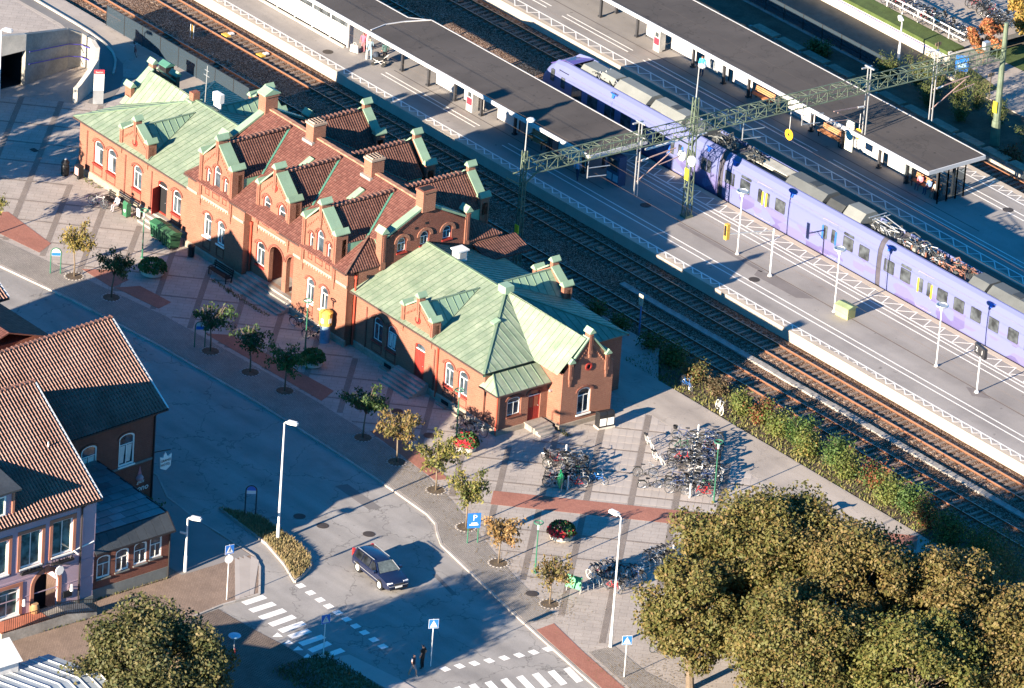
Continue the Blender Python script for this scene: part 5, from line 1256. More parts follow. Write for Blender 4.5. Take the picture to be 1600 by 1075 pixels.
for y in (8.6, 23.75):
    mb = MB(); x = beam_x(y)
    for s in (-1, 1): mb.beam((x,y,6.2),(x,y+s*1.6,7.25),0.10); mb.beam((x-0.4,y,7.2),(x-0.9,y-0.2,6.9),0.08)
    gb(mb, 'knee_brace')
# droppers with bracket arms carrying the contact wire
m_insw = mat('insulator_white', (0.62,0.58,0.55), 0.3, 0.05)
for k, (y, z0, arm) in enumerate(((19.0,3.2,1),(40.2,3.5,-1),(46.6,3.4,1))):
    mb = MB(); x = beam_x(y)
    for s in (-0.16, 0.16): mb.beam((x+s,y,z0),(x+s,y,9.0),0.075)
    mb.beam((x-0.5,y,9.0),(x+0.5,y,9.0),0.1); mb.beam((x-0.3,y-0.5,8.9),(x-0.3,y+0.5,8.9),0.1)
    d_ = gb(mb, 'dropper', m_steel)
    mb = MB(); mb.beam((x,y,5.9),(x+0.2,y+arm*3.4,6.3),0.07); mb.beam((x,y,4.3),(x+0.2,y+arm*3.0,6.1),0.06,None,0); mb.beam((x+0.2,y+arm*1.9,5.3),(x+0.2,y+arm*4.0,5.55),0.05); mb.cyl((x+0.05,y+arm*0.3,5.93),(x+0.06,y+arm*0.9,6.0),0.07,n=6,m=1)
    gb(mb, 'bracket_arm', [mat('red_brown_arm',(0.30,0.20,0.18),0.6), m_insw])
for y in (15.6, 29.75, 35.3):
    mb = MB(); x = beam_x(y); mb.beam((x,y-1.2,7.2),(x,y-1.2,5.6),0.06); mb.beam((x,y-1.2,6.4),(x+0.1,y+0.8,6.2),0.05); mb.beam((x,y-1.2,5.7),(x+0.1,y+0.5,5.5),0.05); gb(mb, 'registration_arm', m_steel)
mb = MB(); mb.beam((beam_x(20),19.6,6.75),(beam_x(25),25.2,6.95),0.16,0.12); gb(mb, 'cable_tray', m_whitemetal)
def clip_text_free(): pass
# lamp arms on the masts
def mast_lamp(x, y, z0, z1):
    mb = MB(); mb.cyl((x,y,z0),(x,y,z1),0.045,0.035,8); mb.build('tmp', m_steel); o = bpy.data.objects[-1] if False else None
mb = MB(); mb.cyl((-10.1,8.6,9.0),(-10.05,8.6,11.3),0.05,0.04,8); mb.lathe([(0.05,11.2),(0.28,11.3),(0.32,11.42),(0.2,11.52),(0,11.54)],-10.0,8.85,12,1); gb(mb, 'mast_lamp', [m_steel, m_whitemetal])
mb = MB(); mb.cyl((-9.15,23.75,10.1),(-9.1,23.75,12.5),0.05,0.04,8); mb.lathe([(0.05,12.4),(0.28,12.5),(0.32,12.62),(0.2,12.72),(0,12.74)],-9.05,24.0,12,1); gb(mb, 'mast_lamp', [m_steel, m_whitemetal])
# station clocks on the middle mast
for s in (-0.75, 0.75):
    t = MB(); t.cyl((0,-0.09,0),(0,0.09,0),0.40,n=20); y0 = 23.7
    o = t.build('station_clock', m_whitemetal, None, (-9.15+s*0.75, 23.35, 4.75+PZ)); tag(o, 'round white station clock on the left of the green mast' if s < 0 else 'round white station clock on the right of the green mast', 'clock')
    f = MB(); f.cyl((0,-0.098,0),(0,-0.091,0),0.34,n=20); fo = f.build('dial', mat('clock_dial',(0.80,0.79,0.76),0.4), o)
    h = MB(); h.beam((0,-0.104,0),(0.02,-0.104,0.27),0.03,0.01); h.beam((0,-0.104,0),(0.17,-0.104,0.05),0.035,0.01)
    for k in range(12): a = PI*k/6; h.beam((0.26*math.sin(a),-0.102,0.26*math.cos(a)),(0.32*math.sin(a),-0.102,0.32*math.cos(a)),0.022,0.008)
    h.build('hands', m_black, o); b_ = MB(); b_.beam((0,0,-0.05),(-s*0.5,0.35,-0.05),0.05); b_.build('bracket', m_green_st, o)
# yellow disc signs hanging from the gantry
for (x, y, z, zt2, lab) in ((-8.9,33.0,5.1,7.2,'yellow disc signal sign hanging on a rod above the train roof'),(-9.2,40.3,3.35,5.0,'yellow disc signal sign hanging beside the white board at the far canopy')):
    t = MB(); t.cyl((0,-0.03,0),(0,0.03,0),0.42,n=20); o = t.build('disc_sign', mat('disc_yellow',(0.80,0.42,0.02),0.4,0.03), None, (x,y,z)); tag(o, lab, 'sign')
    a = MB(); a.face([(0,-0.036,0.26),(-0.17,-0.036,-0.16),(0,-0.036,-0.08),(0.17,-0.036,-0.16)][::-1]); a.build('arrow', m_black, o)
    r_ = MB(); r_.cyl((0,0,0.42),(0,0,zt2-z),0.02,n=5); r_.build('rod', m_whitemetal, o)
mb = MB(); mb.box(-0.42,0.42,-0.04,0.04,-1.5,0.9); o = mb.build('hanging_board', mat('pale_board',(0.50,0.52,0.44),0.6), None, (-9.9,40.05,3.3)); tag(o, 'tall pale board hung from the gantry at the far canopy edge', 'board')
w_ = MB(); w_.box(-9.6,-9.2,52.5,53.0,7.4,8.0); gb(w_, 'junction_box', m_steel)
# contact wires
wm = mat('copper_wire', (0.10,0.07,0.05), 0.5)
for y, lab in ((15.6,'contact wire over the near platform track'),(29.75,'contact wire over the train')):
    mb = MB(); mb.tube([(-140,y,5.5),(-10,y,5.5),(140,y,5.5)], 0.008, 4); mb.tube([(-140,y,7.0),(-75,y,6.1),(-10,y,6.9),(70,y,6.0),(140,y,6.9)], 0.007, 4); o = mb.build('contact_wire', wm); tag(o, lab, 'overhead wire')
# ------------------------------------------------------------------ houses on the near side of the street
m_pink = mat('pink_render', (0.36,0.26,0.31), 0.9, 0.08, 0.5, 8.0, 0.08)
m_terra = mat('terracotta_trim', (0.34,0.14,0.09), 0.85, 0.1, 1.0, 10.0, 0.1)
m_pantile = mat('pantile', (0.20,0.115,0.092), 0.9, 0.16, 0.7, 9.0, 0.2, col2=(0.25,0.15,0.125))
m_darkroof = mat('dark_sheet_roof', (0.045,0.05,0.055), 0.5, 0.2, 0.6, 6.0, 0.2)
m_greyplinth = mat('grey_plinth', (0.14,0.145,0.14), 0.9, 0.15, 0.8, 8.0, 0.15)
m_black_pipe = mat('black_pipe', (0.02,0.018,0.02), 0.5)
def pantile_slope(par, p0, along, up, length, height, pitch=0.26, amp=0.085, row=0.36, name='pantile_slope'):
    """corrugated pantile field. p0: eave corner; along: unit eave direction; up: unit slope direction"""
    a = Vector(along); u = Vector(up); n = a.cross(u)
    if n.z < 0: n = -n
    mb = MB(); per = 6; nc = int(length/pitch)*per; nr = int(height/row); P0 = Vector(p0)
    cols = []
    for i in range(nc+1):
        ph = (i % per)/per; w = amp*(math.sin(2*PI*ph)+0.35*math.sin(4*PI*ph)); cols.append((length*i/nc, w))
    idx = {}
    for r in range(nr):
        for e in (0, 1):
            for i, (x, w) in enumerate(cols):
                s = height*(r+e)/nr + (0.03 if e else -0.03); lift = 0.045 if e == 0 else 0.0
                idx[r, e, i] = len(mb.v); p = P0+a*x+u*s+n*(w+lift+0.06); mb.v.append(tuple(p))
        for i in range(nc): mb.f.append((idx[r,0,i], idx[r,0,i+1], idx[r,1,i+1], idx[r,1,i])); mb.m.append(0)
    o = mb.build(name, m_pantile, par, smooth=False); stuff(o)
    q = [P0, P0+a*length, P0+a*length+u*height, P0+u*height]; b = MB(); b.ext([p-n*0.08 for p in q], n*0.07); b.build('roof_deck', mat('roof_shadow',(0.05,0.03,0.025),0.9), par)
    return o
def gable_house(name, label, corner, rz, W, D, eave, ridge, wall_m, over=0.4, cat='house'):
    """local frame: x across (ridge at x=-W/2), y along ridge going to -D; origin = right street corner; front wall x=0 faces +X"""
    h = thing(name, label, cat, (corner[0], corner[1], 0), rz)
    return h
def roof_both(h, W, D, eave, ridge, over, end0=0.35, end1=0.35, tiles_front=True, yr=0.0):
    """ridge along local y at x=-W/2; slopes to x=+over (visible) and x=-W-over"""
    rise = ridge-eave; run = W/2+over; ez = eave-rise*over/(W/2)*1.0; L = math.hypot(run, ridge-ez)
    up = Vector((-run, 0, ridge-ez)).normalized(); y0 = yr+end0
    pantile_slope(h, (over, y0-D-end0-end1, ez), (0,1,0), up, D+end0+end1, L)
    mb = MB(); q = [(-W-over,y0-D-end0-end1,ez),(-W-over,y0,ez),(-W/2,y0,ridge),(-W/2,y0-D-end0-end1,ridge)]; mb.ext(q, (0,0,0.08)); mb.build('rear_slope', tile_mat('rear_pantiles',1,(0.30,0.13,0.08),(0.42,0.2,0.12)), h)
    rr = MB(); rr.ext([(-0.17,0,-0.02),(-0.09,0,0.13),(0.09,0,0.13),(0.17,0,-0.02)], (0,0.38,0)); rr.box(-0.18,0.18,0.34,0.42,-0.02,0.15); me = rr.mesh('ridge_tile', [m_ridge])
    n = int(min(D, 16)/0.4)
    for k in range(n): put('ridge_tile', me, h, (-W/2, y0-0.4*(k+1), ridge+0.04))
    mb = MB(); mb.beam((over,y0+0.02,ez+0.04),(-W/2,y0+0.02,ridge+0.06),0.10,0.18); mb.build('verge_board', m_whitemetal, h)
    mb = MB(); mb.beam((over+0.06,y0-D-end0-end1,ez-0.02),(over+0.06,y0,ez-0.02),0.12,0.1); mb.build('gutter', m_black_pipe, h)
    return ez
def house_wall(par, y0, y1, z1, wins, m, rec=0.12):
    mb = MB(); mb.holes(rect(y0,y1,0,z1), [arch_pts(*w) if w[4] else rect(*w[:4]) for w in wins], plane_x(0), 0, (-rec,0,0)); return mb.build('front_wall', m, par)
# --- brick corner house (two storeys)
H = gable_house('brick_corner_house', 'two-storey dark brick corner house with pantile gable roof beside the shaded street', (7.1,-36.8), R(3.5), 11.8, 16, 7.7, 11.75, m_brick_d)
W_, D_ = 11.4, 17.0
roof_both(H, W_, D_, 7.75, 11.7, 0.45, 0.6, 0.2)
hw = [(-3.1,-1.75,3.95,6.30,0.3),(-6.35,-5.0,3.95,6.30,0.3),(-9.6,-8.25,3.95,6.3,0.3),(-3.05,-1.9,0.85,2.55,0.22)]
house_wall(H, -D_, 0, 7.75, hw, m_brick_d)
for w in hw: window(H, plane_x(0), (1,0,0), *w[:4], rise=w[4], rec=0.1, casing=m_whitewood, sill=True, curtain=3, transom=0.66); brick_hood(H, plane_x(0), (1,0,0), w[0], w[1], w[3], w[4], m=m_brick_d, w=0.12, drop=0.02)
mb = MB(); mb.face([(0,0,0),(-W_,0,0),(-W_,0,7.75),(-W_/2,0,11.6),(0,0,7.75)]); mb.face([(-W_,0,0),(-W_,-D_,0),(-W_,-D_,7.75),(-W_,0,7.75)]); mb.build('gable_wall', m_brick_d, H)
mb = MB(); mb.box(-0.01,0.05,-D_,0.02,3.75,3.92); mb.build('string_course', m_greyplinth, H)
mb = MB(); mb.box(-0.01,0.10,-D_,0.02,7.0,7.12); mb.box(-0.01,0.16,-D_,0.02,7.35,7.6); mb.build('eaves_cornice', m_brick_d, H)
mb = MB(); mb.cyl((0.06,-0.1,0),(0.06,-0.1,7.2),0.06,n=8); mb.tube([(0.06,-0.1,7.1),(0.2,-0.1,7.35),(0.45,-0.1,7.5)],0.06,6); mb.build('downpipe', m_black_pipe, H)
# restaurant lettering and cone emblem on the side wall, blade sign on the corner
put_text('lettering', 'Simono', 0.62, m_whitewood, H, (0,1,0), (0,0,1), (0.02,-1.35,1.85), 0.01, 0.25); put_text('lettering', 'glass', 0.34, m_whitewood, H, (0,1,0), (0,0,1), (0.02,-1.1,2.35), 0.01, 0.25)
mb = MB(); mb.ext([(0.01,-1.45,2.65),(0.01,-0.95,2.65),(0.01,-1.2,3.55)], (0.02,0,0)); mb.lathe([(0.28,2.55),(0.30,2.7),(0.2,2.85),(0,2.9)],0.0,-1.2,12,1); mb.build('cone_emblem', [mat('cone_pink',(0.36,0.14,0.16),0.7), mat('cream_pink',(0.45,0.25,0.27),0.7)], H)
mb = MB(); mb.cyl((0.0,-1.15,1.2),(0.03,-1.15,1.2),0.24,n=16); mb.build('round_badge', m_whitewood, H)
mb = MB(); mb.ext([(0.25,0.35,3.0),(0.25,0.85,2.75),(0.25,1.25,3.0),(0.25,1.3,3.9),(0.25,0.95,3.75),(0.25,0.75,4.15),(0.25,0.55,3.75),(0.25,0.3,3.85)], (0.06,0,0)); bs = mb.build('blade_sign', m_whitewood, H)
mb = MB(); mb.beam((0.0,0.0,4.2),(0.28,1.2,4.2),0.06); mb.build('sign_bracket', m_black, H)
put_text('lettering', 'GRAND', 0.26, m_black, H, (0,1,0), (0,0,1), (0.33,0.78,3.5), 0.004); put_text('lettering', 'HOTEL', 0.26, m_black, H, (0,1,0), (0,0,1), (0.33,0.78,3.2), 0.004)
# --- pink rendered house
PK = gable_house('pink_house', 'pink rendered house with terracotta trimmed windows, arched doorway and pantile roof', (15.9,-48.1), R(1.0), 14.6, 20, 7.9, 12.9, m_pink)
WP, DP = 14.6, 22.0
roof_both(PK, WP, DP, 7.95, 12.95, 0.35, 0.12, 0.2)
pw2 = [(-3.50,-1.85,4.30,6.80,0),(-6.05,-4.35,4.15,6.65,0),(-8.7,-7.0,4.10,6.6,0),(-11.2,-9.6,4.10,6.6,0),(-4.85,-2.9,0.12,3.4,0.9),(-7.9,-6.0,0.9,2.95,0.25),(-10.8,-9.0,0.9,2.95,0.25)]
house_wall(PK, -DP, 0, 7.95, pw2, m_pink, 0.2)
m_gwin = glass_mat('greenish_glass', (0.05,0.10,0.10), 0.1)
for k, w in enumerate(pw2):
    if k == 4: continue
    window(PK, plane_x(0), (1,0,0), *w[:4], rise=w[4], rec=0.14, casing=m_whitewood, transom=0.97 if k < 4 else 0.8, sill=True, glass=m_gwin)
    u0, u1, z0, z1 = w[:4]; mb = MB()
    for a, b_, c_, d_ in ((u0-0.24,u0,z0-0.15,z1+0.24),(u1,u1+0.24,z0-0.15,z1+0.24),(u0,u1,z1,z1+0.24)): mb.box(-0.01,0.045,a,b_,c_,d_)
    mb.build('window_surround', m_terra, PK)
for y in (-2.68,-5.2):   # window boxes with metal leaves
    mb = MB(); mb.box(0.05,0.28,y-0.85,y+0.85,3.78,3.92)
    for k in range(9): mb.beam((0.17,y-0.8+0.2*k,3.9),(0.17+random.uniform(-.1,.1),y-0.8+0.2*k+random.uniform(-.1,.1),4.12),0.05)
    mb.build('window_box', m_black, PK)
# dark arched doorway
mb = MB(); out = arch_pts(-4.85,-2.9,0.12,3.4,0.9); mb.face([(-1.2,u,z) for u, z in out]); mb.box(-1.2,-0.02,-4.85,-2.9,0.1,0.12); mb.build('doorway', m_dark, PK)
mb = MB(); K = 12; c_ = -3.875; hwid = 0.975
for k in range(K):
    a0, a1 = PI*k/K, PI*(k+1)/K; q = [(c_+hwid*math.cos(a0),2.5+0.9*math.sin(a0)),(c_+(hwid+.28)*math.cos(a0),2.5+1.2*math.sin(a0)),(c_+(hwid+.28)*math.cos(a1),2.5+1.2*math.sin(a1)),(c_+hwid*math.cos(a1),2.5+0.9*math.sin(a1))]
    mb.ext([(-0.01,u,z) for u, z in q], (0.07,0,0))
mb.box(-0.01,0.06,-5.13,-4.85,0.05,2.5); mb.box(-0.01,0.06,-2.9,-2.62,0.05,2.5); mb.box(0.06,0.12,-4.05,-3.7,3.3,3.85); mb.build('door_surround', m_terra, PK)
mb = MB(); mb.box(-0.01,0.03,-DP,0,3.28,3.42); mb.box(-0.01,0.02,-DP,0,2.0,2.06); mb.build('string_course', m_pink, PK)
mb = MB(); mb.box(-0.01,0.08,-DP,0.01,0,0.55); mb.build('plinth', m_greyplinth, PK)
mb = MB(); mb.cyl((0.08,-1.2,0.1),(0.08,-1.2,7.4),0.06,n=8); mb.tube([(0.08,-1.2,7.3),(0.25,-0.9,7.6),(0.4,-0.6,7.75)],0.06,6); mb.build('downpipe', m_black_pipe, PK)
mb = MB(); mb.cyl((0,-1.7,4.3),(0.02,-0.1,4.55),0.05,n=6); mb.cyl((0.02,-1.7,4.3),(0.7,-1.9,4.4),0.05,n=6); mb.build('flag_pole', m_whitewood, PK)
mb = MB(); mb.face([(0,0,0),(-WP,0,0),(-WP,0,7.95),(-WP/2,0,12.85),(0,0,7.95)]); mb.build('gable_wall', m_pink, PK)
mb = MB(); mb.beam((0.02,-3.9,3.95),(0.95,-2.7,4.0),0.05); mb.cyl((0.5,-3.2,3.5),(0.56,-3.2,3.5),0.34,n=8,m=1); mb.build('lamp_sign', [m_black, m_whitewood], PK)
for y in (-1.9,-5.75):
    mb = MB(); mb.cyl((0.0,y,1.7),(0.2,y,1.7),0.05,n=6); mb.cyl((0.2,y,1.5),(0.2,y,1.95),0.12,0.08,6,1); mb.build('wall_lantern', [m_black, m_whitewood], PK)
mb = MB(); mb.box(0.02,0.1,-2.45,-1.75,1.05,1.5); mb.build('menu_board', m_black, PK)
# dormer
DM = MB(); DM.box(-2.6,-0.3,-9.4,-6.55,7.9,10.0); dm = DM.build('dormer', m_pink, PK)
mb = MB(); mb.ext([(0.15,-9.7,10.0),(0.15,-6.25,10.0),(-4.2,-6.25,10.75),(-4.2,-9.7,10.75)], (0,0,0.12)); mb.build('dormer_roof', m_darkroof, dm)
mb = MB(); mb.box(-0.3,-0.2,-6.7,-6.5,8.0,9.9); mb.box(-0.35,-0.15,-9.5,-6.4,9.88,10.02); mb.build('dormer_trim', m_terra, dm)
window(dm, plane_x(-0.29), (1,0,0), -8.6,-7.2,8.3,9.7, rise=0, rec=0.0, casing=m_whitewood, sill=False, glass=m_gwin, transom=0.95)
DM2 = MB(); DM2.box(-3.0,-0.3,-16.0,-12.0,7.9,10.6); dm2 = DM2.build('dormer', m_pink, PK)
mb = MB(); mb.ext([(0.1,-16.3,10.6),(0.1,-11.7,10.6),(-4.4,-11.7,11.3),(-4.4,-16.3,11.3)], (0,0,0.12)); mb.build('dormer_roof', m_darkroof, dm2)
mb = MB(); mb.cyl((-3.3,-1.6,10.0),(-3.3,-1.6,10.75),0.05,n=6); mb.build('roof_vent', m_whitemetal, PK)
# ramp, railings and barrel by the pink house's door
RP = MB(); RP.ext([(15.98,-56.5,0.0),(15.98,-48.9,0.0),(15.98,-48.9,0.25),(15.98,-51.2,0.75),(15.98,-56.5,0.75)], (1.55,0,0)); rp = tag(RP.build('entrance_ramp', m_conc_d), 'low concrete entrance ramp along the pink house', 'ramp')
mb = MB(); mb.ext([(16.0,-56.5,0.755),(17.5,-56.5,0.755),(17.5,-52.6,0.755),(16.0,-52.6,0.755)], (0,0,0.02)); mb.build('red_mat', mat('red_deck',(0.38,0.13,0.08),0.8), rp)
rl = thing('iron_railing', 'black iron railing along the entrance ramp', 'railing', (17.5,-48.9,0))
def rzt(y): return 0.75 if y < -51.2 else 0.25+(0.5*(-48.9-y)/2.3)
for k in range(44):
    y = -0.05-k*0.17; z = rzt(-48.9+y); mb = MB(); mb.beam((0,y,z),(0,y,z+0.95),0.025); mb.build('baluster', m_black, rl)
for dz in (0.08, 0.97):
    mb = MB(); mb.tube([(0,0,0.25+dz),(0,-2.3,0.75+dz),(0,-7.6,0.75+dz)], 0.025, 5); mb.build('handrail', m_black, rl)
mb = MB(); mb.lathe([(0.22,0.76),(0.29,0.95),(0.31,1.12),(0.29,1.3),(0.24,1.45)],0,0,14); o = mb.build('barrel', mat('barrel_wood',(0.30,0.17,0.08),0.7), None, (16.25,-53.0,0)); tag(o, 'wooden barrel beside the arched doorway of the pink house', 'barrel')
mb = MB(); mb.lathe([(0.25,1.43),(0.245,1.455),(0,1.46)],0,0,14); mb.build('lid', mat('barrel_lid',(0.36,0.22,0.12),0.7), o)
# --- low brick annex with the dark sheet roof
AX = thing('brick_annex', 'low red brick annex with dark sheet roof and four white arched windows', 'house', (15.6,-41.75,0), R(1.0))
aw = [(-5.95,-4.85,1.5,3.12,0.22),(-4.42,-3.32,1.58,3.18,0.22),(-2.92,-1.85,1.66,3.26,0.22),(-1.62,-0.62,1.75,3.36,0.22)]
mb = MB(); mb.holes(rect(-6.3,0,0,3.65), [arch_pts(*w) for w in aw], plane_x(0), 0, (-0.12,0,0)); mb.face([(0,0,0),(-8.5,0,0),(-8.5,0,4.6),(0,0,3.65)]); axw = mb.build('front_wall', m_brick_d, AX)
for w in aw: window(AX, plane_x(0), (1,0,0), *w[:4], rise=w[4], rec=0.09, casing=m_whitewood, transom=0.62, mull=1, sill=False)
for w in aw: mb = MB(); mb.box(-0.01,0.1,w[0]-0.05,w[1]+0.05,w[2]-0.1,w[2]-0.02); mb.build('sill', m_greyplinth, axw)
mb = MB(); mb.box(-0.02,0.03,-6.35,0.02,0,0.80); mb.build('plinth', m_greyplinth, AX)
# lower mansard band in sheets, upper slope in overlapping sheets
for k in range(9):
    y0 = -6.35+k*0.72; mb = MB(); mb.ext([(0.35,y0+0.01,3.55),(0.35,y0+0.71,3.55),(-0.55,y0+0.71,4.45),(-0.55,y0+0.01,4.45)], (0.02,0,0.03)); mb.build('mansard_sheet', m_darkroof, AX)
m_dsheet = mat('shiny_dark_sheet', (0.08,0.11,0.12), 0.3, 0.25, 0.8, 5.0, 0.2, spec=0.5, rnd=0.35)
mb = MB(); mb.ext([(-0.5,-6.35,4.40),(-0.5,0.15,4.40),(-8.4,0.15,4.95),(-8.4,-6.35,4.95)], (0,0,0.05)); mb.build('roof_deck', m_darkroof, AX)
for i in range(11):
    for j in range(6):
        x0 = -0.6-0.72*i; y0 = -6.3+j*1.06+(0.5 if i % 2 else 0); z = lambda x: 4.47+(-0.5-x)*0.0696
        y1 = min(y0+1.04, 0.14)
        if y1-y0 < 0.2: continue
        mb = MB(); mb.ext([(x0,y0,z(x0)+0.03),(x0,y1,z(x0)+0.03),(x0-0.78,y1,z(x0-0.78)),(x0-0.78,y0,z(x0-0.78))], (0,0,0.02)); mb.build('roof_sheet', m_dsheet, AX)
mb = MB(); mb.beam((0.38,0.16,3.5),(-0.55,0.16,4.5),0.08,0.1); mb.beam((-0.55,0.16,4.5),(-8.4,0.16,5.0),0.08,0.1); mb.beam((0.4,-6.35,3.52),(0.4,0.15,3.52),0.1,0.08); mb.cyl((0.1,-0.05,0),(0.1,-0.05,3.5),0.05,n=6); mb.build('roof_trim', m_black_pipe, AX)
# --- neighbouring houses along the street, mostly out of the picture
LH = gable_house('tiled_street_house', 'pantile-roofed street house at the left picture edge', (-11.5,-36.3), R(3.5), 9.0, 14, 8.0, 10.6, m_brick_d)
roof_both(LH, 9.0, 14.0, 8.05, 10.7, 0.35, 0.45, 0.2)
mb = MB(); mb.box(-9.0,0,-14,0,0,8.0); mb.ext([(0,0.002,8.0),(-9.0,0.002,8.0),(-4.5,0.002,10.55)], (0,-14,0)); mb.build('wall', m_brick_d, LH)
LK = thing('link_building', 'low link building with red tiled roof beside the corner house', 'house', (-11.4,-44.2,0), 0)
mb = MB(); mb.box(0.3,6.6,0.3,6.6,0,8.2); mb.build('wall', m_brick_d, LK)
for y0_, y1_ in ((0,3.6),(7.2,3.6)):
    mb = MB(); mb.ext([(0.0,y0_,7.9),(6.9,y0_,7.9),(6.9,y1_,9.1),(0.0,y1_,9.1)], (0,0,0.1)); mb.build('roof', m_tile_y, LK)
WB = thing('white_roofed_house', 'white rendered house with pale ribbed sheet-metal roof at the bottom left corner', 'house', (27.0,-59.8,0), 0)
m_psheet = mat('pale_sheet', (0.26,0.29,0.32), 0.45, 0.08, 0.8, 8.0, 0.08, rnd=0.05)
mb = MB(); mb.box(0.3,10.0,-14,-0.3,0,4.5); mb.build('wall', m_whitemetal, WB)
def rib_slope(par, poly, down, sp):
    P = [Vector(p) for p in poly]; n = (P[1]-P[0]).cross(P[2]-P[0]).normalized(); n = n if n.z > 0 else -n
    dn = Vector(down); dn = (dn-n*dn.dot(n)).normalized(); a = dn.cross(n).normalized(); o = P[0]; q = [((p-o).dot(a),(p-o).dot(dn)) for p in P]; u0 = min(k[0] for k in q); u1 = max(k[0] for k in q)
    cnt = round((u1-u0)/sp); du = (u1-u0)/cnt
    for k in range(cnt):
        c = clip(clip(q,-1,0,-(u0+du*k)),1,0,u0+du*(k+1))
        if len(c) < 3: continue
        mb = MB(); mb.ext([o+a*x+dn*y-n*0.03 for x, y in c], n*0.03); mb.build('roof_panel', m_psheet, par)
        ys = [y for x, y in c if abs(x-(u0+du*k)) < 1e-4]
        if len(ys) >= 2: mb = MB(); mb.beam(o+a*(u0+du*k)+dn*min(ys)+n*0.03, o+a*(u0+du*k)+dn*max(ys)+n*0.03, 0.06, 0.07, 0, up=tuple(n)); mb.build('roof_rib', m_whitemetal, par)
rib_slope(WB, [(0,0,4.6),(5.2,0,5.7),(5.2,-12,5.7),(0,-12,4.6)], (-1,0,-0.2), 0.75)
rib_slope(WB, [(10.3,0,4.6),(5.2,0,5.7),(5.2,-12,5.7),(10.3,-12,4.6)], (1,0,-0.2), 0.75)
mb = MB(); mb.face([(0.3,-0.3,4.4),(10.0,-0.3,4.4),(10.0,-0.3,4.6),(5.2,-0.3,5.6),(0.3,-0.3,4.6)][::-1]); mb.build('gable_wall', m_whitemetal, WB)
mb = MB(); mb.box(-1.5,1.2,-6.5,-3.2,0,5.6); mb.ext([(-1.7,-6.7,5.6),(1.4,-6.7,5.6),(-0.15,-6.7,6.6)], (0,3.7,0)); mb.build('side_wing', m_whitemetal, WB)
# ------------------------------------------------------------------ street furniture
def ring_lamp(x, y, label, h=3.75, m=None):
    m = m or m_greenpole; t = thing('plaza_lamp', label, 'street lamp', (x,y,0), random.uniform(0,6), 'ring-headed lamps on the square')
    mb = MB(); mb.cyl((0,0,0),(0,0,1.1),0.065,0.055,8); mb.cyl((0,0,1.1),(0,0,h-0.55),0.045,0.04,8); mb.cyl((0,0,0),(0,0,0.08),0.14,0.12,10); mb.build('pole', m, t)
    mb = MB(); mb.tube([(0.30*math.cos(2*PI*k/18),0.30*math.sin(2*PI*k/18),h) for k in range(18)],0.045,6,0,True)
    for k in range(3): mb.beam((0,0,h-0.35),(0.28*math.cos(2*PI*k/3),0.28*math.sin(2*PI*k/3),h),0.025)
    mb.build('ring', m, t)
    mb = MB(); mb.lathe([(0.03,h-0.55),(0.075,h-0.5),(0.075,h-0.2),(0.05,h-0.15),(0,h-0.14)],0,0,10); mb.build('lamp_glass', m_whitewood, t)
    return t
ring_lamp(-24.9,-13.99,'ring-headed lamp post near the green bins at the left'); ring_lamp(-6.97,-13.02,'ring-headed lamp post in front of the right projecting bay'); ring_lamp(9.68,-12.74,'ring-headed lamp post at the porch end, among the trees')
ring_lamp(27.97,-20.63,'ring-headed green lamp post left of the red flower tub'); ring_lamp(26.37,-3.72,'green lamp post standing at the large bicycle rack', 4.6)
def street_lamp(x, y, h, label, rz=0.0, double=False):
    t = thing('street_lamp', label, 'street lamp', (x,y,-0.02), rz); mb = MB(); mb.cyl((0,0,0),(0,0,1.2),0.12,0.11,10); mb.cyl((0,0,1.2),(0,0,h),0.085,0.05,10); mb.build('pole', m_whitemetal, t)
    mb = MB(); mb.tube([(0,0,h-0.05),(0.1,0,h+0.08),(0.3,0,h+0.12)],0.04,6); mb.lathe([(0,0)],0,0,3) if False else None; mb.build('arm', m_whitemetal, t)
    mb = MB(); mb.ext([(0.2,-0.16,h+0.05),(0.45,-0.2,h+0.04),(0.95,-0.15,h+0.06),(1.0,0,h+0.07),(0.95,0.15,h+0.06),(0.45,0.2,h+0.04),(0.2,0.16,h+0.05)], (0,0,0.14)); mb.box(0.3,0.9,-0.11,0.11,h+0.22,h+0.27); mb.build('lamp_head', m_whitemetal, t)
    return t
street_lamp(15.16,-32.31,8.7,'tall white street lamp on the dry traffic island', R(25)); street_lamp(38.71,-23.01,9.5,'tall white street lamp at the right crossing beside the big trees', R(190)); sl = street_lamp(15.59,-40.32,3.95,'short white street lamp beside the brick annex', R(30))
mb = MB(); mb.box(-0.5,-0.05,-0.02,0.02,2.75,2.9); mb.build('side_plate', m_whitemetal, sl)
street_lamp(-53.0,-6.6,5.6,'white street lamp at the underpass on the left edge', R(20))
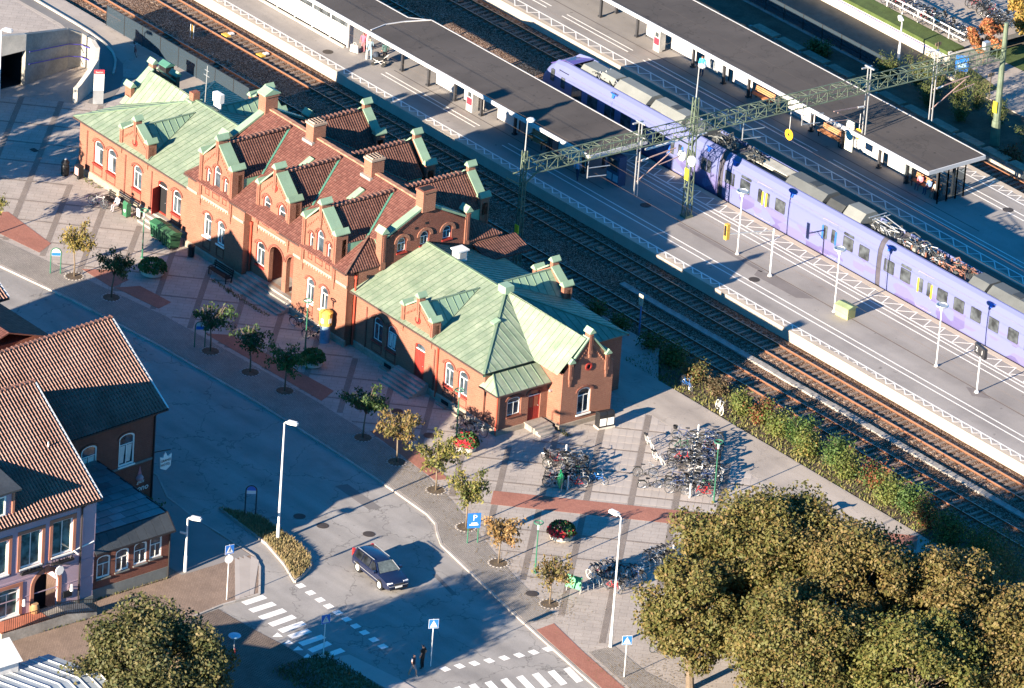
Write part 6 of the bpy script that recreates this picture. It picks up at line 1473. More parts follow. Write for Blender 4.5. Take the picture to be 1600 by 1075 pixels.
def ped_sign_face(par, z, w=0.62, x=0.03, nrm=1):
    """blue pedestrian-crossing plate facing local +X"""
    mb = MB(); mb.box(x-0.012,x+0.0,-w/2-0.02,w/2+0.02,z-w/2-0.02,z+w/2+0.02); pl = mb.build('sign_plate', m_whitemetal, par)
    mb = MB(); mb.box(x,x+0.006,-w/2,w/2,z-w/2,z+w/2); mb.build('blue_field', m_signblue, pl)
    mb = MB(); mb.ext([(x+0.006,-0.25,z-0.24),(x+0.006,0.25,z-0.24),(x+0.006,0,z+0.25)], (0.004,0,0)); mb.build('white_triangle', m_whitemetal, pl)
    mb = MB(); X = x+0.0125; mb.beam((X,-0.02,z-0.0),(X,0.0,z+0.09),0.05,0.004); mb.beam((X,-0.02,z),(X,-0.09,z-0.17),0.03,0.004); mb.beam((X,-0.02,z),(X,0.06,z-0.17),0.03,0.004); mb.beam((X,0,z+0.07),(X,0.08,z-0.02),0.022,0.004); mb.cyl((X-0.002,0.02,z+0.13),(X+0.002,0.02,z+0.13),0.03,n=8)
    mb.build('walking_figure', m_black, pl)
def ped_sign(x, y, h, label, rz, rnd=False):
    t = thing('crossing_sign', label, 'road sign', (x,y,-0.05), rz, 'pedestrian crossing signs'); mb = MB(); mb.cyl((0,0,0),(0,0,h),0.035,n=8); mb.build('post', m_whitemetal, t); ped_sign_face(t, h-0.33, 0.62, 0.05)
    if rnd: mb = MB(); mb.cyl((0.03,0,h-1.05),(0.05,0,h-1.05),0.31,n=20); mb.build('round_sign', m_whitemetal, t)
    return t
ped_sign(20.22,-40.37,4.1,'blue crossing sign with a round plate below, beside the concrete ramp',R(-8),True); ped_sign(29.75,-39.73,3.1,'blue crossing sign in the shade at the striped crossing',R(-10)); ped_sign(42.36,-24.9,3.1,'blue crossing sign on the pavement in front of the big trees',R(-28)); ped_sign(34.46,-34.6,3.45,'blue crossing sign on the refuge behind the two pedestrians',R(-25))
# blue arched information frames
def arch_frame(x, y, rz, label, h=2.0, m_top=None, m_low=None, m_p=None):
    t = thing('information_sign', label, 'sign', (x,y,0), rz); w = 0.36; mb = MB(); pts = [(0,-w,0),(0,-w,h-w)]+[(0,-w*math.cos(PI*k/8),h-w+w*math.sin(PI*k/8)) for k in range(1,8)]+[(0,w,h-w),(0,w,0)]
    mb.tube(pts, 0.04, 6); mb.build('frame', m_p or m_greenpole, t)
    mb = MB(); mb.ext([(0.02,-w+.05,h-0.62),(0.02,w-.05,h-0.62)]+[(0.02,(w-.05)*math.cos(PI*k/8),h-w+(w-.05)*math.sin(PI*k/8)) for k in range(9)], (-0.03,0,0)); pl = mb.build('panel', m_top or m_whitemetal, t)
    mb = MB(); mb.box(0.021,0.026,-w+.06,w-.06,h-0.6,h-0.36); mb.build('lower_field', m_low or m_signblue, pl)
    return t
arch_frame(-26.0,-20.85,R(-35),'white arched information sign on green legs at the sunny kerb'); arch_frame(-11.0,-19.25,R(-35),'arched information sign with blue field on dark legs, shaded kerb'); arch_frame(11.5,-31.85,R(-35),'blue arched sign on two dark posts on the traffic island',2.3,m_signblue,m_whitemetal,m_black)
t = thing('parking_sign', 'blue P parking sign on green legs between the autumn trees', 'road sign', (22.4,-21.5,0), R(-25))
for s in (-0.35, 0.35): mb = MB(); mb.cyl((0,s,0),(0,s,2.2),0.04,n=8); mb.build('leg', m_greenpole, t)
mb = MB(); mb.box(0.03,0.07,-0.45,0.45,1.15,2.25); pl = mb.build('panel', m_signblue, t); put_text('lettering','P',0.62,m_whitemetal,pl,(0,1,0),(0,0,1),(0.073,0.05,1.9),0.003)
mb = MB(); mb.box(0.07,0.078,-0.3,0.3,1.35,1.45); mb.box(0.07,0.078,-0.18,0.22,1.45,1.56); mb.build('car_symbol', m_whitemetal, pl)
# station totem
t = thing('station_totem', 'white and grey station totem with red top at the left end of the station', 'sign', (-48.42,-0.77,0), R(-30))
mb = MB(); mb.box(-0.08,0.08,-0.38,0.38,0,1.1); mb.build('base_panel', mat('totem_grey',(0.22,0.23,0.25),0.5), t); mb = MB(); mb.box(-0.08,0.08,-0.38,0.38,1.1,2.45); mb.build('white_panel', m_whitemetal, t); mb = MB(); mb.box(-0.08,0.08,-0.38,0.38,2.45,2.75); rp_ = mb.build('red_head', mat('totem_red',(0.55,0.04,0.05),0.5), t)
put_text('lettering','Station',0.2,m_whitemetal,rp_,(0,1,0),(0,0,1),(0.083,0,2.6),0.003)
# warning triangle seen from behind with bowl lamp
t = thing('yield_sign', 'yellow and red yield triangle seen at an angle below a pale blue bowl lamp', 'road sign', (27.7,-45.48,-0.08), R(60)); mb = MB(); mb.cyl((0,0,0),(0,0,2.05),0.035,n=8); mb.build('post', m_steel, t)
mb = MB(); mb.ext([(0.05,-0.45,1.35),(0.05,0.45,1.35),(0.05,0,0.55)], (0.02,0,0)); mb.build('red_border', mat('sign_red',(0.45,0.03,0.03),0.5), t); mb = MB(); mb.ext([(0.071,-0.32,1.28),(0.071,0.32,1.28),(0.071,0,0.70)], (0.004,0,0)); mb.build('yellow_field', mat('sign_yellow',(0.65,0.40,0.03),0.5), t)
mb = MB(); mb.lathe([(0.05,2.0),(0.3,2.12),(0.42,2.25),(0.4,2.3),(0.0,2.36)],0,0,16); mb.build('bowl_lamp', mat('pale_blue',(0.35,0.48,0.58),0.4), t)
# flower tubs
def tub(x, y, label, cols, flowers, r=0.72, rz=0.0):
    t = thing('planter', label, 'planter', (x,y,0), rz, 'round planters on the square'); mb = MB(); mb.lathe([(r*0.75,0),(r*0.98,0.12),(r*1.0,0.42),(r*0.92,0.45),(r*0.85,0.38),(0,0.38)],0,0,20); mb.build('tub', m_conc, t)
    g = MB(); rn = random.Random(hash(label) % 999)
    for k in range(900):
        u = rn.random()*2*PI; v = rn.random()**0.6; rr = r*1.22*math.sqrt(v); zz = 0.42+0.82*math.sqrt(max(0,1-v))*rn.uniform(0.75,1.05); c = Vector((rr*math.cos(u), rr*math.sin(u), zz)); s = rn.uniform(0.05,0.11)
        a = Vector((rn.uniform(-1,1),rn.uniform(-1,1),rn.uniform(-1,1))).normalized(); b = a.orthogonal().normalized(); fl = flowers and (rn.random() < (0.75 if c.y < -0.25 and zz < 0.95 else 0.15))
        g.face([c-a*s-b*s*0.6, c+a*s-b*s*0.6, c+a*s+b*s*0.6, c-a*s+b*s*0.6], 1 if fl else 0)
    g.build('foliage', [leaf_mat('tub_leaves',[(0.05,0.11,0.03),(0.08,0.15,0.04),(0.04,0.08,0.03)]), leaf_mat('red_petals',[(0.45,0.02,0.03),(0.55,0.05,0.08),(0.40,0.01,0.02)])], t)
tub(-22.3,-15.0,'round concrete planter with a dense green bush by the left lamp', None, False, 0.85); tub(-4.6,-14.2,'round planter with green bush and some red in the shade near the yellow column', None, False); tub(11.3,-13.2,'round planter half hidden behind a tree at the porch, few red flowers', None, True); tub(25.04,-16.0,'round planter full of red and green flowers in the sun', None, True, 0.8)
# bins and boxes
def wheel_bin(x, y, rz, label, m, w=1.25, d=0.95, h=1.15):
    t = thing('waste_container', label, 'waste container', (x,y,0), rz, 'green waste containers'); mb = MB(); mb.ext([(-w/2+.06,-d/2+.05,0.15),(w/2-.06,-d/2+.05,0.15),(w/2-.06,d/2-.05,0.15),(-w/2+.06,d/2-.05,0.15)], (0,0,0.02))
    i = len(mb.v); b = [(-w/2+.08,-d/2+.08,.15),(w/2-.08,-d/2+.08,.15),(w/2-.08,d/2-.08,.15),(-w/2+.08,d/2-.08,.15)]; tt = [(-w/2,-d/2,h),(w/2,-d/2,h),(w/2,d/2,h),(-w/2,d/2,h)]
    for k in range(4): mb.face([b[k],b[(k+1)%4],tt[(k+1)%4],tt[k]])
    for k in range(4): mb.beam((-w/2+.2+k*(w-.4)/3,-d/2+.02,.3),(-w/2+.2+k*(w-.4)/3,-d/2-.02,h-.1),0.05,0.05)
    mb.build('body', m, t); mb = MB(); mb.ext([(-w/2-.04,-d/2-.04,h),(-w/2-.04,d/2+.04,h),(-w/2-.04,d/2+.04,h+.1),(-w/2-.04,0,h+.22),(-w/2-.04,-d/2-.04,h+.1)], (w+.08,0,0)); mb.build('lid', m, t)
    for sx in (-1,1):
        for sy in (-1,1): mb = MB(); mb.cyl((sx*(w/2-.2)-.03,sy*(d/2-.15),.08),(sx*(w/2-.2)+.03,sy*(d/2-.15),.08),.08,n=10); mb.build('wheel', m_rubber, t)
m_binG = mat('bin_green',(0.03,0.12,0.06),0.5,0.1)
wheel_bin(-26.9,-10.95,R(2),'left of two green wheeled waste containers by the station wall',m_binG); wheel_bin(-25.4,-11.1,R(-3),'right of two green wheeled waste containers by the station wall',mat('bin_dark_green',(0.035,0.10,0.05),0.5,0.1))
t = thing('litter_bin','slim green litter bin next to the occupied bench','litter bin',(-31.0,-10.9,0)); mb = MB(); mb.box(-.22,.22,-.2,.2,.15,1.05); mb.build('body',m_binG,t); mb = MB(); mb.ext([(-.25,-.23,1.05),(-.25,.23,1.05),(-.25,.23,1.12),(-.25,-.1,1.3),(-.25,-.23,1.12)],(.5,0,0)); mb.build('hood',m_binG,t); mb = MB(); mb.box(-.05,.05,-.05,.05,0,.15); mb.build('foot',m_black,t); mb = MB(); mb.cyl((0,-.205,.6),(0,-.2,.6),.12,n=10); mb.build('emblem',m_whitemetal,t)
t = thing('notice_case','small dark notice case standing by the wall right of the green bin','notice case',(-30.2,-10.35,0),0); mb = MB(); mb.box(-.25,.25,-.1,.1,.2,1.0); mb.build('case',m_black,t); mb = MB(); mb.box(-.2,.2,-.115,-.1,.3,.92); mb.build('poster',m_whitewood,t); mb = MB(); mb.box(-.2,-.14,-.05,.05,0,.2); mb.box(.14,.2,-.05,.05,0,.2); mb.build('feet',m_black,t)
t = thing('newspaper_bin','black double bin with white posters at the right end of the station','newspaper box',(13.55,-2.75,0),R(80)); mb = MB(); mb.box(-.6,.6,-.3,.3,.12,1.05); mb.build('cabinet',m_black,t)
for s in (-.3,.3): mb = MB(); mb.box(s-.25,s+.25,-.315,-.3,.25,.8); mb.build('poster',m_whitewood,t); mb = MB(); mb.ext([(s-.28,-.32,1.05),(s-.28,.32,1.05),(s-.28,.32,1.15),(s-.28,-.2,1.28)],(.56,0,0)); mb.build('lid',m_black,t)
mb = MB(); mb.box(-.66,.66,-.36,.36,0,.12); mb.build('base',m_conc,t)
t = thing('newspaper_box','dark newspaper box against the left corner of the station','newspaper box',(-38.2,-9.95,0)); mb = MB(); mb.box(-.28,.28,-.22,.22,.25,1.1); mb.build('cabinet',m_black,t); mb = MB(); mb.box(-.22,.22,-.235,-.22,.4,.98); mb.build('poster',mat('poster_pink',(0.5,0.3,0.28),0.6),t); mb = MB(); mb.box(-.1,.1,-.1,.1,0,.25); mb.build('foot',m_black,t)
t = thing('mailbox_cluster','black rounded litter bin at the far left station corner','litter bin',(-39.3,-10.4,0)); mb = MB(); mb.lathe([(.26,0),(.3,.1),(.3,.75),(.24,.85),(.3,.95),(.3,1.05),(.15,1.25),(0,1.3)],0,0,14); mb.build('body',m_black,t); mb = MB(); mb.lathe([(.12,1.26),(.1,1.34),(0,1.36)],0,0,10); mb.build('ashtray',m_steel,t)
t = thing('advertising_column','yellow-topped poster column in front of the right bay','advertising column',(-7.2,-11.15,0)); mb = MB(); mb.cyl((0,0,0),(0,0,1.35),.36,n=16); mb.build('shaft',mat('poster_blue',(0.16,0.24,0.34),0.6,0.3,2.0),t); mb = MB(); mb.cyl((0,0,1.35),(0,0,2.25),.46,n=16); mb.lathe([(.5,2.25),(.5,2.32),(.3,2.42),(0,2.46)],0,0,16); mb.build('head',mat('column_yellow',(0.62,0.42,0.08),0.55,0.1),t)
for k in range(3): a = 1.2+k*1.3; mb = MB(); mb.box(-.13,.13,-.475,-.462,1.6,1.95); o = mb.build('label_field',m_whitewood if k else m_black,t); o.rotation_euler = (0,0,a-2.2)
bench(-19.3,-11.2,0,0,'dark slatted bench against the shaded left bay',2.3,mat('black_wood',(0.02,0.018,0.018),0.6)); bench(-32.7,-10.6,0,0,'dark bench at the sunny left wing where a person sits',2.6,MAT['black_wood'])
t = thing('litter_bin','dark green litter bin at the corner of the left bay','litter bin',(-23.2,-10.9,0)); mb = MB(); mb.cyl((0,0,.1),(0,0,.85),.24,n=12); mb.build('body',m_black,t); mb = MB(); mb.lathe([(.27,.85),(.27,.9),(.1,1.0),(0,1.02)],0,0,12); mb.build('lid',m_black,t)
t = thing('grit_box','pale yellow grit box beside a platform lamp','grit box',(9.75,22.65,PZ),R(5)); mb = MB(); mb.ext([(-.6,-.4,0),(.6,-.4,0),(.65,-.45,.8),(-.65,-.45,.8)],(0,.8,0)); mb.build('box',mat('grit_yellow',(0.42,0.40,0.16),0.7),t); mb = MB(); mb.ext([(-.7,-.5,.8),(-.7,.5,.8),(-.7,.5,.88),(-.7,0,1.0),(-.7,-.5,.88)],(1.4,0,0)); mb.build('lid',mat('grit_green',(0.25,0.30,0.15),0.7),t)
# platform lamps with disc reflectors
def disc_lamp(x, y, h, label):
    t = thing('platform_lamp', label, 'platform lamp', (x,y,PZ), 0, 'disc lamps on the near platform'); mb = MB(); mb.cyl((0,0,0),(0,0,.12),.16,.12,12); mb.cyl((0,0,.1),(0,0,h-.3),.055,.045,10); mb.build('pole',m_whitemetal,t)
    mb = MB(); mb.lathe([(.06,h-.45),(.13,h-.38),(.13,h-.15),(.05,h-.1)],0,0,10); mb.build('lamp_body',m_whitemetal,t); mb = MB(); mb.tube([(.40*math.cos(2*PI*k/20),.40*math.sin(2*PI*k/20),h) for k in range(20)],.07,6,0,True); mb.lathe([(.05,h-.12),(.38,h-.02),(.38,h+.01),(0,h+.02)],0,0,20); mb.build('reflector',m_steel,t)
disc_lamp(8.79,22.45,4.95,'disc-headed platform lamp beside the pale yellow grit box'); disc_lamp(19.33,22.8,4.75,'disc-headed platform lamp at the right, in front of the train windows'); disc_lamp(-2.23,22.75,5.0,'disc-headed platform lamp just right of the clock mast'); disc_lamp(29.5,22.8,4.9,'disc-headed platform lamp near the right picture edge')
t = thing('platform_signal','white post with cantilever arm carrying a small signal','railway signal',(1.83,22.38,PZ)); mb = MB(); mb.cyl((0,0,0),(0,0,.12),.18,.14,12); mb.cyl((0,0,.1),(0,0,3.75),.07,.06,10); mb.build('post',m_whitemetal,t); mb = MB(); mb.beam((0,0,3.6),(-1.2,-3.2,3.6),.07); mb.beam((0,0,2.8),(-.55,-1.4,3.55),.05); mb.build('arm',m_steel,t); mb = MB(); mb.box(-1.45,-1.15,-3.5,-3.2,3.2,4.4); mb.box(-1.4,-1.2,-3.53,-3.5,3.5,4.3,1); mb.build('signal_head',[m_yel,m_black],t)
t = thing('track_number_sign','grey post with black twin track-number boxes at the right of the platform','sign',(23.98,22.45,PZ),R(-12)); mb = MB(); mb.cyl((0,0,0),(0,0,.12),.18,.14,12); mb.cyl((0,0,.1),(0,0,3.5),.06,.055,10); mb.build('post',m_whitemetal,t)
for k, s in enumerate((-.36,.36)):
    mb = MB(); mb.box(s-.32,s+.32,-.12,.12,2.85,3.6); bx_ = mb.build('number_box',mat('black_box',(0.03,0.03,0.035),0.5),t); put_text('lettering','21'[k],.5,m_whitemetal,bx_,(1,0,0),(0,0,1),(s,-.125,3.22),.004)
t = thing('track_marker','blue post with pale number plate at the trackside','sign',(3.5,8.75,0)); mb = MB(); mb.cyl((0,0,0),(0,0,2.9),.06,n=8); mb.build('post',mat('post_blue',(0.05,0.14,0.30),0.5),t); mb = MB(); mb.box(-.22,.22,-.08,-.04,2.3,3.15); pl = mb.build('plate',mat('plate_pale',(0.5,0.45,0.33),0.5),t); put_text('lettering','1',.45,m_black,pl,(1,0,0),(0,0,1),(0,-.085,2.75),.004)
t = thing('information_pillar','dark blue information pillar under the gantry on the near platform','information board',(-16.4,23.0,PZ)); mb = MB(); mb.box(-.7,.7,-.35,.35,0,2.3); mb.build('body',mat('pillar_blue',(0.04,0.07,0.13),0.5),t)
for s in (-.35,.35): mb = MB(); mb.box(s-.28,s+.28,-.36,-.35,.3,.85); mb.build('poster',mat('poster_grey',(0.3,0.36,0.42),0.6),t)
mb = MB(); mb.box(-.5,.5,-.36,-.35,1.1,2.0); mb.build('screen',m_tglass,t)
# trackside posts
t = thing('track_marker','short pair of white-yellow poles in the ballast at the upper left','marker post',(-55.0,12.9,-.15)); 
for s in (-.2,0,.2): mb = MB(); mb.cyl((s,0,0),(s,0,1.1),.025,n=6); mb.build('pole',m_whitemetal if s else m_yel,t)
# tree pits' covers and drains on the square
gr = MB(); gr.box(-.3,.3,-.22,.22,0,.012); 
for k in range(5): gr.box(-.26+.12*k,-.20+.12*k,-.18,.18,.012,.018)
gme = gr.mesh('drain_grate',[MAT['cast_iron']])
for x, y in [(-44.0,-9.8),(8.3,-14.0),(4.2,-13.6),(30.2,-22.7),(2.4,-15.4)]: put('drain_grate' if x < 0 else 'manhole_cover', gme if x < 0 else cover_me, plaza, (x,y,0.018))

# ------------------------------------------------------------------ dark blue estate car
CAR = thing('estate_car','dark blue estate car driving on the street, front towards the crossing','car',(22.95,-29.75,-0.1),R(-7))
m_paint = mat('car_paint',(0.008,0.012,0.035),0.22,0.05,1.0,30.0,0.02,spec=0.6); MAT['car_paint'].node_tree.nodes['Principled BSDF'].inputs['Coat Weight'].default_value = 0.6
m_cglass = glass_mat('car_glass',(0.012,0.014,0.018),0.04)
L2 = 2.355
def car_sec(x, zb, zbelt, ztop, wb, wm, wt):
    return [(x,-wb,zb),(x,-wm,zb+.12),(x,-wm,(zb+zbelt)/2+.08),(x,-wm+.03,zbelt),(x,-wt,ztop-.04),(x,-wt+.12,ztop),(x,wt-.12,ztop),(x,wt,ztop-.04),(x,wm-.03,zbelt),(x,wm,(zb+zbelt)/2+.08),(x,wm,zb+.12),(x,wb,zb)]
secs = [car_sec(-L2,.42,.72,.74,.6,.76,.70),car_sec(-L2+.08,.30,.86,1.12,.7,.84,.72),car_sec(-2.1,.24,.90,1.40,.74,.885,.60),car_sec(-1.6,.22,.92,1.47,.76,.90,.60),car_sec(-.6,.22,.93,1.50,.76,.90,.61),car_sec(.25,.22,.93,1.46,.76,.90,.60),car_sec(.62,.22,.93,1.28,.76,.90,.64),car_sec(1.12,.22,.93,.97,.76,.90,.78),car_sec(1.7,.22,.87,.90,.76,.885,.74),car_sec(2.12,.24,.76,.80,.73,.85,.68),car_sec(2.31,.30,.66,.69,.62,.74,.6),car_sec(L2,.42,.56,.58,.5,.62,.5)]
mb = MB(); loft(mb, secs, 0); body = mb.build('body',m_paint,CAR,smooth=True)
body.modifiers.new('edge','EDGE_SPLIT').split_angle = R(38)
def side_glass(x0,x1,zt0,zt1,tt):
    for s in (-1,1):
        mb = MB(); b0,b1 = .885,.885; mb.face([(x0,s*(.895),.965),(x1,s*.895,.965),(x1-tt,s*.655,zt1),(x0+.04,s*.655,zt0)]); mb.build('side_window',m_cglass,CAR)
side_glass(-1.95,-1.05,1.40,1.44,.02); side_glass(-1.0,-.12,1.44,1.45,.02); side_glass(-.06,.93,1.44,1.40,.62)
mb = MB(); mb.face([(.40,-.54,1.45),(.40,.54,1.45),(1.10,.73,1.0),(1.10,-.73,1.0)]); mb.build('windscreen',mat('windscreen',(0.10,0.12,0.12),0.06,0.3,3.0,8.0,0.3,spec=.6),CAR)
mb = MB(); mb.face([(-2.17,-.55,1.36),(-2.17,.55,1.36),(-2.32,.68,.98),(-2.32,-.68,.98)][::-1]); mb.build('rear_window',m_cglass,CAR)
for s in (-1,1):
    mb = MB(); mb.beam((-1.9,s*.60,1.50),(.1,s*.58,1.53),.04,.03); mb.build('roof_rail',m_steel,CAR)
    mb = MB(); mb.beam((.44,s*.60,1.43),(1.1,s*.80,.99),.05,.03); mb.build('pillar_trim',m_steel if s > 0 else m_paint,CAR)
    mb = MB(); mb.box(.72,.92,s*1.0-.1,s*1.0+.1,.98,1.12); mb.build('mirror',m_paint,CAR)
    mb = MB(); mb.beam((-1.9,s*.905,.55),(1.5,s*.905,.55),.03,.03); mb.build('side_trim',m_steel,CAR)
    mb = MB(); mb.ext([(2.20,s*.42,.62),(2.16,s*.78,.62),(2.10,s*.80,.76),(2.17,s*.42,.77)],(.08,0,.01)); mb.build('headlight',mat('headlight',(0.7,0.7,0.72),0.15,spec=.8),CAR)
    mb = MB(); mb.box(-2.36,-2.2,s*.72-.08,s*.72+.08,.75,1.3); mb.build('tail_light',mat('tail_red',(0.35,0.02,0.02),0.3),CAR)
    for x in (-1.4,1.37):
        mb = MB(); mb.cyl((x,s*.70,.32),(x,s*.915,.32),.325,n=20); w = mb.build('wheel',m_rubber,CAR); mb = MB(); mb.cyl((x,s*.91,.32),(x,s*.925,.32),.22,n=16)
        for k in range(5): a = 2*PI*k/5; mb.beam((x,s*.925,.32),(x+.2*math.cos(a),s*.925,.32+.2*math.sin(a)),.06,.02,0)
        mb.build('rim',m_whitemetal,w)
        mb = MB(); mb.cyl((x,s*.80,.33),(x,s*.907,.33),.39,n=20); mb.build('wheel_arch',m_black,CAR)
mb = MB(); mb.box(2.27,2.375,-.36,.36,.60,.72); mb.build('grille',mat('grille',(0.06,0.06,0.07),0.3,metal=.5),CAR); mb = MB(); mb.box(2.34,2.385,-.26,.26,.42,.53); mb.build('number_plate',m_whitemetal,CAR); mb = MB(); mb.box(2.18,2.375,-.66,.66,.30,.40); mb.build('bumper',m_black,CAR); mb = MB(); mb.box(2.30,2.372,-.7,.7,.545,.575); mb.build('bumper_trim',m_steel,CAR)
# faint interior seen through the windscreen
mb = MB(); mb.box(-.2,.2,-.55,-.15,.75,1.2); mb.build('seat',MAT['windscreen'],CAR)

# ------------------------------------------------------------------ bicycles
m_tyre = mat('tyre',(0.02,0.02,0.02),.8); m_chrome = mat('chrome',(0.55,0.55,0.55),.3,metal=.8)
wb_ = MB(); wb_.tube([(.33*math.cos(2*PI*k/20),0,.33*math.sin(2*PI*k/20)) for k in range(20)],.022,5,0,True); wb_.tube([(.305*math.cos(2*PI*k/20),0,.305*math.sin(2*PI*k/20)) for k in range(20)],.014,4,1,True)
for k in range(8): a = PI*k/8; wb_.beam((-.3*math.cos(a),0,-.3*math.sin(a)),(.3*math.cos(a),0,.3*math.sin(a)),.006,.006,1)
wb_.cyl((0,-.05,0),(0,.05,0),.03,n=6,m=1); wheel_me = wb_.mesh('wheel',[m_tyre,m_chrome])
ww_ = MB(); ww_.v = list(wb_.v); ww_.f = list(wb_.f); ww_.m = list(wb_.m); wheel_w = ww_.mesh('wheel',[mat('white_tyre',(0.65,0.63,0.58),.7),m_chrome])
def frame_mesh(m, lady):
    f = MB(); bb = (0,0,.28); hd = (.42,0,.62 if not lady else .58); hd2 = (.40,0,.78); seat = (-.16,0,.72); ra = (-.52,0,.33); fa = (.54,0,.33)
    f.tube([hd,bb],.022,5); f.tube([bb,seat],.02,5); f.tube([seat if not lady else (-.09,0,.5),hd2 if not lady else hd],.02,5)
    for s in (-.05,.05): f.tube([(0,s,.28),(ra[0],s,.33)],.013,4); f.tube([(seat[0],s*.5,.70),(ra[0],s,.33)],.012,4); f.tube([(.42,s*.6,.60),(fa[0],s,.33)],.015,4)
    f.tube([hd,hd2],.024,5); f.tube([seat,(-.2,0,.86)],.014,5); f.tube([hd2,(.38,0,.95)],.014,5)
    for c, a0, a1 in ((ra,.1*PI,.95*PI),(fa,.25*PI,.85*PI)): f.tube([(c[0]+.365*math.cos(a0+(a1-a0)*k/7),0,c[2]+.365*math.sin(a0+(a1-a0)*k/7)) for k in range(8)],.022,4,1)
    f.beam((-.85,0,.72),(-.35,0,.72),.13,.02,1); f.cyl((0,-.08,.28),(0,-.05,.28),.09,n=10,m=1); f.beam((0,-.09,.28),(.1,-.09,.16),.02,.02,1); f.beam((0,.09,.28),(-.1,.09,.40),.02,.02,1); f.beam((-.45,-.06,.3),(-.3,-.16,.0),.02,.02,1)
    return f.mesh('frame',[m,m_tyre])
sd = MB(); sd.ext([(-.33,-.08,.87),(-.33,.08,.87),(-.12,.05,.87),(-.04,.02,.87),(-.04,-.02,.87),(-.12,-.05,.87)],(0,0,.06)); saddle_me = sd.mesh('saddle',[m_black])
hb = MB(); hb.tube([(.18,-.28,.98),(.30,-.27,1.0),(.38,-.12,.96),(.38,.12,.96),(.30,.27,1.0),(.18,.28,.98)],.014,5); hb.box(.42,.52,-.04,.04,.82,.92); handle_me = hb.mesh('handlebar',[m_chrome])
bk = MB(); bk.lathe([(.13,.78),(.17,1.02),(.16,1.02),(.12,.80)],.66,0,10); basket_me = bk.mesh('basket',[m_black])
BIKE_C = {'black':(0.015,0.015,0.018),'dark blue':(0.02,0.04,0.13),'red':(0.35,0.02,0.025),'silver':(0.38,0.38,0.38),'white':(0.66,0.64,0.62),'dark green':(0.02,0.09,0.05),'blue':(0.02,0.12,0.40),'grey':(0.12,0.12,0.13)}
FR = {c: frame_mesh(mat('bike_'+c.replace(' ','_'),v,.35,.05), i % 2 == 0) for i, (c, v) in enumerate(BIKE_C.items())}
NB = 0
def bicycle(x, y, rz, col, label, group=None, lean=0.0, z=0.0, basket=None, parts=True):
    global NB
    t = thing('bicycle', label, 'bicycle', (x,y,z), rz, group); t.rotation_euler = (lean, 0, rz); NB += 1
    put('frame', FR[col], t)
    wm = wheel_w if col == 'white' else wheel_me
    put('wheel', wm, t, (-.52,0,.33)); put('wheel', wm, t, (.54,0,.33)); put('saddle', saddle_me, t); put('handlebar', handle_me, t)
    if basket or (basket is None and random.random() < .25): put('basket', basket_me, t)
    return t
random.seed(21); cyc = ['black','black','dark blue','grey','silver','black','red','dark green','grey','white','black','dark blue']
def rack_hoop(t, x, y, rz): 
    pass
def bike_rack(name, label, x0, y0, x1, y1, n, depth=.5):
    t = thing(name, label, 'bicycle rack', (x0,y0,0), math.atan2(y1-y0,x1-x0)); L = math.hypot(x1-x0,y1-y0)
    for k in range(2): mb = MB(); mb.tube([(0,-.15+.3*k,.06),(L,-.15+.3*k,.06)],.025,5); mb.build('rail',m_steel,t)
    hm = MB(); hm.tube([(0,-.35,.05),(0,-.3,.45),(0,0,.58),(0,.3,.45),(0,.35,.05)],.018,5); me = hm.mesh('hoop',[m_steel])
    for k in range(n): put('hoop', me, t, (L*(k+.5)/n,0,0))
    for xx in (-.1,L+.1): mb = MB(); mb.cyl((xx,0,0),(xx,0,1.05),.06,n=10); mb.build('end_post',m_whitemetal,t)
    return t
ORD = ['first','second','third','fourth','fifth','sixth','seventh','eighth','ninth','tenth','eleventh','twelfth','thirteenth','fourteenth','fifteenth','sixteenth','seventeenth','eighteenth']
def row(x0,y0,x1,y1,n,offs,rz0,lab,group,skip=()):
    for k in range(n):
        if k in skip: continue
        f = (k+.5)/n; a = math.atan2(y1-y0,x1-x0)+PI/2; c = random.choice(cyc); o = offs+random.uniform(-.12,.12)
        x = x0+(x1-x0)*f+o*math.cos(a); y = y0+(y1-y0)*f+o*math.sin(a); flip = PI if random.random() < .5 else 0
        bicycle(x+random.uniform(-.05,.05), y, a+flip+random.uniform(-.14,.14), c, (lab % c)+', '+ORD[k]+' in line', group, random.uniform(-.10,.10))
bike_rack('bicycle_rack','steel rack full of bicycles on the sunny square',18.4,1.6,24.9,-4.6,15); 
row(18.4,1.6,24.9,-4.6,17,.95,0,'%s bicycle in the right-hand row of the large rack','bicycles in the large rack, right row'); row(18.4,1.6,24.9,-4.6,15,-.95,0,'%s bicycle in the left-hand row of the large rack','bicycles in the large rack, left row',(1,4,9,10))
bicycle(17.6,-2.0,R(-20),'white','white-wheeled bicycle lying out of the large rack on its left','bicycles outside the racks',R(14)); bicycle(19.8,-3.0,R(-10),'white','white bicycle with pale tyres in front of the large rack',None,R(18)); bicycle(23.9,-1.0,R(-40),'white','white bicycle at the near right corner of the large rack',None,R(-10)); bicycle(22.4,-6.1,R(60),'black','black bicycle leaning at the near left corner of the large rack',None,R(16)); bicycle(21.0,-5.3,R(50),'grey','grey bicycle left of the large rack, near its white post',None,R(-12))
bike_rack('bicycle_rack','low rack with bicycles beside the porch end of the station',16.0,-8.2,19.6,-11.0,8)
row(16.0,-8.2,19.6,-11.0,8,.6,0,'%s bicycle in the small rack, right side','bicycles in the small rack, right row'); row(16.0,-8.2,19.6,-11.0,7,-.75,0,'%s bicycle in the small rack, left side','bicycles in the small rack, left row',(3,))
bicycle(19.9,-8.6,R(20),'blue','blue bicycle standing apart on the right of the small rack',None,R(12)); bicycle(15.8,-9.6,R(-30),'white','white-wheeled bicycle at the far left of the small rack',None,R(15))
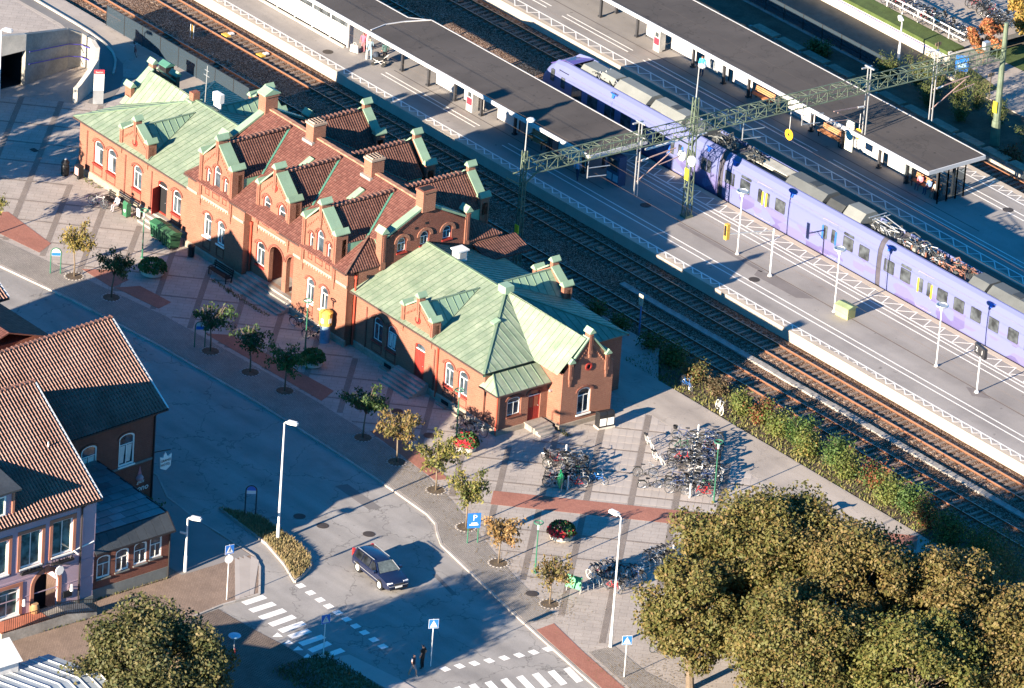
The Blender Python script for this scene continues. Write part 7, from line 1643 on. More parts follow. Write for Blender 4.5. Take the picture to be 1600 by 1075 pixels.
bike_rack('bicycle_rack','curved-end rack near the big trees, half filled with bicycles',31.6,-19.6,31.3,-11.6,16)
row(31.6,-18.2,31.4,-15.6,6,.7,0,'%s bicycle in the rack near the big trees','bicycles in the rack by the trees'); row(31.6,-17.6,31.4,-15.0,5,-.7,0,'%s bicycle on the far side of the rack near the trees','bicycles on the far side of the rack by the trees',(2,)); row(31.3,-13.4,31.2,-11.4,5,.2,0,'%s bicycle at the shaded end of the rack under the trees','bicycles at the rack end under the trees')
bicycle(32.7,-17.9,R(8),'red','red bicycle with bright orange bag in the rack near the lamp post',None,0,0,True)
for (x, y, rz, lab, s) in ((31.5,-20.3,R(25),'green board leaning at the end of the rack near the trees',1),(19.2,-11.5,R(-30),'green board in front of the small bicycle rack',1.2)):
    t = thing('rack_sign', lab, 'sign', (x,y,0), rz); mb = MB(); mb.ext([(-.55*s,0,.35),(.55*s,.0,.35),(.55*s,.25,1.15),(-.55*s,.25,1.15)],(0,-.04,0)); mb.build('board',mat('sign_green',(0.01,0.24,0.09),0.45),t); mb = MB(); mb.cyl((-.5*s,.1,0),(-.5*s,.15,1.0),.035,n=6); mb.cyl((.5*s,.1,0),(.5*s,.15,1.0),.035,n=6); mb.build('legs',m_steel,t)
bicycle(11.9,6.1,R(-8),'blue','blue bicycle at the hedge where the shadow ends',None,R(8)); bicycle(15.9,5.6,R(-25),'white','white bicycle parked against the trackside hedge',None,R(-12)); bicycle(-54.4,7.2,R(-35),'red','red bicycle leaning on the fence at the upper left',None,R(14)); bicycle(41.0,-20.6,R(70),'black','black bicycle under the edge of the big tree',None,R(6))
bicycle(9.9,-11.2,R(20),'silver','silver bicycle against the station wall left of the porch','bicycles at the porch wall',R(-10)); bicycle(8.6,-11.1,R(10),'black','black bicycle against the station wall left of the porch','bicycles at the porch wall',R(-8)); bicycle(-20.6,57.9,R(30),'white','white-framed bicycle beside the blue board at the far right',None,R(6))
bicycle(-33.6,-11.6,R(20),'silver','silver bicycle parked beside the bench at the sunny wing',None,R(-8)); bicycle(-7.9,-11.6,R(40),'black','dark bicycle parked below the right bay in the shade',None,R(-10)); bicycle(-9.9,-11.3,R(15),'black','dark bicycle at the entrance steps corner in the shade',None,R(8))
# ------------------------------------------------------------------ trees, shrubs, hedge
def leaf_quad(mb, c, s, asp, rn, nrm=None, m=0, droop=0.0):
    n = Vector((rn.gauss(0,1), rn.gauss(0,1), rn.gauss(0,1)))
    if nrm is not None: n = n*0.75+Vector(nrm)*0.9
    n.normalize(); a = n.orthogonal().normalized(); q = rn.uniform(0, 2*PI); b = n.cross(a); a, b = a*math.cos(q)+b*math.sin(q), b*math.cos(q)-a*math.sin(q)
    if droop: b = (b*(1-droop)+Vector((0,0,-1))*droop).normalized(); a = (a-b*a.dot(b)).normalized()
    a = a*s*asp; b = b*s
    mb.face([c-a*0.5-b, c+a-b*0.15, c+a*0.35+b, c-a*0.85+b*0.3], m)
def small_tree(x, y, label, cols, seed, h=3.5, r=1.35, n=760, dens=1.0, lean=0.0, z=0.0):
    rn = random.Random(seed); t = thing('street_tree', label, 'tree', (x,y,z), 0, 'young street trees along the square')
    br = MB(); th = h*0.5; top = Vector((lean*0.4, rn.uniform(-.1,.1), th)); br.tube([(0,0,0),(lean*.15,0,th*.5),tuple(top)],[.065,.055,.045],7); lf = MB(); limbs = []
    for k in range(15):
        a = 2*PI*k/15*1.62+rn.uniform(-.3,.3); rr = r*rn.uniform(.45,1.08); rise = rn.uniform(.35,1.0)*(h-th); tip_drop = rn.uniform(.15,.75)
        p0 = top*rn.uniform(.86,1.0); p1 = top+Vector((math.cos(a)*rr*.55, math.sin(a)*rr*.55, rise*.95)); p2 = top+Vector((math.cos(a)*rr, math.sin(a)*rr, rise-tip_drop))
        br.tube([tuple(p0),tuple(p1),tuple(p2)],[.03,.018,.007],5); limbs.append((p0,p1,p2))
    for k in range(int(n*dens)):
        p0,p1,p2 = rn.choice(limbs); f = rn.uniform(.25,1.05); q = p0*(1-f)**2+p1*2*f*(1-f)+p2*f*f; q = q+Vector((rn.gauss(0,.17),rn.gauss(0,.17),rn.gauss(0,.15)-.06))
        leaf_quad(lf, q, rn.uniform(.08,.16), rn.uniform(.35,.6), rn, None, 0, .45)
    br.build('trunk', m_bark, t, smooth=True); lf.build('crown', leaf_mat('street_leaves_%d' % seed, cols), t)
    pit = MB(); pit.lathe([(.62,.012),(.62,.022),(.55,.026),(0,.03)],0,0,16); pit.build('tree_pit', m_soil, t)
    ring = MB()
    for k in range(16): a = 2*PI*k/16; ring.bc((.66*math.cos(a),.66*math.sin(a),.015),(.12,.12,.05))
    ring.build('pit_edging', m_granite, t)
    return t
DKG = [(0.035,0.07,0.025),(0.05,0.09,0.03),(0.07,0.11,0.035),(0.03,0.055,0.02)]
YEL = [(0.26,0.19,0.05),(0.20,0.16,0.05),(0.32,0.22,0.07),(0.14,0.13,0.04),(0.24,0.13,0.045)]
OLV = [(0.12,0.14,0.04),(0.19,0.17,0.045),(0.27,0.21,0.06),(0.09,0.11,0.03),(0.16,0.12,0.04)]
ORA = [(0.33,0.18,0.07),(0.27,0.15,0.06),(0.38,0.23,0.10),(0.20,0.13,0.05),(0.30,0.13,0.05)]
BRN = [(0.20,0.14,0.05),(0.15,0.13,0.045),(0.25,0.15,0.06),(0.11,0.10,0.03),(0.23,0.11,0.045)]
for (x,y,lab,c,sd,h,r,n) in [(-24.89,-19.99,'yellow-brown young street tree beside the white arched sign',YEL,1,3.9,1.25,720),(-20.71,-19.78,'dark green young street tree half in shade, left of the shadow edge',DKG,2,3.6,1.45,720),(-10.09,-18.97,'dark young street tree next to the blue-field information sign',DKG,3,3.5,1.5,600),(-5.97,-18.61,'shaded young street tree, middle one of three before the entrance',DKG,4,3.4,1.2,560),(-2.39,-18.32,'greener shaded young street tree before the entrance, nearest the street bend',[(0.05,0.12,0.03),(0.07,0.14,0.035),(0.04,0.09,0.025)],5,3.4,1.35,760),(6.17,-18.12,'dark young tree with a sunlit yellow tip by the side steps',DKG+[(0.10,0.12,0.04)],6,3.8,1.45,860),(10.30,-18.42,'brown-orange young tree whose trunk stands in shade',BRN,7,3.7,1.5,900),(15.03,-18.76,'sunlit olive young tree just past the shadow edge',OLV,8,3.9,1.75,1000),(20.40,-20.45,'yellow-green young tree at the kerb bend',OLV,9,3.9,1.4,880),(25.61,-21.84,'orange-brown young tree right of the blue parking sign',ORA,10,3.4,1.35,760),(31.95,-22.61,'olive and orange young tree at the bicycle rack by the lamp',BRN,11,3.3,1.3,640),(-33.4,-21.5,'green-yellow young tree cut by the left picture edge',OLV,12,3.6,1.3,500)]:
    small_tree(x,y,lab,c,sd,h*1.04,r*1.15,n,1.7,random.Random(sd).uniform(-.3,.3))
def big_tree(x, y, label, cols, seed, h, r, rz, nclump, nleaf, ls, cat='tree', group=None, trunk=.28, cz=None, name='broadleaf_tree', base=0.0):
    rn = random.Random(seed); t = thing(name, label, cat, (x,y,base), 0, group); cz = cz or h-rz*.85; br = MB(); br.tube([(0,0,0),(rn.uniform(-.2,.2),rn.uniform(-.2,.2),cz*.45),(0,0,cz)],[trunk,trunk*.75,trunk*.35],8); lf = MB()
    for k in range(nclump):
        u = rn.uniform(-1,1); a = rn.uniform(0,2*PI); w = math.sqrt(1-u*u); f = rn.uniform(.55,1.0)**.6; wob = 1+.22*noise.noise(Vector((w*math.cos(a)*2+seed, w*math.sin(a)*2, u*2)))
        c = Vector((w*math.cos(a)*r*f*wob, w*math.sin(a)*r*f*wob, cz+u*rz*f*wob))
        if c.z < h*.22: c.z = h*.22+rn.random()*.6
        br.tube([(0,0,cz*rn.uniform(.45,.9)),tuple(c*.55+Vector((0,0,cz*.4))),tuple(c)],[trunk*.22,trunk*.12,.015],4)
        cr = r*rn.uniform(.20,.40)
        for j in range(nleaf):
            v = Vector((rn.gauss(0,1),rn.gauss(0,1),rn.gauss(0,1))).normalized(); d_ = cr*rn.random()**.45; p = c+Vector((v.x*d_,v.y*d_,v.z*d_*.75))
            leaf_quad(lf, p, ls*rn.uniform(.6,1.25), rn.uniform(.5,.85), rn, v+Vector((0,0,.35)))
    br.build('trunk', m_bark, t); lf.build('crown', leaf_mat('leaves_%s_%d' % (name,seed), cols), t); return t
BIGA = [(0.115,0.11,0.03),(0.155,0.125,0.038),(0.09,0.095,0.026),(0.185,0.13,0.046),(0.07,0.08,0.022),(0.17,0.10,0.038),(0.13,0.125,0.036)]
BIGB = [(0.14,0.115,0.034),(0.18,0.125,0.045),(0.10,0.092,0.026),(0.20,0.13,0.052),(0.085,0.083,0.022),(0.165,0.092,0.035)]
GB = 'large autumn trees at the lower right'
big_tree(45.9,-22.3,'olive autumn tree at the left end of the large group, over the pavement',BIGA,31,8.8,3.2,3.5,90,445,.125,group=GB)
big_tree(44.6,-15.6,'broad olive-brown autumn tree crowning the group, its top against the path',BIGA,32,10.8,4.9,4.4,142,526,.125,group=GB)
big_tree(51.6,-14.2,'brown-tinged autumn tree in the middle of the group',BIGB,33,10.6,4.6,4.3,127,513,.125,group=GB)
big_tree(56.2,-9.6,'brown autumn tree with rounded crown at the right end of the group',BIGB,34,9.6,4.2,4.0,112,499,.125,group=GB)
big_tree(54.6,-20.6,'green-tinged autumn tree at the bottom edge below the group',BIGA,35,9.4,4.3,4.0,112,499,.125,group=GB)
big_tree(60.5,-16.5,'autumn tree at the bottom edge, second from the right corner',[(0.11,0.115,0.03),(0.15,0.13,0.037),(0.08,0.095,0.022),(0.17,0.115,0.037)],36,9.4,4.2,4.0,105,486,.125,group=GB)
big_tree(62.5,-9.6,'autumn tree in the bottom right picture corner',BIGB,37,9.4,4.0,4.0,97,486,.125,group=GB)
big_tree(33.4,-56.3,'dark tree with sunlit yellow top at the bottom left crossing',[(0.06,0.07,0.024),(0.09,0.085,0.03),(0.14,0.115,0.048),(0.045,0.055,0.018),(0.17,0.13,0.06)],38,8.3,4.4,3.2,110,420,.125)
big_tree(-41,-24.5,'street tree beyond the left picture edge, shading the square',OLV,39,7.2,3.4,2.6,45,220,.18); big_tree(-48.5,-26.5,'second street tree beyond the left picture edge',OLV,40,7.6,3.6,2.8,45,220,.18); pass
def shrub(x, y, label, cols, seed, r, h, n, ls=.12, name='shrub', group='shrubs along the railway hedge', feather=False, z=-.1):
    rn = random.Random(seed); t = thing(name, label, 'shrub', (x,y,z), 0, group); st_ = MB(); lf = MB(); stems = []
    for k in range(9):
        a = rn.uniform(0,2*PI); rr = r*rn.uniform(.2,.8); p = Vector((rr*math.cos(a),rr*math.sin(a),h*rn.uniform(.55,1.0))); st_.tube([(0,0,0),(p.x*.4,p.y*.4,p.z*.55),tuple(p)],[.03,.02,.008],4); stems.append(p)
    for k in range(n):
        p = rn.choice(stems); f = rn.uniform(.15,1.08)
        if feather: c = Vector((p.x*f, p.y*f, p.z*f))+Vector((rn.gauss(0,.2),rn.gauss(0,.2),rn.gauss(0,.15)))
        else: c = Vector((p.x*f**.7, p.y*f**.7, p.z*f))+Vector((rn.gauss(0,r*.28),rn.gauss(0,r*.28),rn.gauss(0,h*.10)))
        if c.z < .05: c.z = rn.uniform(.05,.3)
        leaf_quad(lf, c, ls*rn.uniform(.6,1.3), .3 if feather else rn.uniform(.5,.8), rn, None if feather else (c.x,c.y,.5))
    st_.build('stems', m_bark, t); lf.build('foliage', leaf_mat('shrub_leaves_%d' % seed, cols), t); return t
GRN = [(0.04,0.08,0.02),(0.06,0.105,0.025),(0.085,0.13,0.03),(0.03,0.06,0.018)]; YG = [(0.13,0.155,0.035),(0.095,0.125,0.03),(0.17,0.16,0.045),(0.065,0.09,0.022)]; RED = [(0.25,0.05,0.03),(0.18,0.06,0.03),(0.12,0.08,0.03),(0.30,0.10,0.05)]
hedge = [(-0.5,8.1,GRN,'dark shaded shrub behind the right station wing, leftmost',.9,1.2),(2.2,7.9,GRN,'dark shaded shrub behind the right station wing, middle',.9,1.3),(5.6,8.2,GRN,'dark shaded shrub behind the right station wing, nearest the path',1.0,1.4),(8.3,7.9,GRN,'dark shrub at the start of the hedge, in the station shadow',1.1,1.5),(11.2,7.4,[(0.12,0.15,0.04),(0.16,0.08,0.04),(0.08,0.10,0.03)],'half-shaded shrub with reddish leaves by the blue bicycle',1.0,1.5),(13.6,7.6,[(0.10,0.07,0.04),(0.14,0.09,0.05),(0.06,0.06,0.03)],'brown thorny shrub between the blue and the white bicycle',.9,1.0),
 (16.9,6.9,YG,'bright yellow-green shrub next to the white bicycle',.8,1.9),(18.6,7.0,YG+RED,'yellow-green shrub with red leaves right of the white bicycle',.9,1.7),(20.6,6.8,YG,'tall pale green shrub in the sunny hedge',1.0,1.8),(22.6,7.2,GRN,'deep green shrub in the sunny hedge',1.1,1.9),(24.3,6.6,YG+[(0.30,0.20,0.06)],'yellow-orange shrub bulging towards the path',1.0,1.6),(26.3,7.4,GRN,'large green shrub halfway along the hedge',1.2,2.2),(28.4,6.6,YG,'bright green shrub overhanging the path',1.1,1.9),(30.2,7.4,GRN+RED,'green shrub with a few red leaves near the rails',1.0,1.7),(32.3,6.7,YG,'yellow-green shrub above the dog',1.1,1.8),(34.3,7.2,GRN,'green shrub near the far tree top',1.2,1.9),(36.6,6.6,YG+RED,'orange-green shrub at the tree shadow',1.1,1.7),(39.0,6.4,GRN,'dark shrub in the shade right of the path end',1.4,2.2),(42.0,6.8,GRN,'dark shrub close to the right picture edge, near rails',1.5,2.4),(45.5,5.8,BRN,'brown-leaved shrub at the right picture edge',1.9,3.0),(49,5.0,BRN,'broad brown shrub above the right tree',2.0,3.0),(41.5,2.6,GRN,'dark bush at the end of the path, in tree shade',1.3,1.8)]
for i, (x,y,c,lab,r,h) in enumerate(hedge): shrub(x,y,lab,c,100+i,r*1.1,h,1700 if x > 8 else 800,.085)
sheet('hedge_bed', ccw([(6.2,8.6),(10,5.25),(130,5.25),(130,8.7),(-20,8.75),(-38,8.75),(-38,2.5),(-15,2.6),(0.5,8.58)]), -0.06, m_soil, 0.25)
# weeds and grass tufts along the hedge foot, ramp of soil
g = MB(); rn = random.Random(5)
for k in range(5200):
    x = rn.uniform(6,44); y = rn.uniform(5.2,8.7); s = rn.uniform(.08,.28); a = rn.uniform(0,PI); w = .05
    g.face(((x-w*math.cos(a),y-w*math.sin(a),-.06),(x+w*math.cos(a),y+w*math.sin(a),-.06),(x+rn.uniform(-.1,.1),y+rn.uniform(-.1,.1),-.06+s)))
vg = stuff(g.build('hedge_ground_cover', leaf_mat('weeds',[(0.10,0.13,0.035),(0.20,0.19,0.06),(0.28,0.22,0.09),(0.07,0.10,0.03)]))); vg['label'] = 'weeds and grass at the foot of the railway hedge'; vg['category'] = 'ground cover'
# ivy bush at the corner house and weeds along walls
shrub(8.3,-37.6,'dark bush between the corner house and the annex',GRN,140,.8,1.3,420,.1,group=None,z=0)
g = MB()
for k in range(900):
    t_ = rn.random(); x, y = rn.choice([(-39.5+t_*3.5,-9.5+rn.uniform(-.4,.2)),(-34+t_*4,-10.0+rn.uniform(-.5,.3)),(-19.5+t_*3.5,-11.9+rn.uniform(-.2,.2)),(-17.5+t_*5,-12.1+rn.uniform(-.15,.15)),(15.8,-48+t_*6.2),(8+t_*3,-11.6+rn.uniform(-.5,.2)),(11.5+t_*2,-5.8+rn.uniform(-.2,.2)),(17.4+t_*.3,-56+t_*8)]); s = rn.uniform(.06,.22); a = rn.uniform(0,PI); w = .04
    g.face(((x-w*math.cos(a),y-w*math.sin(a),.0),(x+w*math.cos(a),y+w*math.sin(a),.0),(x+rn.uniform(-.1,.1),y+rn.uniform(-.1,.1),s)))
vg = stuff(g.build('wall_foot_weeds', leaf_mat('wall_weeds',[(0.09,0.11,0.035),(0.16,0.15,0.06),(0.12,0.09,0.04)]))); vg['label'] = 'weeds along wall feet and step edges'; vg['category'] = 'ground cover'
# fallen leaves on the cobbles
g = MB()
for k in range(2600):
    bx, by = rn.choice([(15,-18.8),(20.4,-20.4),(25.6,-21.8),(10.3,-18.4),(32,-22.6),(42,-24.6),(44,-22)]); x = bx+rn.gauss(0,1.6); y = by+rn.gauss(0,1.1); s = rn.uniform(.02,.05); a = rn.uniform(0,PI)
    if y < interp(kerb_line, x)+.3: continue
    g.face([(x+s*math.cos(a+q),y+s*math.sin(a+q),.03) for q in (0,1.8,3.3,4.8)])
vg = stuff(g.build('fallen_leaves', leaf_mat('litter',[(0.22,0.14,0.06),(0.30,0.20,0.09),(0.14,0.09,0.04)],.9,0))); vg['label'] = 'fallen leaves scattered under the street trees'; vg['category'] = 'leaf litter'
# ------------------------------------------------------------------ people and dog
def skinned(verts, edges, radii, root, name, sub=2):
    me = bpy.data.meshes.new(name); me.from_pydata(verts, edges, []); ob = bpy.data.objects.new(name, me); COL.objects.link(ob)
    sk = ob.modifiers.new('skin','SKIN'); ob.modifiers.new('sub','SUBSURF').levels = sub; sk.use_smooth_shade = True
    lay = me.skin_vertices[0].data
    for i, r in enumerate(radii): lay[i].radius = (r, r) if not isinstance(r, tuple) else r; lay[i].use_root = (i == root)
    dg = bpy.context.evaluated_depsgraph_get(); out = bpy.data.meshes.new_from_object(ob.evaluated_get(dg)); bpy.data.objects.remove(ob); bpy.data.meshes.remove(me); return out
PMAT = {}
def cloth(c): 
    k = 'cloth_%02d%02d%02d' % tuple(int(v*99) for v in c); return mat(k, c, .85, .12, 3.0, 25.0, .1)
m_skin = mat('skin',(0.42,0.22,0.15),.6,.05)
def person(x, y, z, rz, label, H, top, legs, hair=(0.03,0.02,0.015), shoes=(0.03,0.03,0.03), pose='stand', sleeve=True, shorts=False, vest=None, hat=None):
    """continuous body grown from a joint skeleton; local +X is the facing direction"""
    s = H/1.75; sit = pose == 'sit'; st_ = .18 if pose == 'walk' else .0
    pel = (0,0,.93) if not sit else (-.05,0,.52); dz = 0 if not sit else -.41
    V = [pel,(.0,0,1.15+dz),(.01,0,1.36+dz),(.0,0,1.47+dz),(.015,0,1.53+dz),(.03,0,1.66+dz)]; E_ = [(0,1),(1,2),(2,3),(3,4),(4,5)]; Rr = [(.15,.12),(.14,.11),(.17,.11),(.06,.06),(.075,.085),(.085,.10)]
    reg = {}
    for sd in (-1,1):
        hip = len(V)
        if sit: pts = [(.04,sd*.10,.50),(.44,sd*.12,.50),(.46,sd*.12,.10),(.58,sd*.13,.05)]
        else: pts = [(0,sd*.09,.86),(.03+sd*st_,sd*.10,.48),(-.02+sd*st_*1.4,sd*.10,.09),(.15+sd*st_*1.4,sd*.11,.04)]
        V += pts; E_ += [(0,hip),(hip,hip+1),(hip+1,hip+2),(hip+2,hip+3)]; Rr += [.095,.07,.05,.045]
        sh = len(V)
        if pose == 'pocket' and sd < 0: pts = [(0,sd*.19,1.40+dz),(-.06,sd*.29,1.13+dz),(.06,sd*.20,.95+dz)]
        elif sit: pts = [(0,sd*.19,1.40+dz),(.05,sd*.25,1.14+dz),(.30,sd*.12,1.02+dz)]
        elif pose == 'bag' and sd > 0: pts = [(0,sd*.19,1.40),(.02,sd*.25,1.14),(.10,sd*.27,.90)]
        else: pts = [(0,sd*.19,1.40+dz),(-.03-sd*st_*.4,sd*.25,1.13+dz),(.06-sd*st_*.8,sd*.27,.90+dz)]
        V += pts; E_ += [(2,sh),(sh,sh+1),(sh+1,sh+2)]; Rr += [.065,.05,.04]
    me = skinned([(a*s,b*s,c*s) for a,b,c in V], E_, [(r[0]*s,r[1]*s) if isinstance(r,tuple) else r*s for r in Rr], 0, 'body')
    mats = [m_skin, cloth(top), cloth(legs), cloth(hair), cloth(shoes), cloth(vest or top)]
    for m_ in mats: me.materials.append(m_)
    for p in me.polygons:
        c = p.center/s; zc = c.z-dz; k = 1
        if zc > 1.585 and (c.x < .03 or zc > 1.70): k = 3
        elif zc > 1.475: k = 0
        elif (abs(c.y) > .20 and zc < (1.0 if sleeve else 1.24) and not sit): k = 0
        elif sit and c.x > .22 and abs(c.y) < .3 and c.z > .58: k = 0
        elif (not sit and c.z < .90 and abs(c.y) < .24) or (sit and c.z < .60):
            k = 2
            if shorts and (c.z < .52): k = 0
            if c.z < .075: k = 4
        elif vest and abs(c.y) < .18: k = 5
        p.material_index = k
    o = put('person', me, None, (x,y,z), rz); tag(o, label, 'person')
    # face and hands
    f = MB(); hz_ = 1.655+dz
    for sd in (-1,1): f.bc((.125*s,sd*.035*s,(hz_+.0)*s),(.012*s,.02*s,.012*s),0)
    f.bc((.135*s,0,(hz_-.03)*s),(.03*s,.02*s,.04*s),1); f.bc((.118*s,0,(hz_-.065)*s),(.012*s,.045*s,.01*s),2); f.build('face', [m_black, m_skin, mat('lips',(0.30,0.10,0.08),.6)], o)
    hm = MB(); hi = [k for k in range(len(V))]; arms = [V[12],V[19]] if len(V) > 19 else []
    for w in arms:
        w = Vector(w)*s
        for q in range(4): hm.tube([tuple(w+Vector((.0,(-.03+.02*q)*s,-.03*s))),tuple(w+Vector((.015*s,(-.033+.022*q)*s,(-.09-.008*(q in (1,2)))*s))),tuple(w+Vector((.035*s,(-.033+.022*q)*s,(-.125)*s)))],[.010*s,.009*s,.007*s],5)
        hm.tube([tuple(w),tuple(w+Vector((.05*s,.0,-.05*s)))],[.012*s,.009*s],5)
    hm.build('hands', m_skin, o)
    if hat: h = MB(); h.lathe([(.20*s,(1.72+dz)*s),(.20*s,(1.735+dz)*s),(.115*s,(1.75+dz)*s),(.11*s,(1.84+dz)*s),(0,(1.86+dz)*s)],.01*s,0,14); h.build('hat', cloth(hat), o)
    return o
person(34.39,-35.25,-.1,R(200),'person in black clothes standing at the refuge with a hand in the pocket',1.83,(0.012,0.011,0.012),(0.012,0.011,0.013),(0.04,0.025,0.015),(0.25,0.22,0.2),'pocket',sleeve=False)
p2 = person(34.8,-36.35,-.1,R(20),'person in a dark vest and light shorts walking beside the black-clad one',1.62,(0.45,0.42,0.42),(0.26,0.24,0.25),(0.012,0.01,0.01),(0.45,0.42,0.4),'walk',False,True,(0.02,0.02,0.035))
person(-43.6,21.2,PZ,R(150),'person in a pale blue jacket and jeans at the waiting hall door',1.76,(0.26,0.36,0.44),(0.20,0.30,0.40),(0.40,0.34,0.26),(0.4,0.4,0.4),'walk')
person(-44.9,21.6,PZ,R(-60),'person in a pink top standing in the waiting hall doorway',1.66,(0.50,0.10,0.16),(0.30,0.12,0.14),(0.05,0.03,0.02),pose='bag'); person(-45.4,22.3,PZ,R(-40),'person in a dark red jacket behind the pink-topped one',1.72,(0.16,0.02,0.04),(0.03,0.03,0.04))
person(-42.6,21.9,PZ,R(160),'person in dark clothes with a pram under the near canopy',1.72,(0.05,0.10,0.10),(0.03,0.03,0.04))
mb = MB(); mb.ext([(-.35,-.08,.05),(.35,-.08,.05),(.32,-.08,.6),(-.3,-.08,.62)],(0,.16,0)); o = mb.build('shopping_bag',m_whitewood,None,(-45.15,20.95,PZ+.02),R(20)); tag(o,'white shopping bag at the feet of the pink-topped person','bag'); mb = MB(); mb.tube([(-.15,0,.6),(-.1,0,.8),(.1,0,.8),(.15,0,.6)],.012,5); mb.build('handle',m_whitewood,o)
t = thing('pram','dark pram with white undercarriage under the near canopy','pram',(-42.3,21.1,PZ),R(30)); mb = MB(); mb.ext([(-.45,-.2,.5),(.4,-.2,.45),(.5,-.2,.75),(-.5,-.2,.8)],(0,.4,0)); mb.build('basket',m_black,t); mb = MB(); mb.lathe([(.28,.75),(.22,1.0),(0,1.1)],-.25,0,10); mb.build('hood',cloth((.03,.04,.06)),t); mb = MB()
for s in (-1,1): mb.beam((-.4,s*.22,.2),(.4,s*.22,.55),.03); mb.beam((.4,s*.22,.2),(-.4,s*.22,.55),.03)
mb.beam((.45,-.2,.75),(.75,-.2,1.0),.025); mb.beam((.45,.2,.75),(.75,.2,1.0),.025); mb.beam((.75,-.22,1.0),(.75,.22,1.0),.03); mb.build('frame',m_whitemetal,t)
for sx in (-.4,.4):
    for sy in (-.24,.24): mb = MB(); mb.cyl((sx,sy-.02,.14),(sx,sy+.02,.14),.14,n=12); mb.build('wheel',m_tyre,t)
person(-18.3,20.9,PZ,R(120),'person in a light shirt walking in the shade below the gantry',1.75,(0.34,0.36,0.48),(0.03,0.04,0.07),pose='walk'); person(-28.2,41.3,PZ,R(-60),'person in a turquoise jacket standing under the far canopy',1.72,(0.05,0.42,0.55),(0.05,0.06,0.10))
person(-3.9,42.0,PZ+.02,R(-80),'person in a pink top sitting in the glazed end shelter',1.65,(0.55,0.16,0.20),(0.12,0.08,0.10),pose='sit'); person(-2.9,42.0,PZ+.02,R(-95),'person in a blue jacket sitting in the glazed end shelter',1.7,(0.12,0.18,0.34),(0.05,0.06,0.12),pose='sit'); person(-2.2,42.0,PZ+.02,R(-90),'person in a pale top sitting rightmost in the end shelter',1.65,(0.52,0.44,0.38),(0.30,0.18,0.14),pose='sit')
person(-32.3,-10.75,0,R(-95),'person in a white shirt and sun hat sitting on the bench at the sunny wing',1.7,(0.52,0.53,0.62),(0.28,0.26,0.28),pose='sit',hat=(0.55,0.45,0.28))
# dog on the path
DV = [(0,0,.47),(.22,0,.50),(.38,0,.52),(.52,0,.66),(.62,0,.72),(.76,0,.68),(-.20,0,.48),(-.36,0,.47),(-.55,0,.40)]; DE = [(0,1),(1,2),(2,3),(3,4),(4,5),(0,6),(6,7),(7,8)]; DR = [.12,.14,.12,.07,.075,.04,.12,.11,.025]
for sy in (-.09,.09):
    i = len(DV); DV += [(.34,sy,.34),(.33,sy,.18),(.36,sy,.03),(-.34,sy,.36),(-.28,sy,.25),(-.42,sy,.16),(-.38,sy,.03)]; DE += [(2,i),(i,i+1),(i+1,i+2),(7,i+3),(i+3,i+4),(i+4,i+5),(i+5,i+6)]; DR += [.055,.035,.03,.07,.05,.032,.03]
i = len(DV); DV += [(.60,-.06,.80),(.60,.06,.80)]; DE += [(4,i),(4,i+1)]; DR += [.025,.025]
dme = skinned(DV, DE, DR, 0, 'dog'); dme.materials.append(mat('dog_fur',(0.035,0.02,0.014),.8)); o = put('dog', dme, None, (31.5,2.0,.006), R(-20)); tag(o,'brown-black dog walking on the path at the tree tops','dog')
# ------------------------------------------------------------------ underpass and lane, upper left
m_conc_w = mat('streaked_concrete',(0.27,0.255,0.23),.9,.2,.6,5.0,.25,.1)
def wall_strip(mb, pts, th=.3, m=0):
    """pts: (x,y,z0,z1) along the wall"""
    for a, b in zip(pts, pts[1:]):
        dv = Vector((b[0]-a[0], b[1]-a[1], 0)).normalized(); n = Vector((-dv.y, dv.x, 0))*th
        A0, A1, B0, B1 = Vector((a[0],a[1],a[2])), Vector((a[0],a[1],a[3])), Vector((b[0],b[1],b[2])), Vector((b[0],b[1],b[3]))
        mb.face((A0,B0,B1,A1),m); mb.face((A0+n,A1+n,B1+n,B0+n),m); mb.face((A1,B1,B1+n,A1+n),m); mb.face((A0,A1,A1+n,A0+n),m); mb.face((B0,B0+n,B1+n,B1),m)
UW = thing('underpass_wall','curved concrete underpass wall with dark portal and handrails at the upper left','retaining wall',(-54.2,-3.0,0)); UO = Vector((54.2,3.0,0))
def ub(mb, nm, m): o = mb.build(nm, m, UW); o.location = UO; return o
mb = MB(); wall_strip(mb, [(-53.9,-3.6,0,4.2),(-54.9,1.1,0,3.2),(-54.7,2.2,0,2.7),(-53.6,2.6,0,2.4)],.35); ub(mb,'portal_wall',m_conc_w)
mb = MB(); wall_strip(mb, [(-53.6,2.6,0,2.5),(-52.4,2.2,0,2.4),(-51.2,1.2,0,2.1),(-50.2,-.3,0,1.7),(-49.5,-1.6,0,1.3),(-49.25,-2.1,0,1.2)],-.35); ub(mb,'wing_wall',m_conc)
mb = MB(); wall_strip(mb, [(-53.9,-6.2,2.9,4.6),(-53.9,-3.6,2.9,4.2)],.35); wall_strip(mb, [(-53.9,-12,0,5.2),(-53.9,-6.2,0,4.6)],.35); ub(mb,'lintel',m_conc)
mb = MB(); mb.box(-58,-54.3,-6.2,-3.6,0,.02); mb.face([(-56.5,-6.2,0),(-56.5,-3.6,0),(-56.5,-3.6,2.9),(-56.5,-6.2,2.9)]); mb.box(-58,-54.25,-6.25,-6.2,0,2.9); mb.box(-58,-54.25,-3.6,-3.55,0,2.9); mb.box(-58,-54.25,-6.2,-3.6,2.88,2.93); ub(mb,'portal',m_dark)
m_bluerail = mat('blue_handrail',(0.06,0.05,0.28),.5)
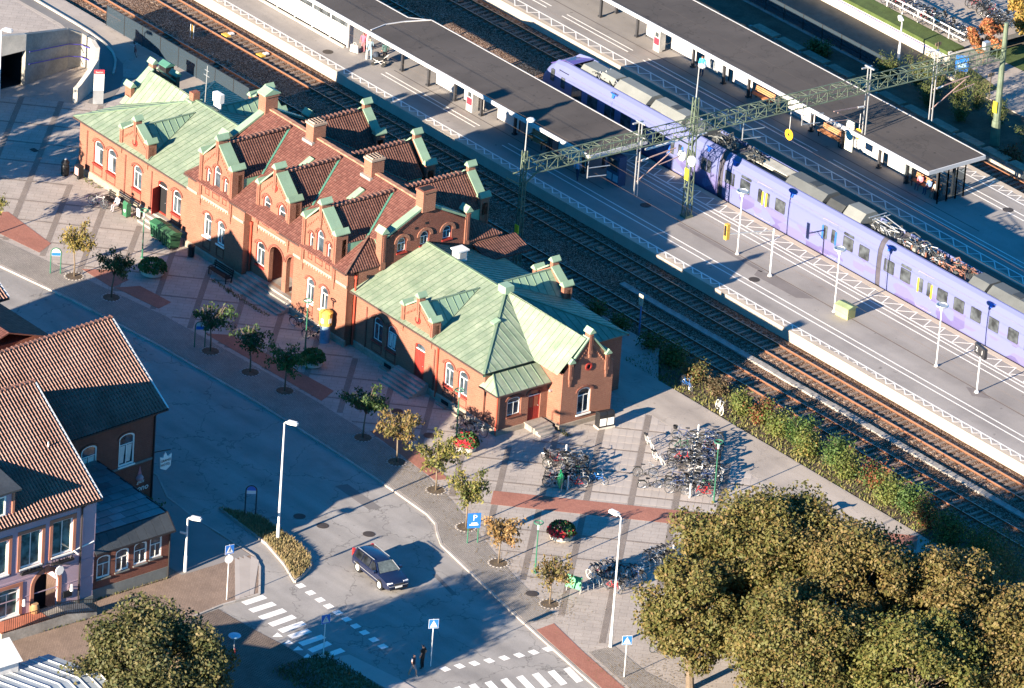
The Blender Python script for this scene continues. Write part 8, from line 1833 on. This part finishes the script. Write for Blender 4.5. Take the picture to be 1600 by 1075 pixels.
for dz in (1.0,2.0):
    mb = MB(); mb.tube([(-53.7,-3.4,dz+.8),(-54.7,1.0,dz+.1),(-54.5,2.0,dz-.1),(-53.5,2.35,dz-.2)],.04,5); ub(mb,'handrail',m_bluerail)
for dz in (.75,1.15):
    mb = MB(); mb.tube([(-53.5,2.3,dz+.5),(-52.3,1.9,dz+.3),(-51.3,1.0,dz+.15),(-50.4,-.4,dz-.1),(-49.7,-1.7,dz-.2)],.03,5); ub(mb,'handrail',m_black)
m_shlane = mat('lane_asphalt',(0.17,0.16,0.155),.92,.1,.4,20.0,.12)
sheet('underpass_floor', ccw([(-53.4,-5.9),(-54.0,-3.6),(-54.8,1.0),(-53.5,2.4),(-51.2,1.0),(-49.4,-2.2)]), .009, m_path, .006, plaza)
sheet('cycle_lane', ccw([(-120,4.2),(-62,5.6),(-57,4.6),(-54.4,3.6),(-52,2.6),(-50.2,.2),(-48.9,-1.4),(-47.8,-.6),(-49.6,2.0),(-51.2,3.6),(-53.4,5.2),(-57,6.2),(-61,6.5),(-75,6.5),(-120,6.4)]), .012, m_shlane, .006, plaza)
mb = MB(); wall_strip(mb, [(-67,6.5,0,.13),(-61.7,6.5,0,.13),(-59.6,6.45,0,.13),(-57.4,6.2,0,.13),(-55.6,5.75,0,.13),(-54.2,5.0,0,.13),(-53.2,4.2,0,.13),(-52.2,3.3,0,.13)],.16); o = struct(mb.build('lane_kerb',m_conc))
# trackside fence
FN = thing('trackside_fence','dark mesh fence between the path and the tracks at the upper left','fence',(-60,8.45,0))
def mesh_mat():
    m,t,b = nodes_of('fence_mesh'); tr = t.nodes.new('ShaderNodeBsdfTransparent'); mx = t.nodes.new('ShaderNodeMixShader'); mx.inputs[0].default_value = .72; b.inputs['Base Color'].default_value = (0.02,0.035,0.05,1); b.inputs['Roughness'].default_value = .6
    t.links.new(tr.outputs[0],mx.inputs[1]); t.links.new(b.outputs[0],mx.inputs[2]); t.links.new(mx.outputs[0],t.nodes['Material Output'].inputs[0]); return m
m_mesh = mesh_mat()
for k in range(11):
    x = k*2.3; mb = MB(); mb.cyl((x,0,0),(x,0,1.7),.035,n=6); mb.build('post',m_black,FN); mb = MB(); mb.box(x+.04,x+2.26,-.008,.008,.05,1.65); mb.build('panel',m_mesh,FN); mb = MB(); mb.beam((x,0,1.68),(x+2.3,0,1.68),.03); mb.build('rail',m_black,FN)
t = thing('utility_cabinet','small green hut behind the left gable of the station','utility cabinet',(-48.9,5.9,0)); mb = MB(); mb.box(-.42,.42,-.38,.38,0,1.5); mb.build('body',m_dark,t); mb = MB(); mb.ext([(-.5,-.45,1.5),(-.5,.45,1.5),(-.5,.45,1.56),(-.5,0,1.8),(-.5,-.45,1.56)],(1.0,0,0)); mb.build('roof',m_copper_t,t)
# ------------------------------------------------------------------ beyond the far platform, upper right
sl_root = MB(); sl_root.box(-34,6,51.05,51.3,-.3,.45); slw = tag(sl_root.build('slab_wall',m_conc_d),'low wall of pale slabs beyond the outermost track','low wall')
sm_ = MB(); sm_.box(-1.25,1.25,-.42,.42,-.10,.06); sl_me = sm_.mesh('wall_slab',[mat('warm_slab',(0.26,0.19,0.14),.9,.25,1.0,8.0,.25,rnd=.2)])
for k in range(13): put('wall_slab', sl_me, slw, (-32.3+k*2.95,51.35,.55+random.uniform(-.02,.02)), random.uniform(-.01,.01))
m_bank = mat('bank_soil',(0.09,0.085,0.06),.95,.3,.8,8.0,.35,.4)
sheet('track_bank', ccw([(-150,51.3),(60,51.3),(60,58.5),(-18,58.6),(-21,54.8),(-150,54.8)]), -.05, m_bank, .25)
# sunken cycle ramp with fence and retaining wall
mb = MB(); mb.face([(-150,54.9,-4.0),(-34,54.9,-2.0),(-21.5,54.9,-1.3),(-21.5,60.6,-1.3),(-34,60.6,-2.0),(-150,60.6,-4.0)]); struct(mb.build('cycle_ramp',m_shlane))
mb = MB(); wall_strip(mb,[(-150,60.75,-4.2,.85),(-21.3,60.6,-2.2,.85)],.3); o = mb.build('retaining_wall',m_conc); tag(o,'long concrete retaining wall of the cycle ramp, lit along its top','retaining wall')
for k in range(14): mb = MB(); mb.box(-47.9+k*2,-47.87+k*2,60.62,60.69,-2.2,.83); mb.build('panel_joint',m_conc_d,o)
mb = MB(); mb.tube([(-60,60.5,.45),(-22,60.4,.45)],.025,5); mb.build('handrail',m_bluerail,o)
mb = MB(); wall_strip(mb,[(-150,54.9,-4.2,-.02),(-21.3,54.9,-2.2,-.02)],-.25); o = mb.build('ramp_edge',m_conc_d); tag(o,'near concrete edge of the sunken cycle ramp','retaining wall')
FR2 = thing('ramp_fence','dark steel fence on the near side of the cycle ramp','fence',(-45.6,55.0,0))
for k in range(11):
    x = k*2.25; mb = MB(); mb.cyl((x,0,-.3),(x,0,1.25),.04,n=6); mb.build('post',m_black,FR2)
    for z in (.45,1.22): mb = MB(); mb.beam((x,0,z),(x+2.25,0,z),.04); mb.build('rail',m_black,FR2)
    mb = MB(); mb.box(x+.03,x+2.22,-.006,.006,.0,1.2); mb.build('panel',m_mesh,FR2)
m_lawn = mat('lawn',(0.065,0.095,0.025),.95,.25,1.2,14.0,.35,.3)
sheet('lawn', ccw([(-150,60.6),(-21.5,60.5),(-21.5,62.3),(-150,62.4)]), .86, m_lawn, .3)
mb = MB(); wall_strip(mb,[(-21.2,60.3,-1.3,.85),(-21.2,64.5,-.3,.85)],-.3); o = mb.build('end_wall',m_conc); tag(o,'short end wall where the retaining wall turns','retaining wall')
sheet('cycle_park', ccw([(-150,62.5),(-21.5,62.4),(-21.5,90),(-150,90)]), .84, m_path, .4)
RL2 = thing('white_railing','white painted railing between the lawn and the parked bicycles','railing',(-45,62.35,.86))
for k in range(13):
    mb = MB(); mb.beam((k*1.8,0,0),(k*1.8,0,1.0),.07); mb.build('post',m_whitemetal,RL2)
    for z in (.5,.97): mb = MB(); mb.beam((k*1.8,0,z),(k*1.8+1.8,0,z),.06,.09); mb.build('rail',m_whitemetal,RL2)
random.seed(77)
for k in range(22):
    c = random.choice(cyc); bicycle(-31.2+k*.42, 63.2+random.uniform(-.2,.2), R(90)+random.uniform(-.2,.2)+(PI if random.random() < .5 else 0), c, '%s bicycle parked behind the white railing, %s from the left' % (c, (ORD+['nineteenth','twentieth','twenty-first','twenty-second'])[k]), 'bicycles behind the white railing', random.uniform(-.1,.1), .86)
for k in range(12):
    c = random.choice(cyc); bicycle(-27.4+k*.45, 68.6+random.uniform(-.2,.2)-k*.1, R(80)+random.uniform(-.2,.2), c, '%s bicycle in the farthest row at the upper right, %s from the left' % (c, ORD[k]), 'bicycles in the farthest row', random.uniform(-.1,.1), .86)
# right-hand path with sun patches, shrubs, autumn trees
sheet('far_path', ccw([(-21.0,58.9),(-18,58.7),(60,58.8),(60,68),(-21.0,64.4)]), .0, m_path, .3)
sheet('grass_strip', ccw([(-21,64.5),(60,68.2),(60,90),(-21,90)]), -.02, m_lawn, .3)
sheet('verge', ccw([(-20.9,59.4),(-15.5,59.0),(-15.5,60.6),(-20.9,61.6)]), .012, mat('dry_lawn',(0.16,0.14,0.06),.95,.25,1.5,14.0,.3), .006)
CONI = [(0.07,0.09,0.025),(0.11,0.125,0.035),(0.045,0.065,0.02),(0.15,0.15,0.05)]
for i,(x,y,lab,r,h) in enumerate([(-21.6,54.1,'feathery shrub under the gantry beside the cycle ramp fence',1.0,1.8),(-19.4,55.4,'feathery pale green shrub right of the ramp fence',1.2,2.4),(-17.4,55.8,'tall feathery yellow-green shrub in the bank row',1.3,2.6),(-15.4,56.2,'feathery yellow-green shrub, third in the bank row',1.3,2.5),(-13.6,56.4,'broad bright shrub at the right end of the sunlit bank row',1.3,2.3),(-15.8,53.6,'dark shrub in front of the bank row',1.2,1.6),(-12.6,53.8,'dark shrub left of the green mast',1.2,1.6),(-10.4,55.6,'dark shrub behind the green mast',1.2,1.9),(-8.0,57.0,'grey-green shrub right of the green mast',1.4,2.3),(-6.2,55.4,'dark grey-green shrub at the right picture edge by the mast',1.4,2.0),(-5.0,52.4,'red-leaved low shrub by the outermost track',.8,.8),(-27.5,53.0,'small dark shrub behind the slab wall',.8,1.0)]):
    shrub(x,y,lab,CONI if i not in (10,) else RED,200+i,r*1.35,h*1.2,1500,.10,group='shrubs on the bank beyond the far platform',feather=i < 10)
big_tree(-19.6,62.6,'small red-orange autumn tree at the corner of the cycle park',[(0.42,0.13,0.06),(0.35,0.10,0.05),(0.45,0.20,0.08),(0.22,0.14,0.05)],61,3.6,1.4,1.2,26,150,.12,trunk=.06); big_tree(-20.6,67.9,'yellow autumn tree at the upper right',[(0.40,0.25,0.06),(0.32,0.20,0.05),(0.20,0.16,0.04),(0.45,0.20,0.06)],62,4.6,1.7,1.6,30,150,.13,trunk=.08); big_tree(-17.2,67.2,'orange autumn tree in the upper right picture corner',[(0.42,0.19,0.06),(0.36,0.22,0.06),(0.24,0.16,0.05)],63,4.4,1.6,1.5,30,150,.13,trunk=.08)
t = thing('cycle_route_board','blue information board on posts left of the green mast','information board',(-17.6,58.4,0),R(-40))
for s in (-.4,.4): mb = MB(); mb.cyl((0,s,0),(0,s,2.5),.04,n=6); mb.build('post',m_steel,t)
mb = MB(); mb.box(.03,.07,-.5,.5,1.2,2.5); mb.build('panel',m_signblue,t); mb = MB(); mb.box(.07,.076,-.3,.3,1.5,1.9); mb.build('map_field',mat('map_pale',(0.25,0.4,0.6),.5),t)
street_lamp(-23.75,57.57,3.1,'white lamp post behind the gantry at the cycle ramp',R(150))
for i,(x,y) in enumerate([(-11.5,57.6),(-18.0,58.0)]):
    t = thing('wooden_post',['slim wooden post near the right mast','slim wooden post left of the blue board'][i],'post',(x-3,y+1,0)); mb = MB(); mb.cyl((0,0,0),(0,0,2.2),.05,n=6); mb.build('post',m_bark,t); mb = MB(); mb.box(-.03,.03,-.3,.3,1.9,2.15); mb.build('cross_piece',m_bark,t)
